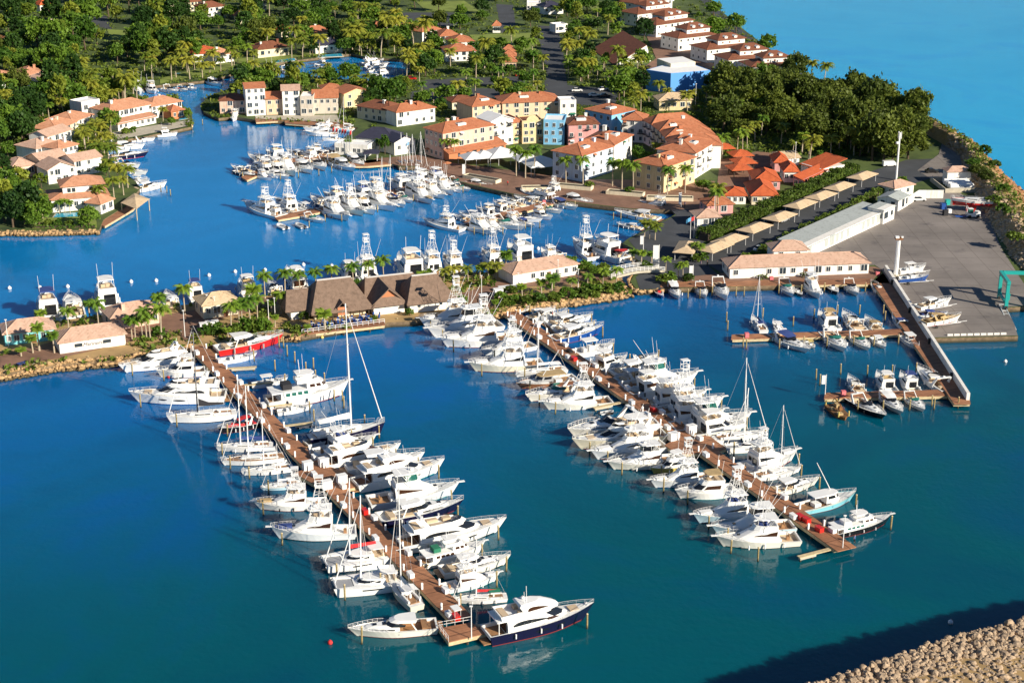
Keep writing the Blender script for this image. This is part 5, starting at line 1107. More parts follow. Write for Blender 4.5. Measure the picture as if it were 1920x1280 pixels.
# ---------------------------------------------------------------- buildings
def windows_mesh():
    g = MB().box(0, 0, 0, 1.0, .10, 1.0).mesh('window', M['pane'])
    f = MB(); t = .09
    for x in (-.5 - t / 2, .5 + t / 2): f.box(x, 0, 0, t, .13, 1.0 + 2 * t)
    for z in (-.5 - t / 2, .5 + t / 2): f.box(0, 0, z, 1.0, .13, t)
    f.box(0, 0, 0, .06, .13, 1.0)
    return g, f.mesh('frame', M['frame'])
WIN, FRM = windows_mesh()
DOOR = MB().box(0, 0, 0, 1.0, .12, 1.0).mesh('door', M['door'])
BALC = MB(); BALC.box(0, -.55, -.05, 1, 1.1, .15); 
for k in range(7): BALC.tube((-.48 + k * .16, -1.05, 0), (-.48 + k * .16, -1.05, .9), .025, n=3)
BALC.tube((-.5, -1.05, .92), (.5, -1.05, .92), .04, n=4); BALC = BALC.mesh('balcony', M['iron'])
AWN = MB().add([(-.5, -.08, 0), (.5, -.08, 0), (.5, -.9, -.35), (-.5, -.9, -.35), (-.5, -.9, -.45), (.5, -.9, -.45)], [(0, 1, 2, 3), (3, 2, 5, 4)]).mesh('awning', M['canvas'])
def hip_roof(mb, x0, x1, y0, y1, z, rh, oh, th=.16, kin=None):
    X0, X1, Y0, Y1 = x0 - oh, x1 + oh, y0 - oh, y1 + oh; w, d = X1 - X0, Y1 - Y0; k = kin or min(w, d) / 2 * .96
    if w >= d or kin: R_ = [(X0 + k, (Y0 + Y1) / 2), (X1 - k, (Y0 + Y1) / 2)]
    else: R_ = [((X0 + X1) / 2, Y0 + k), ((X0 + X1) / 2, Y1 - k)]
    zt = z + rh; b = [(X0, Y0), (X1, Y0), (X1, Y1), (X0, Y1)]
    v = [(x, y, z - th) for x, y in b] + [(x, y, z) for x, y in b] + [(x, y, zt) for x, y in R_]
    f = [(3, 2, 1, 0), (0, 1, 5, 4), (1, 2, 6, 5), (2, 3, 7, 6), (3, 0, 4, 7)]
    f += [(4, 5, 9, 8), (5, 6, 9), (6, 7, 8, 9), (7, 4, 8)] if w >= d or kin else [(4, 5, 8), (5, 6, 9, 8), (6, 7, 9), (7, 4, 8, 9)]
    return mb.add(v, f)
def hip_ridges(mb, x0, x1, y0, y1, z, rh, oh, r=.11):
    X0, X1, Y0, Y1 = x0 - oh, x1 + oh, y0 - oh, y1 + oh; w, d = X1 - X0, Y1 - Y0; k = min(w, d) / 2 * .96
    R_ = [(X0 + k, (Y0 + Y1) / 2, z + rh), (X1 - k, (Y0 + Y1) / 2, z + rh)] if w >= d else [((X0 + X1) / 2, Y0 + k, z + rh), ((X0 + X1) / 2, Y1 - k, z + rh)]
    b = [(X0, Y0, z), (X1, Y0, z), (X1, Y1, z), (X0, Y1, z)]
    mb.tube(R_[0], R_[1], r, n=4)
    for i, j in ((0, 0), (1, 1), (2, 1), (3, 0)) if w >= d else ((0, 0), (1, 0), (2, 1), (3, 1)): mb.tube(b[i], R_[j], r, n=4)
    return mb
def gable_roof(mb, x0, x1, y0, y1, z, rh, oh, axis='x', th=.18):
    X0, X1, Y0, Y1 = x0 - oh, x1 + oh, y0 - oh, y1 + oh
    if axis == 'x': P = [(X0, Y0, z), (X0, (Y0 + Y1) / 2, z + rh), (X0, Y1, z)]; Q = [(X1, p[1], p[2]) for p in P]
    else: P = [(X0, Y0, z), ((X0 + X1) / 2, Y0, z + rh), (X1, Y0, z)]; Q = [(p[0], Y1, p[2]) for p in P]
    dn = lambda L_: [(p[0], p[1], p[2] - th) for p in L_]
    v = P + Q + dn(P) + dn(Q)
    f = [(0, 3, 4, 1), (1, 4, 5, 2), (6, 7, 10, 9), (7, 8, 11, 10), (0, 1, 7, 6), (1, 2, 8, 7), (3, 9, 10, 4), (4, 10, 11, 5), (0, 6, 9, 3), (2, 5, 11, 8)]
    return mb.add(v, f)
HOUSES = []
def house(label, A, B, depth, h, rt='hip', rh=2.0, wall='wwall', roof='orange', rows=2, cols=4, oh=.5, name='house', cat='house', group=None, side=None, sidecols=2, door=False, balc=0, back=0.0, chim=None, base=LAND, frames=True, ws=(1.1, 1.25), sidewall=None, dormer=0, wm=None):
    a, b = G(A[0], A[1], base), G(B[0], B[1], base); d = b - a; W = d.length; ang = math.atan2(d.y, d.x)
    if back: a = a + Vector((-d.y, d.x, 0)).normalized() * back
    r = empty(name, tuple(a), ang); tag(r, label, cat, group); HOUSES.append(r)
    hh = h
    boxes((W / 2, depth / 2, hh / 2 - .6, W, depth, hh + 1.2)).build('wall', M[wall], r)
    mr = None
    if rt == 'hip':
        mr = hip_roof(MB(), 0, W, 0, depth, hh, rh, oh).build('roof', M[roof], r)
        hip_ridges(MB(), 0, W, 0, depth, hh, rh, oh).build('ridge_tiles', M[roof if roof != 'thatch' else 'ridge'], r)
    elif rt in ('gable', 'gabley'):
        ax = 'x' if rt == 'gable' else 'y'; mr = gable_roof(MB(), 0, W, 0, depth, hh, rh, oh, ax).build('roof', M[roof], r)
        g = MB(); z = hh - .02; e = .02
        if ax == 'x':
            for x in (e, W - e): g.add([(x, .05, z), (x, depth - .05, z), (x, depth / 2, z + rh - .2)], [(0, 1, 2)])
        else:
            for y in (e, depth - e): g.add([(.05, y, z), (W - .05, y, z), (W / 2, y, z + rh - .2)], [(0, 1, 2)])
        g.build('gable', M[wall], r)
    elif rt == 'flat':
        p = MB(); t = .25
        p.box(W / 2, -.003 + t / 2, hh + .3, W + .006, t, .6); p.box(W / 2, depth + .003 - t / 2, hh + .3, W + .006, t, .6); p.box(-.003 + t / 2, depth / 2, hh + .3, t, depth - 2 * t, .6); p.box(W + .003 - t / 2, depth / 2, hh + .3, t, depth - 2 * t, .6); p.build('parapet', M[wall], r)
        mr = boxes((W / 2, depth / 2, hh + .05, W - 2 * t, depth - 2 * t, .1)).build('roof', M[roof], r)
    elif rt == 'shed':
        mr = MB().add([(-oh, -oh, hh - .2), (W + oh, -oh, hh - .2), (W + oh, depth + .05, hh + rh), (-oh, depth + .05, hh + rh), (-oh, -oh, hh - .36), (W + oh, -oh, hh - .36), (W + oh, depth + .05, hh + rh - .2), (-oh, depth + .05, hh + rh - .2)], [(0, 1, 2, 3), (7, 6, 5, 4), (0, 4, 5, 1), (1, 5, 6, 2), (2, 6, 7, 3), (3, 7, 4, 0)]).build('roof', M[roof], r)
    # windows on the front and on the side that faces the viewer
    fh = hh / max(1, rows); hr = random.Random(label)
    def win(x, y, z, rz, w=ws[0], hgt=ws[1], m_=None):
        o = inst('window', WIN, r, (x, y, z), rz, (w, 1, hgt), M[wm] if wm else m_)
        if frames: inst('frame', FRM, o)
    for i in range(rows):
        z = fh * i + fh * .56
        for j in range(cols):
            x = W * (j + .5 + hr.uniform(-.12, .12)) / cols
            if cols > 2 and hr.random() < .12: continue
            wj = hr.choice((.8, 1.0, 1.0, 1.5))
            if door and i == 0 and j == cols // 2: inst('door', DOOR, r, (x, -.05, 1.05), 0, (1.1, 1, 2.1)); continue
            win(x, -.045, z, 0, ws[0] * wj, ws[1] * (1.35 if wj > 1.2 else 1))
            if cat == 'apartments' and hr.random() < .18: inst('awning', AWN, r, (x, 0, z + ws[1] * .6), 0, (ws[0] * wj * 1.3, 1, 1), M[hr.choice(('gcanvas', 'canvas', 'brickw'))])
            if balc and i > 0 and j % balc == 0: inst('balcony', BALC, r, (x, 0, z - .75), 0, (1.9, 1, 1))
        if side is None: sd = 1 if U(a) < 700 else (-1 if U(a) > 1200 else 0)
        else: sd = side
        if sd:
            for j in range(sidecols):
                y = depth * (j + .5) / sidecols; win(W + .045 if sd > 0 else -.045, y, z, R(90) * sd)
    if chim:
        inst('chimney', CHIM, mr, (W * chim[0], depth * chim[1], hh + rh * .4), 0, 1.0, M[wall])
    if cat in ('apartments', 'house') and rt == 'hip' and W > 9:
        for q in range(1 + (W > 14)): inst('chimney', CHIM, mr, (W * hr.uniform(.2, .8), depth * hr.uniform(.25, .75), hh + rh * .3), 0, hr.uniform(.8, 1.2), M[hr.choice((wall, 'wwall', roof))])
        if cat == 'apartments':
            x, y = W * hr.uniform(.3, .7), depth * .3; boxes((0, 0, .55, 3.4, 2.4, 1.1), (0, .2, 1.14, 2.8, 1.6, .08)).build('roof_terrace', M['wwall'], mr, (x, y, hh + rh * .25)); boxes((0, .1, 1.2, 2.4, 1.2, .05)).build('terrace_shade_sheet', M['pane'], mr, (x, y, hh + rh * .25))  # dark sheet on the solid box: shade of a recess put in as colour
    for k in range(dormer):
        x = W * (k + .5) / dormer; q = MB(); q.box(0, 0, .45, 1.5, 1.6, .9); o = q.build('dormer', M[wall], mr, (x, depth * .18, hh + .1)); 
        g = gable_roof(MB(), -.75, .75, -.8, 1.2, .9, .55, .15, 'y'); g.build('dormer_roof', M[roof], mr, (x, depth * .18, hh + .1))
    return r
CHIM = boxes((0, 0, .9, .9, .9, 2.2), (0, 0, 2.05, 1.1, 1.1, .15)).mesh('chimney', M['wwall'])
# peninsula -------------------------------------------------------
house('turquoise fronted kiosk with pink roof at the left edge', (10, 648), (104, 637), 7, 2.9, 'hip', 2.0, 'aqua', 'pinkt', 1, 6, name='kiosk', cat='kiosk', side=0, door=True)
bh = house('white waterside hut with lettering and pink roof', (113, 664), (236, 646), 7.5, 2.8, 'hip', 1.9, 'wwall', 'pinkt', 1, 0, name='boathouse', cat='hut', side=0)
Wb = (G(236, 646, LAND) - G(113, 664, LAND)).length
for x in (Wb * .285, Wb * .72): o = inst('window', WIN, bh, (x, -.045, 1.55), 0, (1.75, 1, .8))
tc = bpy.data.curves.new('lettering', 'FONT'); tc.body = 'Marinero'; tc.size = 1.25; tc.extrude = .02; tc.shear = .28; tc.align_x = 'CENTER'; tc.align_y = 'CENTER'
to = bpy.data.objects.new('tmp_text', tc); COL.objects.link(to); bpy.context.view_layer.update()
tm = bpy.data.meshes.new_from_object(to.evaluated_get(bpy.context.evaluated_depsgraph_get())); bpy.data.objects.remove(to); bpy.data.curves.remove(tc)
tm.name = 'lettering'; tm.materials.clear(); tm.materials.append(M['navy']); o = inst('lettering', tm, bh, (Wb * .505, -.04, 1.45)); o.rotation_euler = (R(90), 0, 0)
house('pink walled house with pale roof behind a palm row', (211, 621), (300, 606), 8, 3.2, 'hip', 2.0, 'pink', 'pinkt', 1, 5, side=-1, sidecols=1)
house('small cream house with beige roof left of the thatched restaurant', (382, 599), (448, 589), 7, 3.6, 'hip', 1.8, 'cream', 'beige', 1, 4, side=-1, door=True)
rest = empty('thatched_restaurant', tuple(G(590, 604, LAND)), math.atan2(G(692, 592, 0).y - G(590, 604, 0).y, G(692, 592, 0).x - G(590, 604, 0).x)); tag(rest, 'thatched waterside restaurant with steep brown hipped roofs', 'restaurant'); HOUSES.append(rest)
def rl(u, v, z=LAND):
    p = G(u, v, z) - rest.location; a = -rest.rotation_euler.z; return (p.x * math.cos(a) - p.y * math.sin(a), p.x * math.sin(a) + p.y * math.cos(a))
x1 = rl(692, 592)[0]
hip_roof(MB(), 0, x1, 0, 13.5, 2.3, 6.0, 1.0, .3, kin=3.6).build('roof', M['thatch'], rest)
mb = MB(); xm = x1
for x in range(7): mb.tube((x1 * x / 6, .2, 0), (x1 * x / 6, .2, 2.4), .14, n=5)
mb.build('post_row', M['dark_wood'], rest); boxes((x1 / 2, 7.5, 1.2, x1 - .6, 11, 2.4)).build('wall', M['cream'], rest)
boxes((x1 / 2, 6.75, 8.27, x1 - 5.0, .5, .25)).build('ridge_cap', M['ridge'], rest)
gable_roof(MB(), x1 * .5 - 1.2, x1 * .5 + 1.2, -.9, 4.5, 3.2, 1.4, .35, 'y').build('dormer', M['thatch'], rest); boxes((x1 * .5, -.5, 2.2, 2.2, .3, 2.0)).build('dormer_front', M['brickw'], rest)
hip_roof(MB(), -5.6, 1.5, 3.4, 12.5, 2.6, 3.6, .8, .3, kin=1.6).build('roof', M['thatch'], rest); boxes((-2.6, 8.4, 1.3, 4.6, 9.6, 2.6)).build('wall', M['wwall'], rest)
a2, b2 = rl(690, 585), rl(775, 575)
hip_roof(MB(), x1 + .9, b2[0] + 3, 5.5, 13.5, 3.1, 3.6, .6, .3, kin=1.5).build('roof', M['thatch'], rest); boxes(((x1 + b2[0]) / 2 + 2, 9.5, 1.5, b2[0] - x1 + 1.5, 7.6, 3.0)).build('wall', M['wwall'], rest)
boxes(((x1 + b2[0]) / 2 + 2, 9.5, 6.68, b2[0] - x1 - .2, .5, .25)).build('ridge_cap', M['ridge'], rest)
a3, b3 = rl(702, 594), rl(762, 587); 
mb = MB(); gable_roof(mb, a3[0], b3[0], a3[1] + 1.0, 12.5, 2.6, 4.0, .5, 'y', .3); mb.build('roof', M['thatch'], rest)
boxes(((a3[0] + b3[0]) / 2, (a3[1] + 11) / 2 + .5, 1.3, b3[0] - a3[0] - .3, 11 - a3[1] - 1, 2.6)).build('wall', M['wwall'], rest)
MB().add([(a3[0] + .3, a3[1] + 1.1, 2.5), (b3[0] - .3, a3[1] + 1.1, 2.5), ((a3[0] + b3[0]) / 2, a3[1] + 1.1, 6.2)], [(0, 1, 2)]).build('gable', M['brickw'], rest)
MB().add([(a3[0] - .6, a3[1] - .2, 2.35), (b3[0] + .6, a3[1] - .2, 2.35), (b3[0] - 1.9, a3[1] + 1.05, 4.3), (a3[0] + 1.9, a3[1] + 1.05, 4.3)], [(0, 1, 2, 3)]).build('roof_skirt', M['thatch'], rest)
a4, b4 = rl(768, 588), rl(850, 579)
hip_roof(MB(), a4[0], b4[0], a4[1], a4[1] + 11, 2.6, 5.2, .8, .3, kin=3.2).build('roof', M['thatch'], rest); boxes(((a4[0] + b4[0]) / 2, a4[1] + 5.5, 1.35, b4[0] - a4[0] - .4, 10.6, 2.7)).build('wall', M['wwall'], rest)
boxes(((a4[0] + b4[0]) / 2, a4[1] + 5.5, 7.78, b4[0] - a4[0] - 4.6, .5, .25)).build('ridge_cap', M['ridge'], rest)
for x, y, z in ((a3[0] + 1.6, a3[1] + 1.06, 1.6), (a3[0] + 5, a3[1] + 1.06, 1.6), (b4[0] - 3, a4[1] + .16, 1.6), (a4[0] + 2.5, a4[1] + .16, 1.6)): inst('window', WIN, rest, (x, y, z), 0, (.7, 1, .5))
house('long low white house with beige roof beside the footbridge', (962, 535), (1083, 515), 8, 3.1, 'hip', 1.7, 'wwall', 'pinkt', 1, 8, side=0, door=True)
# east quay --------------------------------------------------------
house('long white quay office with pink beige roof', (1368, 523), (1628, 513), 8, 3.1, 'hip', 1.9, 'wwall', 'pinkt', 1, 12, name='office', cat='office', side=-1, door=True)
house('square white upper tower on the quay office', (1449, 506), (1512, 504), 6.5, 5.4, 'hip', 1.7, 'wwall', 'pinkt', 2, 2, name='office_tower', cat='tower', side=0)
house('very long white boat shed with grey roof and many doors', (1512, 484), (1668, 411), 9.0, 3.3, 'shed', .5, wm='metal', wall='wwall', roof='metal', rows=1, cols=16, oh=.3, name='boat_shed', cat='shed', side=-1, ws=(1.8, 2.2), frames=False)
house('white end block projecting from the very long boat shed', (1655, 421), (1676, 411), 5, 4.3, 'shed', .2, 'wwall', 'metal', 1, 2, oh=.3, name='boat_shed', cat='shed', side=-1, ws=(1.6, 1.4), frames=False)
house('small white boat shed with grey gable roof', (1683, 397), (1702, 386), 6.5, 3.4, 'gable', 1.0, 'wwall', 'metal', 1, 3, oh=.3, name='boat_shed', cat='shed', side=-1, ws=(1.2, 1.8), frames=False)
house('white store with pale pink roof behind the sheds', (1676, 372), (1712, 364), 6, 3.2, 'hip', 1.4, 'wwall', 'pinkt', 1, 2, name='store', cat='shed', side=-1)
wl2 = empty('yard_wall', tuple(G(1702, 385, LAND))); tag(wl2, 'white boundary wall at the back of the boatyard', 'wall')
mb = MB(); P = [G(u, v, LAND) - wl2.location for u, v in ((1702, 385), (1722, 372), (1768, 372))]
for a, b in zip(P[:-1], P[1:]): d = b - a; mb.box((a.x + b.x) / 2, (a.y + b.y) / 2, 1.3, d.length, .3, 2.6, math.atan2(d.y, d.x))
mb.build('wall', M['wwall'], wl2)
# tank depot
dep = empty('tank_depot', tuple(G(1772, 362, LAND)), R(4)); tag(dep, 'white fuel tank enclosure with low grey wall by the berm', 'tank depot')
mb = MB()
for bx in ((6.5, .15, .7, 13, .3, 1.4), (6.5, 14.85, .7, 13, .3, 1.4), (.15, 7.5, .7, .3, 14.4, 1.4), (12.85, 7.5, .7, .3, 14.4, 1.4)): mb.box(*bx)
mb.build('wall', M['conc'], dep)
for k in range(4):
    t = MB(); t.tube((2.2, 2.6 + k * 1.9, 1.5), (9.6, 2.6 + k * 1.9, 1.5), .95, n=12); t.build('tank', M['plastic'], dep)
boxes((7.4, 11.8, 2.2, 7.5, 4.4, 4.4)).build('house_wall', M['wwall'], dep); hip_roof(MB(), 3.65, 11.15, 9.6, 14.0, 4.4, 1.3, .4).build('roof', M['pinkt'], dep)
# beige car ports
CP = None
for k, (u, v) in enumerate([(1287, 462), (1340, 461), (1368, 447), (1415, 425), (1462, 404), (1501, 381), (1539, 365), (1574, 348), (1617, 328)]):
    lab = f'beige pitched carport canopy, {ORD[k]} from the footbridge'; p = G(u, v, LAND + 2.7); p.z = LAND; rz = R(51.5) if k > 0 else R(75)
    if CP is None:
        CP = empty('carport', tuple(p), rz); MB().add([(-5.6, -2.9, 2.5), (5.6, -2.9, 2.5), (5.6, 2.9, 2.5), (-5.6, 2.9, 2.5), (-2.9, 0, 3.5), (2.9, 0, 3.5), (-5.6, -2.9, 2.35), (5.6, -2.9, 2.35), (5.6, 2.9, 2.35), (-5.6, 2.9, 2.35)], [(0, 1, 5, 4), (1, 2, 5), (2, 3, 4, 5), (3, 0, 4), (9, 8, 7, 6), (0, 6, 7, 1), (1, 7, 8, 2), (2, 8, 9, 3), (3, 9, 6, 0)]).build('canopy', M['beige'], CP)
        for x in (-4.8, 4.8):
            for y in (-2.3, 2.3): m_ = MB(); m_.tube((x, y, 0), (x, y, 2.36), .09, n=5); m_.build('post', M['steel'], CP)
        o = CP
    else: o = dup(CP, tuple(p), rz)
    tag(o, lab, 'carport', 'beige carports beside the hedge')
def PV(label, A, B, depth, h=3, rh=2, **k): return house(label, A, B, depth, h, 'hip', rh, **{**dict(wall='cream', roof='vivid', rows=1, cols=3), **k})
PV('white walled bungalow with vermilion roof left of the carports', (1358, 383), (1398, 383), 8, 2.8, 1.6, wall='wwall')
PV('cream bungalow with large vermilion hip roof in front of the hedge', (1409, 384), (1457, 384), 15, 3, 2.4)
PV('rambling bungalow with vermilion roof and dark lantern', (1414, 356), (1462, 356), 12, 3, 2.2, wall='rose')
PV('vermilion roofed cottage with white end wall', (1470, 342), (1496, 342), 9, 3.6, 2.0, wall='wwall')
PV('narrow vermilion roofed cottage beside the paved lane', (1452, 322), (1478, 322), 9, 3.2, 2.0, wall='rose')
house('long white shed with one sided vermilion roof', (1501, 323), (1537, 334), 11, 3.0, 'shed', 2.2, 'wwall', 'vivid', 1, 3, side=-1)
house('long low vermilion roof beside the hedge', (1506, 352), (1566, 324), 3.5, 2.6, 'shed', 1.0, 'rose', 'vivid', 1, 4)
house('white shed with beige roof behind the vermilion houses', (1466, 312), (1498, 310), 9, 2.8, 'gable', 1.2, 'wwall', 'beige', 1, 2)
house('white kiosk with beige roof at the lane junction', (1307, 426), (1350, 424), 7, 2.9, 'hip', 1.5, 'wwall', 'pinkt', 1, 4, name='kiosk', cat='kiosk')
house('small house with faded orange roof by two palms', (1326, 403), (1374, 400), 7, 3.0, 'hip', 1.5, 'rose', 'orange', 1, 4)
for k, (u, v) in enumerate([(1386, 314), (1394, 302), (1388, 288), (1354, 275)]):
    p = G(u, v, LAND + 2.6); r = empty('market_pavilion', (p.x, p.y, LAND), R(12)); tag(r, f'open pavilion with vermilion roof on the paved square, {["nearest the viewer", "second nearest", "third nearest", "farthest, half behind the apartments"][k]}', 'pavilion', 'open pavilions on the paved square')
    hip_roof(MB(), -3, 3, -3, 3, 2.6, 1.5, .7).build('roof', M['vivid'], r)
    for x in (-2.6, 2.6):
        for y in (-2.6, 2.6): m_ = MB(); m_.tube((x, y, 0), (x, y, 2.5), .14, n=5); m_.build('post', M['dark_wood'], r)
# blue theatre
def prism_house(name, label, pts, z0, z1, wall, roof, cat):
    w = [G(u, v, z1) for u, v in pts]; r = empty(name, (w[0].x, w[0].y, LAND)); tag(r, label, cat); HOUSES.append(r); q = [(p.x - w[0].x, p.y - w[0].y) for p in w]
    if sum(q[i][0] * q[(i + 1) % len(q)][1] - q[(i + 1) % len(q)][0] * q[i][1] for i in range(len(q))) < 0: q = q[::-1]
    cx, cy = sum(p[0] for p in q) / len(q), sum(p[1] for p in q) / len(q)
    MB().prism(q, z0 - LAND, z1 - LAND).build('wall', M[wall], r); MB().prism([(cx + (x - cx) * .95, cy + (y - cy) * .95) for x, y in q], z1 - LAND - .1, z1 - LAND + .03).build('roof', M[roof], r); return r
prism_house('blue_theatre', 'big blue box shaped hall with white flat roof', [(1212, 131), (1258, 138), (1332, 132), (1304, 122), (1244, 122)], 0.5, LAND + 8.2, 'indigo', 'flat', 'hall')
prism_house('stage_tower', 'cream flat roofed box on top of the blue hall', [(1232, 110), (1258, 120), (1304, 116), (1280, 106)], LAND + 2, LAND + 9.6, 'cream', 'flat', 'tower')
tri = empty('wedge_hall', tuple(G(1154, 122, LAND))); tag(tri, 'white wedge shaped hall with huge dark sloping roof', 'hall'); HOUSES.append(tri)
n0 = Vector((0, 0, 0)); n1 = G(1221, 115, LAND) - tri.location; f_ = G(1112, 93, LAND) - tri.location
hi = n1 * .86 + Vector((0, 0, 7.2))
MB().add([n0, n1, hi, n0 + f_, n1 + f_, hi + f_], [(0, 1, 2), (5, 4, 3), (1, 4, 5, 2)]).build('wall', M['wwall'], tri)
up = Vector((0, 0, .25)); MB().add([n0 - n1 * .04 + up, hi + up, hi + f_ + up, n0 - n1 * .04 + f_ + up, n0 - n1 * .04, hi, hi + f_, n0 - n1 * .04 + f_], [(0, 1, 2, 3), (7, 6, 5, 4), (0, 4, 5, 1), (1, 5, 6, 2), (2, 6, 7, 3), (3, 7, 4, 0)]).build('roof', M['brown'], tri)
# row of seaside villas
for k, (A, B) in enumerate([((1409, 153), (1488, 149)), ((1365, 139), (1447, 133)), ((1325, 119), (1406, 111)), ((1271, 97), (1340, 89)), ((1230, 71), (1299, 61)), ((1195, 50), (1264, 41)), ((1198, 30), (1260, 20)), ((1206, 11), (1264, 2))]):
    r = house(f'white seaside villa with brown roofs and dormers, {ORD[k]} from the viewer', A, B, 13, 6.2, 'hip', 2.2, 'wwall', 'brown', 2, 6, oh=.7, name='seaside_villa', cat='villa', group='white villas in a row by the sea', side=-1, sidecols=3, frames=False, ws=(.8, 1.0))
    W = (G(*B, LAND) - G(*A, LAND)).length
    boxes((W * .62, 6.7, 7.5, W * .62, 8.8, 3.6)).build('upper_wall', M['wwall'], r); up_ = hip_roof(MB(), W * .31, W * .93, 2.3, 11.1, 9.3, 2.2, .7).build('upper_roof', M['brown'], r)
    for x in (W * .5, W * .72):
        boxes((0, 0, .5, 1.5, 1.4, 1.0)).build('dormer', M['wwall'], up_, (x, 3.2, 9.4)); gable_roof(MB(), -.75, .75, -.7, 1.4, 1.0, .5, .15, 'y').build('dormer_roof', M['wwall'], up_, (x, 3.2, 9.4))
    for x in (W * .42, W * .58, W * .8): inst('window', WIN, r, (x, 2.255, 8.0), 0, (.7, 1, .8), M['door'])
# promenade apartments
apt = dict(name='apartment_house', cat='apartments', roof='orange')
house('pink and white apartment house with orange hip roof at the lagoon', (831, 300), (926, 283), 10.5, 9.2, 'hip', 2.2, 'pink', rows=3, cols=7, side=-1, sidecols=4, chim=(.3, .6), **apt)
house('white apartment house with gabled top beside the pink one', (921, 276), (962, 270), 9, 9.0, 'gabley', 1.8, 'wwall', rows=3, cols=3, balc=2, **{**apt, 'roof': 'flat'})
house('orange roofed arcade in front of the pink apartments', (842, 303), (948, 285), 5.5, 3.0, 'shed', 1.4, 'brickw', rows=1, cols=8, frames=False, **{**apt, 'name': 'arcade', 'cat': 'arcade'})
house('narrow ochre apartment house with dark balconies', (961, 270), (979, 268), 9, 7.6, 'hip', 1.4, 'yell', rows=3, cols=1, balc=1, **apt)
mg = house('ochre apartment house with curved white topped gable', (979, 270), (1018, 268), 9, 7.6, 'flat', 1.4, 'yell', rows=3, cols=3, **{**apt, 'roof': 'brown'})
Wm = (G(1018, 268, LAND) - G(979, 270, LAND)).length
gm = MB(); gm.prism([(Wm * .3 * math.cos(t), 1.8 * math.sin(t)) for t in [math.pi * k / 10 for k in range(11)]], -.12, .12); o = gm.build('curved_gable', M['yell'], mg, (Wm / 2, .12, 8.08)); o.rotation_euler = (R(90), 0, 0)
house('sky blue apartment house between ochre and pink ones', (1019, 271), (1058, 272), 10, 8.2, 'flat', 1.5, 'bluew', rows=3, cols=3, **{**apt, 'roof': 'flat'})
house('rose and grey apartment house with brown roof', (1066, 274), (1122, 272), 9.5, 7.6, 'hip', 2.0, 'rose', rows=3, cols=4, balc=2, **{**apt, 'roof': 'brown'})
house('orange roofed apartment wing behind the ochre houses, left part', (886, 232), (942, 225), 12, 6.4, 'hip', 2.4, 'peachw', rows=3, cols=4, **apt)
house('long orange roofed apartment wing behind the ochre houses', (942, 226), (1052, 221), 12, 6.6, 'hip', 2.4, 'peachw', rows=3, cols=6, **apt)
house('white flat roofed stair block between two orange roofs', (1050, 226), (1080, 225), 7, 7.0, 'flat', 1, 'wwall', rows=2, cols=2, **{**apt, 'roof': 'flat'})
house('apartment house with blue end wall and orange hip roof', (1146, 254), (1190, 244), 13, 7.6, 'hip', 2.2, 'bluew', rows=2, cols=3, side=-1, sidecols=4, **apt)
house('pale blue and white corner apartment house with orange hip roof', (1090, 341), (1148, 322), 11.5, 8.5, 'hip', 2.4, 'shade_blue', rows=3, cols=4, side=-1, sidecols=3, balc=3, **apt)  # bluish shade of the left face is put into the wall colour
house('white curved ended apartment house with yellow chimney', (1150, 320), (1184, 300), 12, 8.6, 'hip', 2.0, 'wwall', rows=3, cols=3, side=-1, chim=(.15, .3), **apt)
house('grey white apartment house at the start of the arc', (1166, 266), (1206, 268), 9.5, 8.0, 'hip', 2.0, 'wwall', rows=3, cols=3, balc=2, **apt)
arc = [(1206, 268), (1222, 277), (1237, 289), (1248, 302), (1254, 316)]
for k in range(4):
    house(f'apartment house in the orange roofed arc, {ORD[k]} from the back', arc[k], arc[k + 1], 17, 8.2 - .1 * k, 'hip', 2.6, ('wwall', 'cream', 'peachw', 'wwall')[k], rows=3, cols=2, side=0, balc=1, group='terraced apartments of the arc', **apt)
house('ochre corner apartment house with orange roof above the promenade', (1244, 362), (1302, 342), 11.5, 8.3, 'hip', 2.2, 'yell', rows=3, cols=4, side=-1, sidecols=3, balc=2, door=True, **apt)
house('white and blue apartment house behind the ochre corner', (1302, 336), (1340, 312), 13, 8.6, 'hip', 2.2, 'wwall', rows=3, cols=4, side=-1, balc=2, chim=(.2, .5), **apt)
house('dark brown low store roof behind the car park', (848, 206), (892, 202), 8, 3, 'hip', 1.5, 'cream', 'brown', 1, 3, name='store', cat='store')
house('ochre walled store with tan roof below the blue hall', (1236, 208), (1296, 206), 9, 4, 'hip', 2.0, 'yell', 'beige', 1, 5, name='store', cat='store')
# white tents of the promenade restaurants
for u, v, w, lab in ((938, 288, 11, 'largest white restaurant tent on the promenade'), (907, 291, 8, 'middle white restaurant tent on the promenade'), (887, 293, 8, 'white flat restaurant tent nearest the pink apartments'), (986, 296, 8, 'white tent roof right of the largest one'), (1014, 305, 11, 'broad white awning beside the corner house in pale blue shade')):
    p = G(u, v, LAND + 3); r = empty('restaurant_tent', (p.x, p.y, LAND), R(20)); tag(r, lab, 'tent', 'white tents on the promenade'); h_ = w / 2
    MB().add([(-h_, -h_, 2.8), (h_, -h_, 2.8), (h_, h_, 2.8), (-h_, h_, 2.8), (0, 0, 2.8 + w * .24)], [(0, 1, 4), (1, 2, 4), (2, 3, 4), (3, 0, 4)]).build('canvas_roof', M['canvas'], r)
    for x in (-h_ + .1, h_ - .1):
        for y in (-h_ + .1, h_ - .1): m_ = MB(); m_.tube((x, y, 0), (x, y, 2.85), .06, n=4); m_.build('post', M['alu'], r)
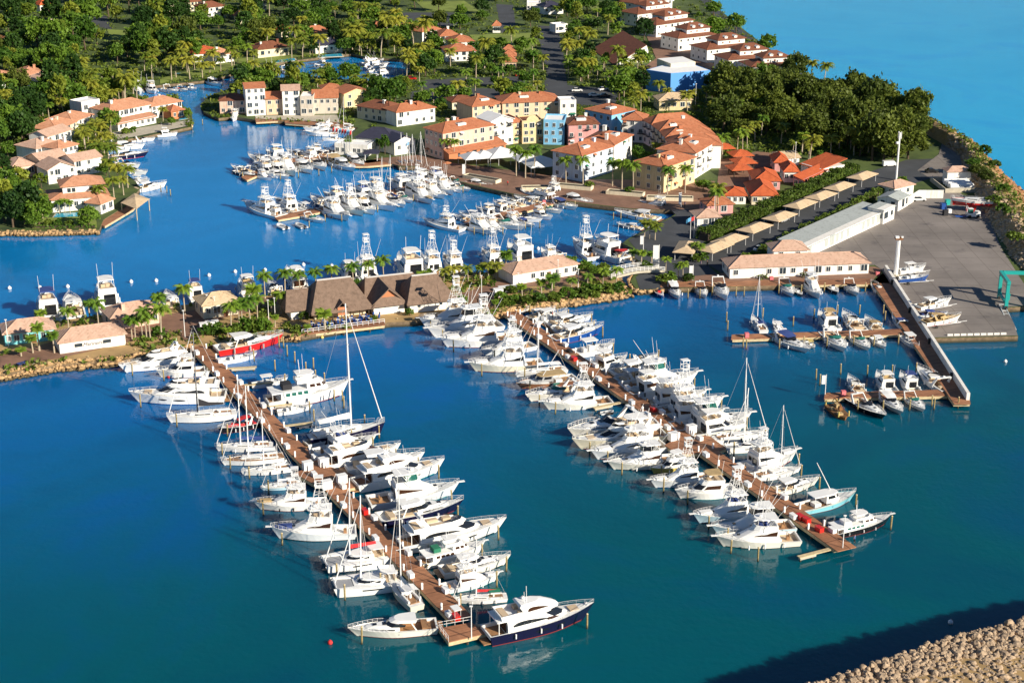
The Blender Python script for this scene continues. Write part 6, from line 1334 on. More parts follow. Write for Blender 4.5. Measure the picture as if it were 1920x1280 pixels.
# left townhouses
th = dict(name='townhouse', cat='house')
house('pink townhouse with brown tiled roofs at the canal corner', (413, 214), (462, 213), 9, 5.2, 'hip', 1.8, 'pink', 'brown', 2, 4, **th)
house('tall white stepped townhouse', (463, 218), (499, 216), 9, 10.6, 'gable', 1.4, 'wwall', 'orange', 4, 3, **th)
house('peach townhouse with orange roof', (500, 216), (530, 215), 9, 6.2, 'gable', 2.0, 'peachw', 'orange', 2, 2, **th)
house('tall white townhouse with pale pink roof', (531, 217), (563, 216), 9, 9.6, 'gable', 1.4, 'wwall', 'pinkt', 4, 2, **th)
house('cream townhouse between the tall white ones', (564, 218), (588, 218), 9, 7.0, 'flat', 1, 'greige', 'flat', 2, 2, **th)
house('beige double townhouse with brown gable roof', (588, 214), (634, 213), 9, 6.2, 'gable', 2.4, 'greige', 'orange', 2, 4, **th)
house('yellow gabled house with orange roof behind the masts', (646, 204), (694, 198), 9, 5.8, 'gabley', 1.8, 'yell', 'orange', 2, 2, **th)
house('white upper house with orange roof behind the townhouses', (606, 196), (640, 194), 7, 6.0, 'hip', 1.5, 'wwall', 'orange', 2, 2, **th)
house('long low cream house with brown roof behind the pavilion', (670, 222), (732, 232), 10, 4.8, 'hip', 2.2, 'cream', 'brown', 2, 5, **th)
house('white house with orange roof terraces left of the pink apartments', (744, 238), (816, 228), 9, 5.4, 'hip', 2.0, 'wwall', 'orange', 2, 5, chim=(.5, .4), **th)
house('dark roofed white pavilion behind the flagpoles', (668, 282), (738, 286), 10, 4.6, 'hip', 2.8, 'wwall', 'slate', 1, 6, name='pavilion', cat='pavilion')
house('white portico with slate roof beside the dark pavilion', (740, 292), (779, 286), 8, 4.6, 'gabley', 1.8, 'wwall', 'slate', 1, 2, name='pavilion', cat='pavilion')
house('white flat roofed club house at the flagpoles', (628, 290), (690, 294), 7, 3.4, 'flat', 1, 'wwall', 'flat', 1, 6, name='club_house', cat='club house')
gz = empty('gazebo', tuple(G(697, 299, LAND))); tag(gz, 'small open gazebo with dark roof on the lagoon boardwalk', 'gazebo'); hip_roof(MB(), -2.2, 2.2, -2.2, 2.2, 2.6, 1.0, .5).build('roof', M['slate'], gz)
for x in (-2, 2):
    for y in (-2, 2): m_ = MB(); m_.tube((x, y, 0), (x, y, 2.5), .13, n=5); m_.build('post', M['alu'], gz)
# left waterfront chain
wf = dict(cat='house', name='waterfront_house')
W = lambda lab, A, B, d, h, rt='hip', rh=1.8, wall='wwall', roof='peach', rows=2, cols=4, **k: house(lab, A, B, d, h, rt, rh, wall, roof, rows, cols, **{**wf, **k})
W('long cream house with peach roof on the left waterfront', (207, 238), (288, 222), 11, 5.6, rh=2.4, cols=9)
W('tiled porch in front of the long cream house', (222, 246), (293, 231), 4, 2.8, 'shed', .9, rows=1, cols=7, name='porch', cat='porch')
W('peach roofed house at the right end of the left waterfront', (286, 223), (342, 213), 10, 4.8, rh=2.2, cols=5)
W('brick coloured house with small orange roof at the point', (322, 225), (346, 221), 6, 3.2, wall='brickw', roof='orange', rows=1, cols=2)
W('white square stair block above the long cream house', (156, 232), (190, 225), 7, 7.4, 'flat', 1, roof='flat', rows=2, cols=2)
W('peach roofed house left of the white stair block', (138, 254), (176, 240), 11, 5.0, rh=2.2)
W('peach roofed house second left of the stair block', (108, 268), (146, 252), 10, 4.8, rh=2.2, wall='cream')
W('white gabled house with bright end wall, upper one', (92, 286), (136, 272), 8, 5.6, 'gable', 1.6, roof='pinkt')
W('pale roofed house below the upper white gable', (70, 304), (118, 292), 10, 4.6, rh=2.0, roof='pinkt')
W('small peach roofed house with square chimney', (112, 306), (148, 296), 8, 4.8, rh=1.8, chim=(.6, .3))
W('pale roofed house with pink side wall near the villa', (80, 330), (128, 320), 9, 4.8, 'gable', 2.0, roof='pinkt', wall='cream')
W('white gabled house with three small windows', (142, 332), (192, 322), 8, 5.2, 'gable', 1.6, roof='pinkt', cols=3)
W('pale broad gabled house behind the villa', (92, 346), (142, 338), 9, 4.6, 'gabley', 2.2, roof='pinkt')
v = W('two storey white pool villa with peach roofs at the lagoon', (98, 399), (206, 389), 12, 3.9, rh=1.6, rows=1, cols=8, name='villa', cat='villa', side=1)
Wv = (G(206, 389, LAND) - G(98, 399, LAND)).length
boxes((Wv * .58, 7, 5.2, Wv * .7, 8, 3.6)).build('upper_wall', M['wwall'], v); hip_roof(MB(), Wv * .23, Wv * .93, 3, 11, 7.0, 2.0, .8).build('upper_roof', M['peach'], v)
for x in (.34, .42, .72, .8): inst('window', WIN, v, (Wv * x, 2.955, 5.6), 0, (1.0, 1, 1.2))
W('low arched annex of the pool villa beside the dock', (190, 402), (214, 392), 5, 3.2, roof='peach', rows=1, cols=2)
W('pale pink roof in the trees behind the villa', (26, 336), (66, 330), 9, 4, roof='pinkt', wall='pink', rows=1)
W('low rose roof at the left edge behind the villa', (-14, 345), (24, 340), 9, 3.6, roof='brown', wall='cream', rows=1)
br = empty('boat_shelter', tuple(G(250, 380, 3.6))); br.location.z = 0; tag(br, 'beige roof over the boat berth beside the pool villa', 'boat shelter')
q = [G(u, v, 3.6) - Vector((br.location.x, br.location.y, 0)) for u, v in ((226, 380), (256, 392), (281, 373), (252, 362))]; c_ = sum(q, Vector()) / 4 + Vector((0, 0, 1.2))
MB().add([tuple(p) for p in q] + [tuple(c_)] , [(0, 1, 4), (1, 2, 4), (2, 3, 4), (3, 0, 4), (3, 2, 1, 0)]).build('roof', M['beige'], br)
for p in q: m_ = MB(); m_.tube((p.x * .93, p.y * .93, -2), (p.x * .93, p.y * .93, 3.6), .15, n=5); m_.build('post', M['pale_wood'], br)
# houses among the trees
FAR = [('brown roofed house cut by the left edge of the photo', (-22, 96), (16, 91), 11, 5, 'cream', 'brown'), ('brown gable deep in the trees at upper left', (80, 72), (112, 68), 10, 5, 'cream', 'brown'), ('tiny red roof in the trees at upper left', (76, 24), (96, 22), 7, 4, 'wwall', 'vivid'),
       ('brown roof left of the white hillside house', (296, 25), (332, 22), 10, 5, 'cream', 'brown'), ('white hillside house with brown roof', (380, 37), (423, 33), 10, 6, 'wwall', 'brown'), ('small brown roof between two hillside houses', (352, 22), (378, 20), 8, 5, 'cream', 'brown'), ('tiny brown roof right of the white hillside house', (446, 46), (458, 45), 5, 4, 'cream', 'brown'),
       ('peach roofed house at the left edge among palms', (-16, 168), (36, 163), 12, 4, 'wwall', 'peach'), ('pink roofed house second from the left edge', (38, 160), (84, 156), 12, 4, 'wwall', 'peach'), ('rose roofed house third from the left edge', (84, 170), (132, 160), 12, 4, 'wwall', 'pinkt'),
       ('red roofed restaurant by the turquoise pool', (360, 118), (408, 116), 12, 4, 'wwall', 'vivid'), ('peach roofed wing right of the red roofed restaurant', (404, 121), (438, 116), 9, 4, 'wwall', 'peach'), ('cream block at the upper edge', (478, 22), (500, 20), 9, 6, 'cream', 'flat'), ('ochre block at the upper edge', (540, 13), (563, 11), 9, 6, 'yell', 'flat'), ('white house with small windows at the upper edge', (566, 16), (600, 13), 9, 5, 'wwall', 'brown'),
       ('brown roofed villa beside the blue pool', (484, 110), (542, 104), 11, 4, 'cream', 'brown'), ('small vermilion roof above the canal', (528, 74), (552, 72), 8, 4, 'cream', 'vivid'), ('orange roof above the canal', (574, 78), (622, 74), 9, 4, 'cream', 'orange'), ('dark roofed villa with open terrace above the canal', (592, 102), (642, 99), 9, 4, 'wwall', 'slate'),
       ('orange roofed block among coconut palms', (698, 72), (728, 70), 10, 5, 'cream', 'orange'), ('orange roofed block right of the coconut palms', (744, 76), (790, 74), 10, 5, 'peachw', 'orange'), ('white and orange block with tilted terrace', (792, 82), (826, 76), 9, 5.5, 'wwall', 'orange'), ('first curved orange roof of the crescent block', (826, 88), (862, 86), 12, 5, 'wwall', 'orange'), ('second curved orange roof of the crescent block', (846, 100), (890, 98), 12, 5, 'wwall', 'orange'), ('nearest curved orange roof of the crescent block', (836, 116), (892, 114), 12, 4.5, 'wwall', 'orange'),
       ('topmost of three small stepped orange roofs', (941, 110), (966, 110), 6, 3.5, 'peachw', 'orange'), ('middle of three small stepped orange roofs', (942, 120), (967, 120), 6, 3.5, 'peachw', 'orange'), ('lowest of three small stepped orange roofs', (942, 131), (968, 131), 6, 3.5, 'peachw', 'orange'),
       ('white gatehouse at the top of the avenue', (1042, 62), (1064, 60), 6, 3.5, 'wwall', 'flat'), ('dark roofed house at the top of the avenue', (1020, 28), (1056, 26), 10, 4, 'wwall', 'slate'), ('tiny kiosk with orange roof on the upper lawn', (924, 62), (938, 62), 4, 3.5, 'wwall', 'orange'), ('white low block at the upper edge of the avenue', (988, 22), (1014, 22), 9, 4, 'wwall', 'flat')]
for lab, A, B, d, h, wl_, rf in FAR: house(lab, A, B, d, h, 'flat' if rf == 'flat' else 'hip', 2.4, wl_, rf, 1 if h < 4.5 else 2, 4, frames=False)
def pool(label, pts):
    w = [G(u, v, LAND) for u, v in pts]; c = sum(w, Vector()) / len(w); r = empty('swimming_pool', tuple(c)); tag(r, label, 'pool'); q = [p - c for p in w]
    MB().prism([(p.x * 1.12, p.y * 1.12) for p in q][::-1], -.2, .10).build('coping', M['conc'], r); MB().prism([(p.x, p.y) for p in q][::-1], 0, .14).build('pool_water', M['pool'], r)
pool('turquoise pool on the lawn of the white lagoon villa', [(100, 409), (106, 401), (152, 399), (152, 406)])
pool('pool in front of the red roofed restaurant', [(425, 130), (432, 125), (460, 123), (458, 128)]); pool('long blue pool beside the brown roofed villa', [(508, 119), (512, 113), (552, 110), (554, 114)])
pool('oval pool on the lawn above the canal', [(325, 142), (332, 138), (358, 137), (352, 142)]); pool('small pool at the brick house on the point', [(336, 226), (338, 221), (352, 219), (352, 223)]); pool('dark pool before the slate villa', [(596, 108), (598, 104), (640, 101), (642, 106)])
# low planter walls of the promenade
for k, (A, B) in enumerate([((978, 358), (1040, 357)), ((1040, 352), (1108, 358)), ((1136, 364), (1205, 370)), ((1212, 376), (1300, 378)), ((868, 334), (930, 345))]):
    a, b = G(*A, LAND), G(*B, LAND); d = b - a; r = empty('planter_wall', tuple(a), math.atan2(d.y, d.x)); tag(r, f'low cream planter wall along the promenade, {ORD[(1, 2, 3, 4, 0)[k]]} from left', 'planter', 'planter walls of the promenade')
    boxes((d.length / 2, 0, .55, d.length, .35, 1.1), (.17, 1.5, .55, .34, 2.6, 1.1), (d.length - .17, 1.5, .55, .34, 2.6, 1.1), (d.length / 2, 2.8, .55, d.length, .3, 1.1)).build('wall', M['cream'], r); boxes((d.length / 2, 1.45, .45, d.length - .8, 2.3, .9)).build('soil', M['dark_wood'], r)
# ---------------------------------------------------------------- trees, palms, hedges
def leaf_quad(mb, c, s, rnd, up=.35):
    n = Vector((rnd.uniform(-1, 1), rnd.uniform(-1, 1), rnd.uniform(-.6, 1) + up)).normalized(); a = n.orthogonal().normalized(); b = n.cross(a); t = rnd.uniform(0, 6.28)
    a, b = a * math.cos(t) + b * math.sin(t), b * math.cos(t) - a * math.sin(t); w = s * rnd.uniform(.45, .75)
    i = len(mb.v); mb.v += [tuple(c - a * s), tuple(c + b * w), tuple(c + a * s), tuple(c - b * w)]; mb.f.append((i, i + 1, i + 2, i + 3))
def crown_mesh(seed, rx, rz, nclump, nleaf, ls, m, lump=.33, hz=0.0):
    rnd = random.Random(seed); mb = MB(); lobes = []
    for _ in range(9):
        a, e = rnd.uniform(0, 6.28), rnd.uniform(-.1, 1.2); lobes.append((Vector((math.cos(a) * math.cos(e), math.sin(a) * math.cos(e), math.sin(e))), rnd.uniform(.3, 1.0)))
    for k in range(nclump):
        z = rnd.uniform(-.45, 1); a = rnd.uniform(0, 6.28); q = math.sqrt(max(0, 1 - z * z)); d = Vector((q * math.cos(a), q * math.sin(a), z))
        r = .66 + lump * max([max(0, d.dot(l)) ** 6 * w for l, w in lobes]) + rnd.uniform(-.08, .08); r *= rnd.uniform(.8, 1.0)
        c = Vector((d.x * r * rx, d.y * r * rx, hz + d.z * r * rz)); cr = rnd.uniform(.5, 1.0) * rx * .24
        for _ in range(nleaf):
            o = Vector((rnd.gauss(0, 1), rnd.gauss(0, 1), rnd.gauss(0, .7))) * cr * .6; leaf_quad(mb, c + o, ls * rnd.uniform(.7, 1.25), rnd)
    return mb.mesh('crown', m)
def trunk_mesh(seed, h, r, lean=.3, limbs=4):
    rnd = random.Random(seed); mb = MB(); top = Vector((rnd.uniform(-lean, lean), rnd.uniform(-lean, lean), h)); mb.tube((0, 0, -.3), top, r, r * .6, 7)
    for k in range(limbs):
        a = 6.28 * k / limbs + rnd.uniform(-.4, .4); mb.tube(top * rnd.uniform(.75, 1), top + Vector((math.cos(a) * h * .45, math.sin(a) * h * .45, h * .55)), r * .45, r * .15, 5)
    return mb.mesh('trunk', M['bark'])
def frond(mb, a, e, L, droop, w, rnd, nseg=8):
    d = Vector((math.cos(a), math.sin(a), 0)); sd = Vector((-math.sin(a), math.cos(a), 0)); P = []
    p = Vector((0, 0, 0)); el = e
    for k in range(nseg + 1):
        P.append(p.copy()); p = p + (d * math.cos(el) + Vector((0, 0, math.sin(el)))) * (L / nseg); el -= droop / nseg
    for k in range(nseg):
        t = (k + .5) / nseg; ww = w * (math.sin(math.pi * min(1, .12 + t * .86)) ** .7); A, B = P[k], P[k + 1]
        for s in (1, -1):
            tip = (A + B) * .5 + sd * s * ww + (B - A) * .8 - Vector((0, 0, ww * rnd.uniform(.3, .75))); i = len(mb.v); mb.v += [tuple(A), tuple(B), tuple(tip)]; mb.f.append((i, i + 1, i + 2))
            tip2 = A * .8 + B * .2 + sd * s * ww * .9 + (B - A) * .4 - Vector((0, 0, ww * rnd.uniform(.45, .95))); i = len(mb.v); mb.v += [tuple(A * 1.3 - B * .3), tuple((A + B) / 2), tuple(tip2)]; mb.f.append((i, i + 1, i + 2))
def palm(seed, kind):
    rnd = random.Random(seed); fr, tr = MB(), MB()
    if kind == 'royal': n, L, w, h, m, r = 15, 2.7, .85, 6.0, LEAF[2], .17
    elif kind == 'coco': n, L, w, h, m, r = 19, 3.5, .95, 6.5, LEAF[3], .19
    else: n, L, w, h, m, r = 26, 1.9, .95, 4.5, LEAF[2], .22
    lean = Vector((rnd.uniform(-.9, .9), rnd.uniform(-.9, .9), 0)) * (1.0 if kind == 'coco' else .25); pts = [Vector((0, 0, -.3)), Vector((lean.x * .2, lean.y * .2, h * .4)), Vector((lean.x, lean.y, h))]
    for i, (a, b) in enumerate(zip(pts[:-1], pts[1:])): tr.tube(a, b, r * (1.25 - .3 * i), r * (.95 - .2 * i), 6)
    if kind == 'royal': tr.tube(pts[2] - Vector((0, 0, .9)), pts[2] + Vector((0, 0, .2)), r * .9, r * .5, 6)
    for k in range(n):
        lay = k % 3; frond(fr, 6.283 * k / n * (1 if kind != 'fan' else 2.4) + rnd.uniform(-.2, .2), (.95, .5, .1)[lay] + rnd.uniform(-.15, .15), L * rnd.uniform(.85, 1.12), (1.7, 1.6, 1.25)[lay] if kind != 'fan' else 1.0, w, rnd)
    fr.v = [(x + pts[2].x, y + pts[2].y, z + pts[2].z) for x, y, z in fr.v]
    return fr.mesh('fronds', m), tr.mesh('trunk', M['trunk'])
TT = {'g1': (crown_mesh(1, 4.2, 3.6, 64, 17, .55, LEAF[0], hz=4.6), trunk_mesh(1, 3.4, .3)), 'g2': (crown_mesh(2, 3.6, 4.2, 60, 17, .52, LEAF[0], hz=5.0), trunk_mesh(2, 3.6, .28)), 'g3': (crown_mesh(3, 4.8, 3.2, 74, 17, .55, LEAF[0], lump=.42, hz=4.2), trunk_mesh(3, 3.0, .34)),
      'o1': (crown_mesh(4, 4.6, 3.6, 90, 22, .42, LEAF[1], lump=.4, hz=4.4), trunk_mesh(4, 3.2, .32)), 'o2': (crown_mesh(5, 3.9, 4.0, 84, 22, .42, LEAF[1], lump=.36, hz=4.8), trunk_mesh(5, 3.4, .3)),
      'l1': (crown_mesh(8, 3.7, 3.4, 52, 15, .6, LEAF[5], lump=.5, hz=4.8), trunk_mesh(8, 3.8, .26)), 'l2': (crown_mesh(9, 3.0, 4.6, 48, 15, .55, LEAF[5], lump=.45, hz=5.6), trunk_mesh(9, 4.2, .25)), 'd1': (crown_mesh(10, 4.4, 4.4, 80, 17, .5, LEAF[6], lump=.45, hz=5.0), trunk_mesh(10, 3.6, .34)), 'd2': (crown_mesh(11, 3.2, 5.0, 64, 17, .5, LEAF[6], lump=.5, hz=5.8), trunk_mesh(11, 4.0, .3)),
      'b1': (crown_mesh(6, 1.6, 1.3, 34, 13, .3, LEAF[4], hz=.9), trunk_mesh(6, .7, .1)), 'b2': (crown_mesh(7, 1.5, 1.6, 32, 13, .3, LEAF[0], hz=1.1), trunk_mesh(7, .8, .1)),
      'r1': palm(1, 'royal'), 'r2': palm(2, 'royal'), 'c1': palm(3, 'coco'), 'c2': palm(4, 'coco'), 'c3': palm(5, 'coco'), 'f1': palm(6, 'fan')}
TDESC = {'g': ('broadleaf_tree', 'tree', 'bushy green tree'), 'l': ('light_leaved_tree', 'tree', 'light green loose tree'), 'd': ('dark_leaved_tree', 'tree', 'dark green tree'), 'o': ('olive_tree', 'tree', 'dense olive green tree'), 'b': ('shrub', 'shrub', 'low leafy shrub'), 'r': ('royal_palm', 'palm', 'feathery palm'), 'c': ('coconut_palm', 'palm', 'yellowish coconut palm'), 'f': ('fan_palm', 'palm', 'stocky fan palm')}
def tree(t, p, s, label, group, hz=1.0):
    n, cat, _ = TDESC[t[0]]; r = empty(n, tuple(p), random.uniform(0, 6.28), (s, s, s * hz)); tag(r, label, cat, group)
    inst('fronds' if t[0] in 'rcf' else 'crown', TT[t][0], r); inst('trunk', TT[t][1], r); return r
def pip(u, v, pts):
    c = False; j = len(pts) - 1
    for i in range(len(pts)):
        (a, b), (x, y) = pts[i], pts[j]
        if (b > v) != (y > v) and u < (x - a) * (v - b) / (y - b) + a: c = not c
        j = i
    return c
HB = []
for h_ in HOUSES:
    w_ = [c for c in h_.children if c.name.startswith('wall')]
    if w_:
        bb = [h_.matrix_basis @ Vector(c) for w1 in w_ for c in w1.bound_box]; HB.append((min(b.x for b in bb) - 1.2, max(b.x for b in bb) + 1.2, min(b.y for b in bb) - 3.5, max(b.y for b in bb) + 1.0))
def free(u, v, p):
    if not (pip(u, v, MAIN) or pip(u, v, PEN)): return False
    if any(pip(u, v, o) for o in NOGO + LAWNS[:5]): return False
    return not any(a < p.x < b and c < p.y < d for a, b, c, d in HB)
def fill(spots, phrase, group):
    spots.sort(key=lambda q: U(q[1])); cnt = {}
    for t, p, s, hz in spots:
        d = TDESC[t[0]][2]; k = cnt.get(d, 0); cnt[d] = k + 1; tree(t, p, s, f'{ordn(k)} {d} from left {phrase}', group, hz)
def zone(phrase, rect, n, kinds, smin=.8, smax=1.25, gap=13, group=None, hz=1.0):
    rnd = random.Random(phrase); S = []; tries = 0
    while len(S) < n and tries < n * 60:
        tries += 1; u, v = rnd.uniform(rect[0], rect[2]), rnd.uniform(rect[1], rect[3]); p = G(u, v, LAND)
        if any((U(q[1]) - u) ** 2 + (2 * (V(q[1]) - v)) ** 2 < gap * gap for q in S) or not free(u, v, p): continue
        S.append((rnd.choice(kinds), p, rnd.uniform(smin * .82, smax * 1.12), hz * rnd.uniform(.82, 1.25)))
    fill(S, phrase, group or 'trees ' + phrase)
def listed(phrase, items, group=None):
    fill([(t, G(u, v, LAND), s, hz) for t, u, v, s, hz in items], phrase, group or 'palms ' + phrase)
GT = ['g1', 'g2', 'g3', 'g1', 'g3', 'l1', 'l2', 'd1', 'd2']; GM = ['g1', 'g2', 'g3', 'o1', 'o2', 'l1', 'd1', 'd2', 'l2']; PC = ['c1', 'c2', 'c3']; PR = ['r1', 'r2', 'c1']
for ph, rc, n, kd, a, b, gp in [
    ('in the upper left corner wood', (-20, -14, 110, 56), 17, GM, 1.0, 1.5, 17), ('below the tiny red roof', (-20, 56, 125, 112), 15, GM, 1.0, 1.5, 17), ('in the dark wood left of the lawn', (112, -12, 200, 112), 17, GT, 1.0, 1.5, 16), ('in the wood behind the lawn', (196, -14, 300, 52), 15, GT, 1.1, 1.6, 16),
    ('around the white hillside house', (296, -14, 480, 66), 22, GM, .9, 1.4, 17), ('between lawn and red restaurant', (215, 76, 372, 124), 20, GM, 1.0, 1.45, 16), ('above the left edge houses', (0, 108, 160, 152), 16, GT, .8, 1.2, 16), ('behind the left waterfront houses', (100, 178, 235, 226), 16, GT, .9, 1.25, 15),
    ('in the thicket left of the waterfront', (-14, 178, 96, 300), 22, GM, .9, 1.4, 16), ('left of the pool villa', (-14, 352, 92, 428), 16, GT, .7, 1.1, 15), ('right of the hillside house', (446, -12, 600, 60), 16, GT, .9, 1.3, 16), ('between ochre block and avenue', (600, -12, 790, 44), 16, GT, .9, 1.3, 17),
    ('along the far canal bank', (440, 64, 700, 108), 22, GM, .8, 1.15, 15), ('near the crescent block', (690, 56, 830, 150), 20, GT, .8, 1.2, 15), ('on the upper lawn', (790, -12, 1010, 60), 18, GM, .8, 1.2, 17), ('left of the avenue', (890, 62, 1012, 200), 18, GT, .7, 1.1, 16),
    ('right of the avenue', (1060, 10, 1210, 100), 18, GT, .8, 1.15, 15), ('between car park and blue hall', (1090, 100, 1215, 205), 16, GT, .7, 1.05, 15), ('on the canal bank above townhouses', (440, 142, 720, 192), 20, GT, .8, 1.15, 13), ('beside the car park', (690, 164, 880, 216), 16, GT, .6, 1.0, 15),
    ('left half of the olive wood', (1350, 178, 1480, 262), 26, ['o1', 'o2'], 1.0, 1.4, 15), ('middle of the olive wood', (1480, 185, 1620, 292), 28, ['o1', 'o2'], 1.1, 1.5, 15), ('seaward end of the olive wood', (1600, 205, 1750, 304), 26, ['o1', 'o2'], 1.1, 1.5, 15), ('below the nearest seaside villa', (1330, 150, 1500, 186), 14, ['g1', 'g3', 'o1'], .8, 1.2, 14)]:
    zone(ph, rc, n, kd, a, b, gp, 'trees ' + ph)
for ph, rc, n, kd, a, b, gp in [
    ('beside the far canal', (270, 124, 480, 152), 20, PC, .9, 1.15, 12), ('behind the long cream house', (120, 150, 262, 205), 26, PC + ['r1'], .9, 1.2, 12), ('above the left edge villas', (0, 186, 130, 250), 14, PC + ['r1'], .9, 1.15, 13), ('by the red roofed restaurant', (330, 96, 470, 124), 9, PC + ['r1'], .9, 1.2, 13),
    ('around the small canal pools', (470, 96, 700, 112), 14, PC, 1.0, 1.25, 12), ('in the coconut garden', (660, 28, 800, 110), 20, PC, 1.1, 1.4, 12), ('before the crescent block', (740, 100, 960, 150), 12, PC, 1.0, 1.3, 13), ('along the avenue', (985, 10, 1180, 190), 24, PR, .9, 1.2, 12),
    ('around the wedge hall', (1060, 90, 1220, 160), 18, PR, .9, 1.15, 12), ('in front of the blue hall', (1165, 186, 1345, 216), 14, PC + ['f1'], .7, .9, 13), ('behind the townhouse roofs', (520, 140, 720, 186), 14, PC, .8, 1.05, 12), ('by the car park', (760, 150, 1010, 196), 14, PR, .8, 1.05, 13),
    ('before the olive wood', (1440, 262, 1640, 312), 14, PC + ['f1'], .8, 1.15, 13), ('right of the arc', (1345, 214, 1440, 300), 8, PR, .9, 1.15, 14), ('at the lagoon villa gardens', (156, 246, 226, 330), 12, PC, .8, 1.05, 11), ('on the sea side of the villas', (1480, 128, 1620, 206), 9, PC + ['g3'], .7, 1.0, 13), ('on the upper lawns', (480, 20, 700, 70), 12, PR + ['c2'], .9, 1.15, 14)]:
    zone(ph, rc, n, kd, a, b, gp, 'palms ' + ph)
zone("along the peninsula's north edge", (20, 500, 1140, 640), 40, ['b1', 'b2', 'f1'], .7, 1.2, 16, "shrubs along the peninsula's north edge", .8)
zone('along the sea road', (1290, 6, 1480, 146), 16, ['b1', 'b2', 'g3'], .7, 1.1, 12, 'shrubs along the sea road')
listed('in front of the left waterfront houses', [('g3', 206, 250, .95, 1.25), ('c1', 180, 262, 1.0, 1.0), ('c2', 190, 270, 1.0, 1.0), ('c3', 166, 272, .9, 1.0), ('c1', 176, 300, .9, 1.0), ('c2', 190, 304, .85, 1.0), ('c3', 206, 342, 1.0, 1.0), ('c2', 224, 352, 1.0, 1.0), ('c1', 240, 352, .95, 1.0), ('g3', 200, 330, .6, 1.0), ('c3', 232, 366, .8, 1.0), ('c1', 214, 372, .9, 1.0), ('g2', 354, 224, .5, 1.0), ('c2', 306, 228, .7, 1.0), ('g1', 322, 236, .4, 1.0), ('b1', 236, 252, 1.2, 1.0), ('b2', 250, 250, 1.0, 1.0)], 'plants before the left waterfront')
listed('around the pool villa', [('c1', 56, 402, 1.0, 1.0), ('c2', 68, 404, 1.0, 1.0), ('c3', 80, 410, 1.0, 1.0), ('r1', 112, 402, .65, 1.0), ('r2', 122, 400, .65, 1.0), ('r1', 132, 402, .65, 1.0), ('c1', 186, 388, .9, 1.0), ('c2', 180, 380, .8, 1.0), ('g1', 168, 424, .8, .9), ('g3', 158, 426, .45, .9), ('g2', 28, 424, .8, 1.0), ('g3', 46, 422, .6, 1.0), ('b1', 92, 422, .9, 1.0), ('b2', 110, 424, .9, 1.0), ('b1', 130, 424, .9, 1.0)], 'plants around the pool villa')
listed('at the west end of the peninsula', [('f1', 40, 668, .8, .45), ('f1', 62, 662, .8, 1.0), ('f1', 74, 658, .95, 1.3), ('f1', 102, 662, .9, 1.1), ('r1', 130, 628, .9, 1.1), ('r2', 186, 622, 1.0, 1.2), ('r1', 248, 636, .85, 1.0), ('r2', 254, 637, .85, .95), ('r1', 267, 630, .85, .9), ('r2', 275, 635, 1.0, 1.15), ('r1', 282, 636, .9, 1.0), ('r2', 303, 636, 1.05, 1.2), ('r1', 300, 606, .9, 1.2), ('r1', 347, 590, 1.0, 1.15)], 'palms at the west end of the peninsula')
listed('between cream house and restaurant', [('r1', 434, 622, 1.0, 1.1), ('r2', 449, 614, .95, 1.1), ('r1', 455, 618, 1.0, 1.0), ('r2', 470, 612, 1.0, 1.1), ('r1', 483, 604, .9, 1.1), ('r2', 497, 560, 1.0, 1.05), ('r1', 527, 588, .85, 1.0), ('r2', 535, 558, 1.0, 1.1), ('b1', 445, 626, 1.3, 1.0), ('b2', 462, 624, 1.4, 1.0), ('b1', 480, 622, 1.5, 1.0), ('b2', 495, 622, 1.4, 1.0), ('b1', 400, 626, 1.2, .8), ('b2', 386, 628, 1.2, .8), ('b1', 570, 600, .9, 1.2)], 'plants left of the restaurant')
listed('behind the thatched restaurant', [('r1', 563, 552, .9, 1.0), ('r2', 593, 549, .95, 1.0), ('r1', 623, 545, .95, 1.05), ('r2', 663, 540, .9, 1.1), ('r1', 691, 536, .9, 1.1), ('r2', 720, 534, .95, 1.2), ('b1', 748, 534, 1.2, 1.0), ('b2', 764, 532, 1.2, 1.0), ('b1', 784, 530, 1.3, 1.0), ('b2', 804, 528, 1.3, 1.0), ('c1', 832, 533, .7, .8), ('c2', 852, 531, .75, .8), ('c3', 878, 528, .7, .8), ('f1', 900, 524, .8, .9), ('c1', 916, 523, .75, .8), ('c2', 930, 522, .75, .8), ('f1', 948, 518, 1.1, 1.2), ('b1', 700, 602, .7, 1.0), ('b2', 768, 592, .8, 1.0)], 'plants behind the restaurant')
listed('on the lawn below the long white house', [('f1', 979, 560, .8, .9), ('f1', 1015, 555, .85, 1.0), ('f1', 1031, 553, .7, .8), ('r1', 1071, 550, .75, .8), ('r2', 1101, 545, .75, .9), ('r1', 1130, 541, .8, 1.0), ('r2', 1155, 538, .8, 1.0), ('b1', 945, 574, 1.3, .8), ('b2', 960, 572, 1.3, .8), ('b1', 990, 570, 1.3, .8), ('b2', 1010, 568, 1.4, .8), ('b1', 1040, 564, 1.4, .8), ('b2', 1064, 560, 1.5, .8), ('b1', 1090, 558, 1.6, .8), ('b2', 1114, 554, 1.5, .8), ('b1', 1136, 550, 1.6, .8), ('b2', 1158, 548, 1.5, .7)], 'plants on the lawn of the peninsula')
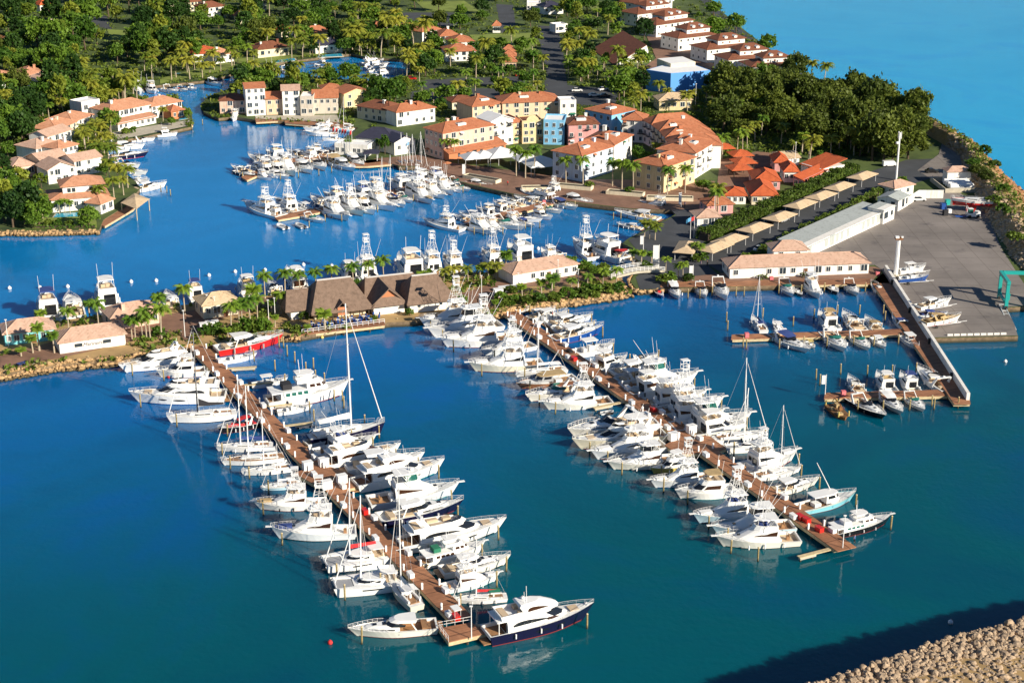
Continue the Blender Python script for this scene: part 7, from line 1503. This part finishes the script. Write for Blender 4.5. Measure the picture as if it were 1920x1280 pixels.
listed('beside the bridge and boat slips', [('g1', 1070, 506, .55, .9), ('g3', 1098, 512, .5, .9), ('g2', 1112, 520, .4, .9), ('b1', 1130, 512, 1.4, 1.0), ('f1', 1186, 494, .8, .9), ('f1', 1202, 500, .85, 1.0), ('f1', 1222, 496, .75, .9), ('c1', 1218, 448, .85, .8), ('c2', 1208, 444, .8, .8), ('c3', 1228, 450, .75, .8), ('r1', 1248, 508, .7, .8), ('r2', 1280, 524, .75, .95), ('r1', 1272, 522, .65, .9), ('b1', 1244, 530, 1.4, .8), ('b2', 1258, 528, 1.3, .8), ('b1', 1290, 526, 1.2, .8), ('r1', 1302, 482, .7, .9), ('r2', 1313, 486, .7, .9), ('b1', 1306, 490, 1.2, .8), ('b2', 1320, 488, 1.2, .8), ('b1', 1212, 505, 1.3, .9)], 'plants beside the bridge')
listed('along the promenade', [('r1', 833, 299, .95, 1.15), ('r2', 851, 301, .95, 1.15), ('r1', 968, 330, 1.1, 1.35), ('r2', 985, 334, 1.05, 1.3), ('r1', 1002, 330, 1.1, 1.35), ('r2', 1061, 343, 1.1, 1.15), ('r1', 1093, 347, 1.1, 1.25), ('r2', 1148, 349, 1.1, 1.15), ('r1', 1166, 355, 1.1, 1.3), ('r2', 1187, 358, 1.1, 1.25), ('r1', 1251, 365, 1.1, 1.2), ('r2', 1284, 362, 1.1, 1.2), ('c1', 1346, 402, 1.0, 1.25), ('r1', 1341, 408, 1.0, 1.3), ('g1', 1210, 318, .75, 1.0), ('g2', 1196, 306, .7, 1.0), ('c2', 1230, 300, .8, 1.0), ('g3', 1318, 358, .6, .8), ('g1', 1336, 362, .55, .8), ('b1', 1105, 352, 1.2, .8), ('b2', 1180, 364, 1.2, .8), ('r2', 655, 284, .7, .9), ('g2', 722, 290, .6, 1.3), ('f1', 712, 286, .9, 1.0), ('r1', 1382, 285, 1.0, 1.2), ('r2', 1392, 288, 1.0, 1.2)], 'plants along the promenade')
listed('on the berm and by the tank depot', [('o1', 1832, 348, .7, .7), ('o2', 1846, 362, .75, .7), ('g3', 1822, 330, .6, .6), ('b1', 1860, 400, 1.6, .8), ('b2', 1880, 420, 1.6, .8), ('b1', 1900, 470, 1.6, .8), ('b2', 1846, 306, 1.6, .8), ('b1', 1862, 330, 1.6, .7), ('b2', 1880, 380, 1.6, .7), ('g1', 1690, 352, .5, .9)], 'shrubs on the berm')
for o in scene.collection.objects:
    if o.get('group') == 'shrubs on the berm' and U(o.location) > 1815: o.location.z = 4.2
rnd = random.Random(21); mb = MB(); mb2 = MB(); c_ = 0
while c_ < 8500:
    u, v = (rnd.uniform(-20, 1660), 305 * rnd.random() ** .8 - 12) if rnd.random() < .88 else (rnd.uniform(0, 1180), rnd.uniform(500, 700))
    if u > 240 and v > 240 and u < 1330 and v < 495: continue
    if v > 495 and any(pip(u, v, o) for o in PATHS): continue
    p = G(u, v, LAND)
    if not free(u, v, p) or any(pip(u, v, o) for o in LAWNS): continue
    c_ += 1; q = mb if rnd.random() < .6 else mb2; h = rnd.uniform(.3, 1.3); w = rnd.uniform(.8, 1.8)
    for _ in range(7): leaf_quad(q, p + Vector((rnd.gauss(0, w * .5), rnd.gauss(0, w * .5), rnd.uniform(.1, h))), rnd.uniform(.4, .75), rnd, .6)
for _ in range(380):
    p = Vector(on_berm(rnd.uniform(.3, .66), rnd.uniform(6, 86))); q = mb if rnd.random() < .5 else mb2
    for _ in range(7): leaf_quad(q, p + Vector((rnd.gauss(0, .6), rnd.gauss(0, .6), rnd.uniform(0, .8))), rnd.uniform(.35, .6), rnd, .6)
for k, q in enumerate((mb, mb2)): tag(q.build('undergrowth', LEAF[(4, 1)[k]]), ('bright green ground cover between the trees and houses', 'olive ground cover between the trees and houses')[k], 'ground cover', kind='stuff')
def hedge(label, A, B, w, h, m=4):
    a, b = G(*A, LAND), G(*B, LAND); d = b - a; L_ = d.length; r = empty('hedge', tuple(a), math.atan2(d.y, d.x)); tag(r, label, 'hedge'); rnd = random.Random(label); mb = MB(); n = int(L_ * w * h * 9)
    for _ in range(n):
        x = rnd.uniform(0, L_); k = .75 + .25 * math.sin(x * .9) * math.sin(x * .37 + 1); f = rnd.random()
        if f < .55: c = Vector((x, rnd.uniform(-w / 2, w / 2), h * k + rnd.uniform(-.3, .2)))
        else: c = Vector((x, (-w / 2 if rnd.random() < .6 else w / 2) + rnd.uniform(-.15, .15), rnd.uniform(.1, h * k)))
        leaf_quad(mb, c, .36, rnd)
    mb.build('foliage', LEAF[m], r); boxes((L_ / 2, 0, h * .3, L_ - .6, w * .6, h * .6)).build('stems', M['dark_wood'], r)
hedge('tall bushy hedge between the vermilion houses and the carports', (1318, 452), (1600, 322), 4.5, 3.4)
hedge('clipped hedge on the wall behind the boat sheds', (1392, 500), (1668, 358), 2.0, 3.2)
hedge('small clipped hedge before the quay office, left', (1420, 524), (1440, 523), 1.2, 1.2)
hedge('small clipped hedge before the quay office, right', (1502, 521), (1530, 520), 1.2, 1.3)
hedge('hedge along the stones below the pool villa', (60, 428), (180, 427), 1.2, 1.0, 0)
# ---------------------------------------------------------------- small things
PILE = MB().tube((0, 0, -2.5), (0, 0, 2.6), .17, .15, 7).mesh('timber', M['pile']); PCAP = MB().tube((0, 0, 2.6), (0, 0, 2.75), .2, .12, 7).mesh('cap', M['pale_wood'])
def pile(p, label, group, h=1.0):
    r = empty('mooring_pile', (p[0], p[1], 0), random.uniform(0, 3), (1, 1, h)); r.rotation_euler.x = R(random.uniform(-1.5, 1.5)); tag(r, label, 'mooring pile', group); inst('timber', PILE, r); inst('cap', PCAP, r)
for o, ang, L, B in BOATS:
    lb = o['label']; 
    if 'pier' in lb and ' from shore' in lb:
        i = lb.index(' from shore'); who = lb[:i].split(', ')[-1]; sd = lb[i + 12:]
        d = Vector((math.cos(ang), math.sin(ang), 0)); n = Vector((-d.y, d.x, 0)); s = -1 if n.y > 0 else 1
        pile(o.location + d * L * .36 + n * s * (B / 2 + .55), f'wooden mooring pile beside the bow of the {who} boat, {sd}', 'mooring piles off the long piers', random.uniform(.9, 1.15))
PC_ = {}
for i, (u, v) in enumerate(sorted([(1393, 652), (1399, 655), (1530, 712), (1537, 722), (1576, 702), (1626, 705), (1672, 704), (1717, 700), (1430, 596), (1487, 612), (1526, 598), (1570, 590), (1611, 590), (1656, 590), (1659, 602), (1684, 646), (1461, 655), (1507, 650), (1550, 652), (1600, 648), (1638, 650), (1608, 772), (1655, 772), (1705, 770), (1747, 762), (1751, 768), (1796, 765), (1312, 560), (1290, 560), (1335, 555), (1380, 556), (1395, 556), (1460, 552), (1502, 552), (1545, 548), (1622, 548), (1362, 604), (1364, 620)])):
    q_ = 'the lower dock' if v > 690 else 'the upper dock' if v > 568 else 'the quay'; PC_[q_] = PC_.get(q_, -1) + 1; pile(G(u, v), f'mooring pile off the boatyard, {ordn(PC_[q_])} one from left at {q_}', 'mooring piles by the boatyard docks', .95)
for i, (u, v) in enumerate([(532, 652), (539, 668), (553, 680), (574, 700), (592, 715), (609, 720), (588, 692), (516, 696), (589, 790), (627, 752), (645, 765), (684, 800), (1421, 1052)]):
    pile(G(u, v), f'lone pale mooring pile in open water off the left pier, {ordn(i)} outwards', 'free standing piles', 1.0)
for i, (u, v) in enumerate([(455, 335), (526, 338), (560, 334), (598, 330), (622, 324), (655, 316), (580, 428), (610, 416), (641, 416), (708, 398), (730, 395), (775, 378), (810, 376), (868, 362), (900, 356), (889, 440), (906, 442), (943, 440), (985, 430), (1012, 428), (1021, 398), (1060, 392), (1078, 390), (1150, 412), (1164, 412), (302, 360), (313, 362), (320, 368), (380, 235), (352, 240), (360, 245)]):
    pile(G(u, v), f'thin mooring pile in the lagoon, {ordn(i) if i < 25 else ordn(i - 25)} {"along the docks from left" if i < 25 else "off the left waterfront"}', 'mooring piles in the lagoon', .8)
for i, (u, v) in enumerate([(27, 698), (75, 692), (108, 688), (166, 680), (254, 666), (1078, 570), (1136, 560), (1185, 552), (745, 608)]): pile(G(u, v), f'short thick pile at the foot of the peninsula rocks, {ordn(i)} from left', 'piles along the peninsula', .6)
BUOY = MB().ball(0, 0, .28, .52, nu=10, nv=7); BUOY.tube((0, 0, .6), (0, 0, .95), .08, n=5); BUOY = BUOY.mesh('mooring_buoy', M['plastic'], True)
for i, (u, v) in enumerate([(18, 542), (75, 541), (127, 539), (184, 536), (246, 530), (293, 528), (392, 518), (441, 511), (497, 508), (569, 498), (622, 500), (741, 490), (780, 485), (898, 478), (1009, 468)]): tag(inst('mooring_buoy', BUOY, None, tuple(G(u, v))), f'round white mooring buoy in the lagoon, {ordn(i)} from left', 'buoy', 'white buoys in a line across the lagoon')
for u, v, m, lab in ((619, 1206, 'flagred', 'small red buoy left of the left pier end'), (1885, 679, 'plastic', 'white buoy on the open water right of the walled jetty'), (1782, 1168, 'plastic', 'white buoy in the shadow of the near breakwater'), (316, 708, 'flagred', 'small red buoy ahead of the second left pier boat'), (604, 634, 'yellow', 'yellow green buoy before the restaurant terrace')):
    tag(inst('mooring_buoy', BUOY, None, tuple(G(u, v)), 0, .8, M[m]), lab, 'buoy')
# pedestals, lockers, carts on the piers
PED = MB().box(0, 0, .5, .28, .28, 1.0); PED.box(0, 0, 1.08, .34, .34, .16, taper=.6); PED = PED.mesh('pedestal', M['plastic'])
LOCK = boxes((0, 0, .35, 1.5, .8, .7), (0, 0, .74, 1.56, .86, .1)).mesh('dock_locker', M['plastic'])
for nm, P0, P1, N_, w in (('left', LP0, LP1, LN, 1.55), ('right', RP0, RP1, RN, 1.65)):
    d = P1 - P0; L_ = d.length; a = math.atan2(d.y, d.x); k = 0; i = 0
    x = 6.0
    while x < L_ - 4:
        for s in (1, -1):
            p = P0 + d * (x / L_) + N_ * s * w; tag(inst('power_pedestal', PED, None, (p.x, p.y, 1.262), a), f'white power pedestal on the {"right" if s > 0 else "left"} edge of {nm} pier, {ordn(i)} from shore', 'pedestal', 'white pedestals on the long piers')
            if i % 2 == (s > 0): q = P0 + d * ((x + 2.6) / L_) + N_ * s * (w - .1); tag(inst('dock_locker', LOCK, None, (q.x, q.y, 1.262), a), f'white dock locker on the {"right" if s > 0 else "left"} edge of {nm} pier, {ordn(i // 2)} from shore', 'locker', 'white lockers on the long piers')
        x += 7.4; i += 1
def box_thing(name, label, cat, u, v, sx, sy, sz, m, rz=27, z=1.262, group=None):
    p = G(u, v, z); r = empty(name, (p.x, p.y, z), R(rz)); tag(r, label, cat, group)
    boxes((0, 0, sz / 2, sx, sy, sz)).build('body', M[m], r); boxes((0, 0, sz + .05, sx * 1.06, sy * 1.06, .1)).build('lid', M[m], r); return r
for u, v, lab in ((577, 879, 'white ice chest at the left plaza edge'), (607, 872, 'tall white cabinet in the middle of the left plaza'), (641, 904, 'white cabinet at the right corner of the left plaza'), (613, 915, 'white cabinet below the left plaza'), (1262, 824, 'white cabinet on the left edge of the right plaza'), (1296, 810, 'white cabinet on the back edge of the right plaza')): box_thing('pier_cabinet', lab, 'cabinet', u, v, 1.8, 1.3, 1.5, 'plastic', group='white cabinets on the pier plazas')
for u, v, lab in ((1076, 675, 'red equipment stand near the top of the right pier'), (1500, 972, 'red dock cart near the end of the right pier'), (1512, 978, 'red cart beside the sky blue boat'), (1536, 995, 'red cart at the black hulled yacht'), (1225, 770, 'red hose reel in the middle of the right pier'), (684, 962, 'red locker on the left pier'), (855, 1160, 'red golf cart at the end of the left pier')):
    r = box_thing('dock_cart', lab, 'cart', u, v, 1.5, .9, .75, 'red', -63, group='red carts on the piers')
    if 'golf' in lab or 'cover' in lab: boxes((0, 0, 2.0, 1.8, 1.3, .1)).build('canopy', M['plastic' if 'golf' in lab else 'rcanvas'], r); m_ = MB(); posts(m_, sym([((.7, .5, .7), (.7, .5, 1.95)), ((-.7, .5, .7), (-.7, .5, 1.95))]), .04); m_.build('canopy_post', M['steel'], r)
for u, v, sx, sz, lab in ((382, 618, 1.8, 1.6, 'white storage box at the root of the left pier'), (398, 612, 3.0, 1.3, 'low white container behind the storage box'), (934, 556, 2.2, 2.0, 'white storage box at the root of the right pier'), (952, 546, 4.6, 1.3, 'long low white container by the right pier')): box_thing('storage_box', lab, 'container', u, v, sx, 1.6, sz, 'plastic', 20, LAND)
for u, v, lab in ((1400, 632, 'pink bin on the upper boatyard dock'), (1581, 741, 'pink bin on the nearest small dock'), (1645, 517, 'pink bin on the quay by the jetty'), (1446, 526, 'pink bin on the quay before the office'), (1020, 382, 'red bin at the lagoon right dock')): box_thing('dock_bin', lab, 'bin', u, v, .9, .8, 1.0, 'pinkp', 10, 1.05)
# poles, masts, flags, banners
def pole(name, label, u, v, h, r0, r1, m='alu', cat='pole', z=LAND, group=None):
    p = G(u, v, z); r = empty(name, (p.x, p.y, z)); tag(r, label, cat, group); q = MB(); q.tube((0, 0, -.1), (0, 0, h), r0, r1, 8); q.build('shaft', M[m], r); return r
r = pole('radio_mast', 'tall pale radio mast with antenna panels above the boatyard road', 1680, 338, 15.5, .38, .26)
for a in (0, 2.1, 4.2): boxes((.5 * math.cos(a), .5 * math.sin(a), 14.6, .2, .35, 2.2, a)).build('antenna', M['plastic'], r)
d = MB(); d.ball(-.7, -.3, 12.2, .5, .5, .5); d.build('dish', M['plastic'], r)
r = pole('light_tower', 'thick white light tower with platform beside the boatyard quay', 1679, 520, 10.4, .62, .55)
boxes((0, 0, 10.5, 1.9, 1.9, .25)).build('platform', M['rust'], r); boxes((.9, 0, 10.9, .5, .4, .4), (-.4, 0, 10.9, .9, .9, .5)).build('lamp', M['plastic'], r); q = MB(); q.tube((0, 0, 0), (0, 0, .9), 1.0, .9, 10); q.build('plinth', M['conc'], r)
for i, (u, v, t) in enumerate([(629, 288, 'flagred'), (635, 289, 'flagred'), (641, 290, 'flagblue'), (646, 291, 'flagred'), (651, 292, 'flagred'), (656, 293, 'flagblue'), (661, 294, 'flagred')]):
    r = pole('flagpole', f'white flagpole with {"red" if t == "flagred" else "blue"} flag at the club house, {ORD[i]} from left', u, v, 9.5, .08, .05, cat='flagpole', group='flagpoles at the club house'); f = MB(); f.loft([[(0, .02, 9.2), (0, .02, 7.9)], [(-.5, -.1, 8.9), (-.5, -.1, 7.5)], [(-.8, .1, 8.5), (-.8, .1, 7.0)]], False, False, False); f.build('flag', M[t], r)
for i, (u, v, t) in enumerate([(1294, 448, 'flagblue'), (1301, 446, 'flagred'), (768, 300, 'flagblue')]):
    r = pole('flagpole', ('light blue flag pole beside the lane kiosk', 'red flag pole beside the lane kiosk', 'white pole by the racing sloops')[i], u, v, 6.5, .08, .05, cat='flagpole'); f = MB(); f.loft([[(0, 0, 6.3), (0, 0, 5.2)], [(-.8, -.2, 6.0), (-.8, -.2, 4.9)], [(-1.3, 0, 5.5), (-1.3, 0, 4.4)]], False, False, False); f.build('flag', M[t], r)
for u, v, h, w, bh_, lab in ((1235, 502, 6.4, 1.5, 4.6, 'tall white double banner beside the footbridge'), (1206, 470, 4.4, .8, 2.4, 'slim white banner by the slipway'), (1299, 526, 4.2, .9, 2.0, 'white banner on the quay corner'), (1547, 738, 4.4, .8, 2.0, 'white banner at the end of the nearest small dock'), (1277, 388, 4.6, .7, 3.6, 'white banner at the promenade end'), (872, 332, 4.4, .8, 3.2, 'white banner on the promenade edge')):
    r = pole('banner_pole', lab, u, v, h, .09, .07, cat='banner'); boxes((-w / 2 - .1, 0, h - bh_ / 2 - .2, w, .05, bh_)).build('banner', M['canvas'], r)
for i, (u, v, h, z) in enumerate([(1339, 404, 9, LAND), (347, 632, 6.5, LAND), (903, 560, 6, LAND), (1084, 540, 5, LAND), (972, 548, 5, LAND), (1046, 522, 5, LAND), (16, 650, 6.5, LAND), (1304, 196, 8, LAND), (390, 590, 5, LAND), (404, 594, 5, LAND), (1490, 312, 8, LAND), (884, 1196, 5.5, 1.262), (1580, 1026, 6, 1.262), (504, 600, 5, LAND), (516, 596, 5, LAND)]):
    r = pole('lamp_post', ('tall lamp post among the promenade palms', 'lamp post at the root of the left pier', 'white lamp post at the root of the right pier', 'lamp post on the palm lawn, right', 'lamp post on the palm lawn, left', 'lamp post before the long white house', 'lamp post at the turquoise kiosk', 'tall thin lamp post before the blue hall', 'white lamp post left of the cream house door', 'white lamp post at the cream house door', 'thin lamp post behind the vermilion houses', 'lamp post on the end platform of the left pier', 'lamp post at the end of the right pier', 'lamp post left of the restaurant, first', 'lamp post left of the restaurant, second')[i], u, v, h, .09, .06, cat='lamp post', z=z); boxes((0, 0, h + .08, .5, .25, .16)).build('lamp', M['plastic'], r)
# travel lift on its slip
tl = empty('travel_lift', tuple(G(1884, 577, LAND)), R(-4)); tag(tl, 'turquoise travelling boat lift at the right edge of the boatyard', 'boat lift')
for x in (0, 8.2):
    for y in (-1.0, 7.0): boxes((x, y, 3.4, .8, .8, 6.2)).build('leg', M['turq'], tl); w = MB(); w.tube((x - .3, y, .5), (x + .3, y, .5), .6, n=10); w.build('wheel', M['tyre'], tl)
for x in (0, 8.2): boxes((x, 3.0, 6.85, .85, 9.2, .8)).build('side_beam', M['turq'], tl); boxes((x, 3.0, 1.5, .5, 7.2, .6)).build('lower_beam', M['turq'], tl)
boxes((4.1, 7.0, 6.9, 7.3, .8, .8)).build('cross_beam', M['turq'], tl); boxes((.9, 2.0, 2.4, .8, 1.6, 1.6)).build('engine_housing', M['turq'], tl)
st = empty('slip_stairs', tuple(G(1878, 575, 1.0))); tag(st, 'steel stair frame hanging beside the lift slip', 'stairs')
p, q = Vector((0, 0, .6)), G(1900, 618, .9) - st.location
for k in range(9): c = p.lerp(q, k / 8); boxes((c.x, c.y, c.z, 1.3, .35, .12)).build('tread', M['steel'], st)
for s in (-.65, .65): m_ = MB(); m_.tube(p + Vector((s, 0, 0)), q + Vector((s, 0, 0)), .12, n=4); m_.build('stringer', M['steel'], st)
# vehicles
def car(label, u, v, rz, m, van=False, flat=False):
    p = G(u, v, LAND); r = empty('parked_car' if not van else 'van', (p.x, p.y, LAND + .03), R(rz)); tag(r, label, 'car' if not van else 'van', 'parked vehicles')
    b = MB(); sec = [(-2.2, .35), (-2.2, .85), (-1.9, 1.0), (1.2, .95), (2.1, .75), (2.2, .35)] if not van else [(-2.4, .35), (-2.4, 1.9), (1.3, 1.9), (1.9, 1.1), (2.4, 1.0), (2.4, .35)]
    b.loft([[(x, y, z) for x, z in sec] for y in (-.85, .85)]); b.build('body', M[m], r)
    if not van: c = MB(); c.loft([[(-1.7, y, .98), (-1.2, y * .82, 1.48), (.2, y * .82, 1.5), (1.05, y, .97)] for y in (-.78, .78)]); c.build('glasshouse', M['glass'], r); boxes((-.5, 0, 1.52, 1.3, 1.2, .05)).build('car_roof', M[m], r)
    else: boxes((1.55, 0, 1.5, .5, 1.5, .5)).build('windscreen', M['glass'], r)
    for x in (-1.4, 1.4):
        for y in (-.86, .86): w = MB(); w.tube((x, y - .1, .3), (x, y + .1, .3), .33, n=10); w.build('wheel', M['tyre'], r)
for i, (lab, u, v, rz, m) in enumerate([('silver car at the lower end of the avenue', 1114, 181, 8, 'gel'), ('dark car beside the silver car', 1134, 182, 10, 'navy'), ('white car parked near the blue hall', 1131, 170, 30, 'gel'), ('grey car under palms by the blue hall', 1144, 160, 60, 'grey'), ('white car at the foot of the avenue palms', 1082, 172, 5, 'gel'), ('black pickup on the boatyard road', 1747, 324, 5, 'black'), ('white car parked by the boatyard wall', 1722, 377, 5, 'gel'), ('red car on the road behind the townhouses', 771, 150, -10, 'red'), ('dark car on the car park road', 875, 160, 10, 'black'), ('black car at the car park edge', 955, 172, 10, 'black'), ('white car on the upper road', 745, 36, 20, 'gel'), ('red car in the upper car park', 975, 143, 20, 'red'), ('white car at the shed hedge', 1425, 470, 48, 'gel'), ('blue car beneath the third carport', 1550, 372, 50, 'blue'), ('grey car beneath the carports', 1468, 416, 50, 'grey'), ('dark car under the beige carports', 1450, 418, 50, 'black'), ('white car left of the kiosk hedge', 1354, 462, 40, 'gel'), ('dark car before the market pavilions', 1380, 322, 10, 'black')]): car(lab, u, v, rz, m)
car('white truck by the radio mast', 1668, 312, 8, 'gel', True); car('pale van in the upper car park', 842, 184, 10, 'gel', True)
fk = empty('forklift', tuple(G(1822, 408, LAND)), R(184)); tag(fk, 'white boat forklift with green cab and blue forks in the yard', 'forklift')
boxes((-.4, 0, 1.0, 3.6, 1.9, 1.0), (-1.6, 0, 1.7, 1.2, 1.8, .5)).build('body', M['gel'], fk); boxes((.6, 0, 2.1, 1.3, 1.4, 1.3)).build('cab', M['teal_glass'], fk); boxes((.6, 0, 2.8, 1.4, 1.5, .12)).build('cab_roof', M['gel'], fk); boxes((3.2, .5, .5, 3.6, .25, .2), (3.2, -.5, .5, 3.6, .25, .2)).build('forks', M['blue'], fk); m_ = MB(); m_.tube((1.8, .5, .3), (1.6, .5, 3.6), .1, n=4); m_.tube((1.8, -.5, .3), (1.6, -.5, 3.6), .1, n=4); m_.build('lift_mast', M['steel'], fk)
for x in (-1.5, 1.0):
    for y in (-.95, .95): w = MB(); w.tube((x, y - .18, .5), (x, y + .18, .5), .5, n=12); w.build('wheel', M['tyre'], fk)
for k, (u, v, m, s) in enumerate([(1768, 392, 'blue', 1.5), (1780, 400, 'plastic', 1.0), (1776, 384, 'turq', 1.3), (1866, 382, 'turq', 1.2), (1772, 404, 'kcanvas', 1.3)]): box_thing('yard_drum', ('blue winch block by the red keel yacht', 'white drum by the red keel yacht', 'turquoise compressor behind the red keel yacht', 'turquoise stand at the bow of the red keel yacht', 'black box left of the forklift')[k], 'yard gear', u, v, s, s, s * 1.2, m, 10, LAND)
# restaurant terrace: railing, tables, chairs
def tl_(u, v, z=1.46): return G(u, v, z)
rr = empty('terrace_railing', tuple(tl_(566, 625))); tag(rr, 'white railing along the edge of the restaurant terrace', 'railing'); m_ = MB(); P = [tl_(566, 626) - rr.location, tl_(721, 606) - rr.location]
for h in (.5, 1.0): m_.tube(P[0] + Vector((0, .3, h)), P[1] + Vector((0, .3, h)), .06, n=4)
for k in range(16): c = P[0].lerp(P[1], k / 15) + Vector((0, .3, 0)); m_.tube(c, c + Vector((0, 0, 1.0)), .06, n=4)
m_.build('rails', M['alu'], rr)
TB = None; rnd = random.Random(4)
for i in range(12):
    u = 574 + i * 12; v = 618 - i * 1.7 - (i % 2) * 5; p = tl_(u, v); lab = f'small terrace table with blue chairs at the restaurant, {ORD[i]} from left'
    if TB is None:
        TB = empty('terrace_table', tuple(p)); boxes((0, 0, .74, .9, .9, .06), (0, 0, .36, .1, .1, .72)).build('table', M['canvas'], TB)
        for a in (0, 1.57, 3.14, 4.71): x, y = .85 * math.cos(a), .85 * math.sin(a); boxes((x, y, .45, .45, .45, .06, a), (x * 1.24, y * 1.24, .75, .06, .45, .6, a), (x, y, .21, .36, .36, .42, a)).build('chair', M['blue'], TB)
        o = TB
    else: o = dup(TB, tuple(p), rnd.uniform(0, 1.5))
    tag(o, lab, 'table', 'tables on the restaurant terrace')
for k, (u, v) in enumerate([(803, 291), (838, 318)]): r = pole('parasol', ('brown parasol beside the pink apartments', 'brown parasol below the promenade palms')[k], u, v, 2.6, .04, .04, cat='parasol'); c = MB(); ring = [(1.6 * math.cos(a * .785), 1.6 * math.sin(a * .785), 2.2) for a in range(8)]; c.add(ring + [(0, 0, 2.75)], [(i, (i + 1) % 8, 8) for i in range(8)]); c.build('canopy', M['brickw'], r)
# people
import bmesh
def person_mesh(arm):
    bm = bmesh.new(); sl = bm.verts.layers.skin.verify()
    V_ = [(0, 0, .95), (0, 0, 1.2), (0, 0, 1.42), (0, 0, 1.52), (.02, 0, 1.66), (0, .18, 1.40), (.05, .27, 1.13), (.14, .28, .90), (0, -.18, 1.40), (.02, -.28, 1.13), (arm, -.29, .92), (0, .10, .88), (.06, .11, .48), (-.02, .11, .06), (.12, .12, .04), (0, -.10, .88), (-.03, -.11, .48), (-.14, -.11, .06), (0, -.12, .04)]
    RD_ = [.15, .145, .15, .06, .105, .06, .05, .04, .06, .05, .04, .095, .07, .05, .045, .095, .07, .05, .045]
    vs_ = [bm.verts.new(p) for p in V_]
    for v_, q in zip(vs_, RD_): v_[sl].radius = (q, q * (.75 if q > .12 else 1))
    vs_[0][sl].use_root = True
    for a, b in [(0, 1), (1, 2), (2, 3), (3, 4), (2, 5), (5, 6), (6, 7), (2, 8), (8, 9), (9, 10), (0, 11), (11, 12), (12, 13), (13, 14), (0, 15), (15, 16), (16, 17), (17, 18)]: bm.edges.new((vs_[a], vs_[b]))
    me = bpy.data.meshes.new('body'); bm.to_mesh(me); bm.free(); o = bpy.data.objects.new('tmp_body', me); COL.objects.link(o); md = o.modifiers.new('skin', 'SKIN'); ms = o.modifiers.new('sub', 'SUBSURF'); ms.levels = ms.render_levels = 1
    bpy.context.view_layer.update(); out = bpy.data.meshes.new_from_object(o.evaluated_get(bpy.context.evaluated_depsgraph_get())); bpy.data.objects.remove(o); out.name = 'body'; out.materials.clear()
    for k in ('skin', 'cloth1', 'iron'): out.materials.append(M[k])
    for f in out.polygons:
        z = f.center.z; f.material_index = 0 if z > 1.47 or abs(f.center.y) > .24 else 1 if z > .9 else 2
    return out
PB = [person_mesh(.1), person_mesh(.3)]; HAIR = MB().ball(-.02, 0, 1.74, .12, .115, .09, 8, 5).mesh('hair', M['hair'])
for k, (u, v, z, rz, m, lab) in enumerate([(1284, 388, LAND, 40, 'cloth1', 'person in blue shirt walking at the promenade end'), (1314, 500, LAND, 200, 'cloth1', 'person in blue shirt standing by the carport hedge'), (1326, 500, LAND, 90, 'iron', 'person in dark clothes by the carport hedge'), (1036, 596, 1.262, 0, 'flagred', 'person in red shirt on the right pier near shore'), (1086, 690, 1.262, 120, 'cloth2', 'person in white shirt by the red stand on the right pier'), (896, 570, LAND, 60, 'iron', 'person in dark clothes at the root of the right pier'), (340, 630, LAND, 10, 'cloth1', 'person in blue shirt at the root of the left pier'), (1602, 1018, 1.262, 150, 'cloth1', 'person in blue shirt at the end of the right pier'), (952, 348, LAND, 80, 'flagred', 'person in red shirt on the promenade'), (1748, 340, LAND, 30, 'cloth2', 'person in white shirt behind the black pickup')]):
    p = G(u, v, z); r = empty('person', (p.x, p.y, z - .02), R(rz)); tag(r, lab, 'person'); o = inst('body', PB[k % 2], r); inst('hair', HAIR, r); o.material_slots[1].link = 'OBJECT'; o.material_slots[1].material = M[m]
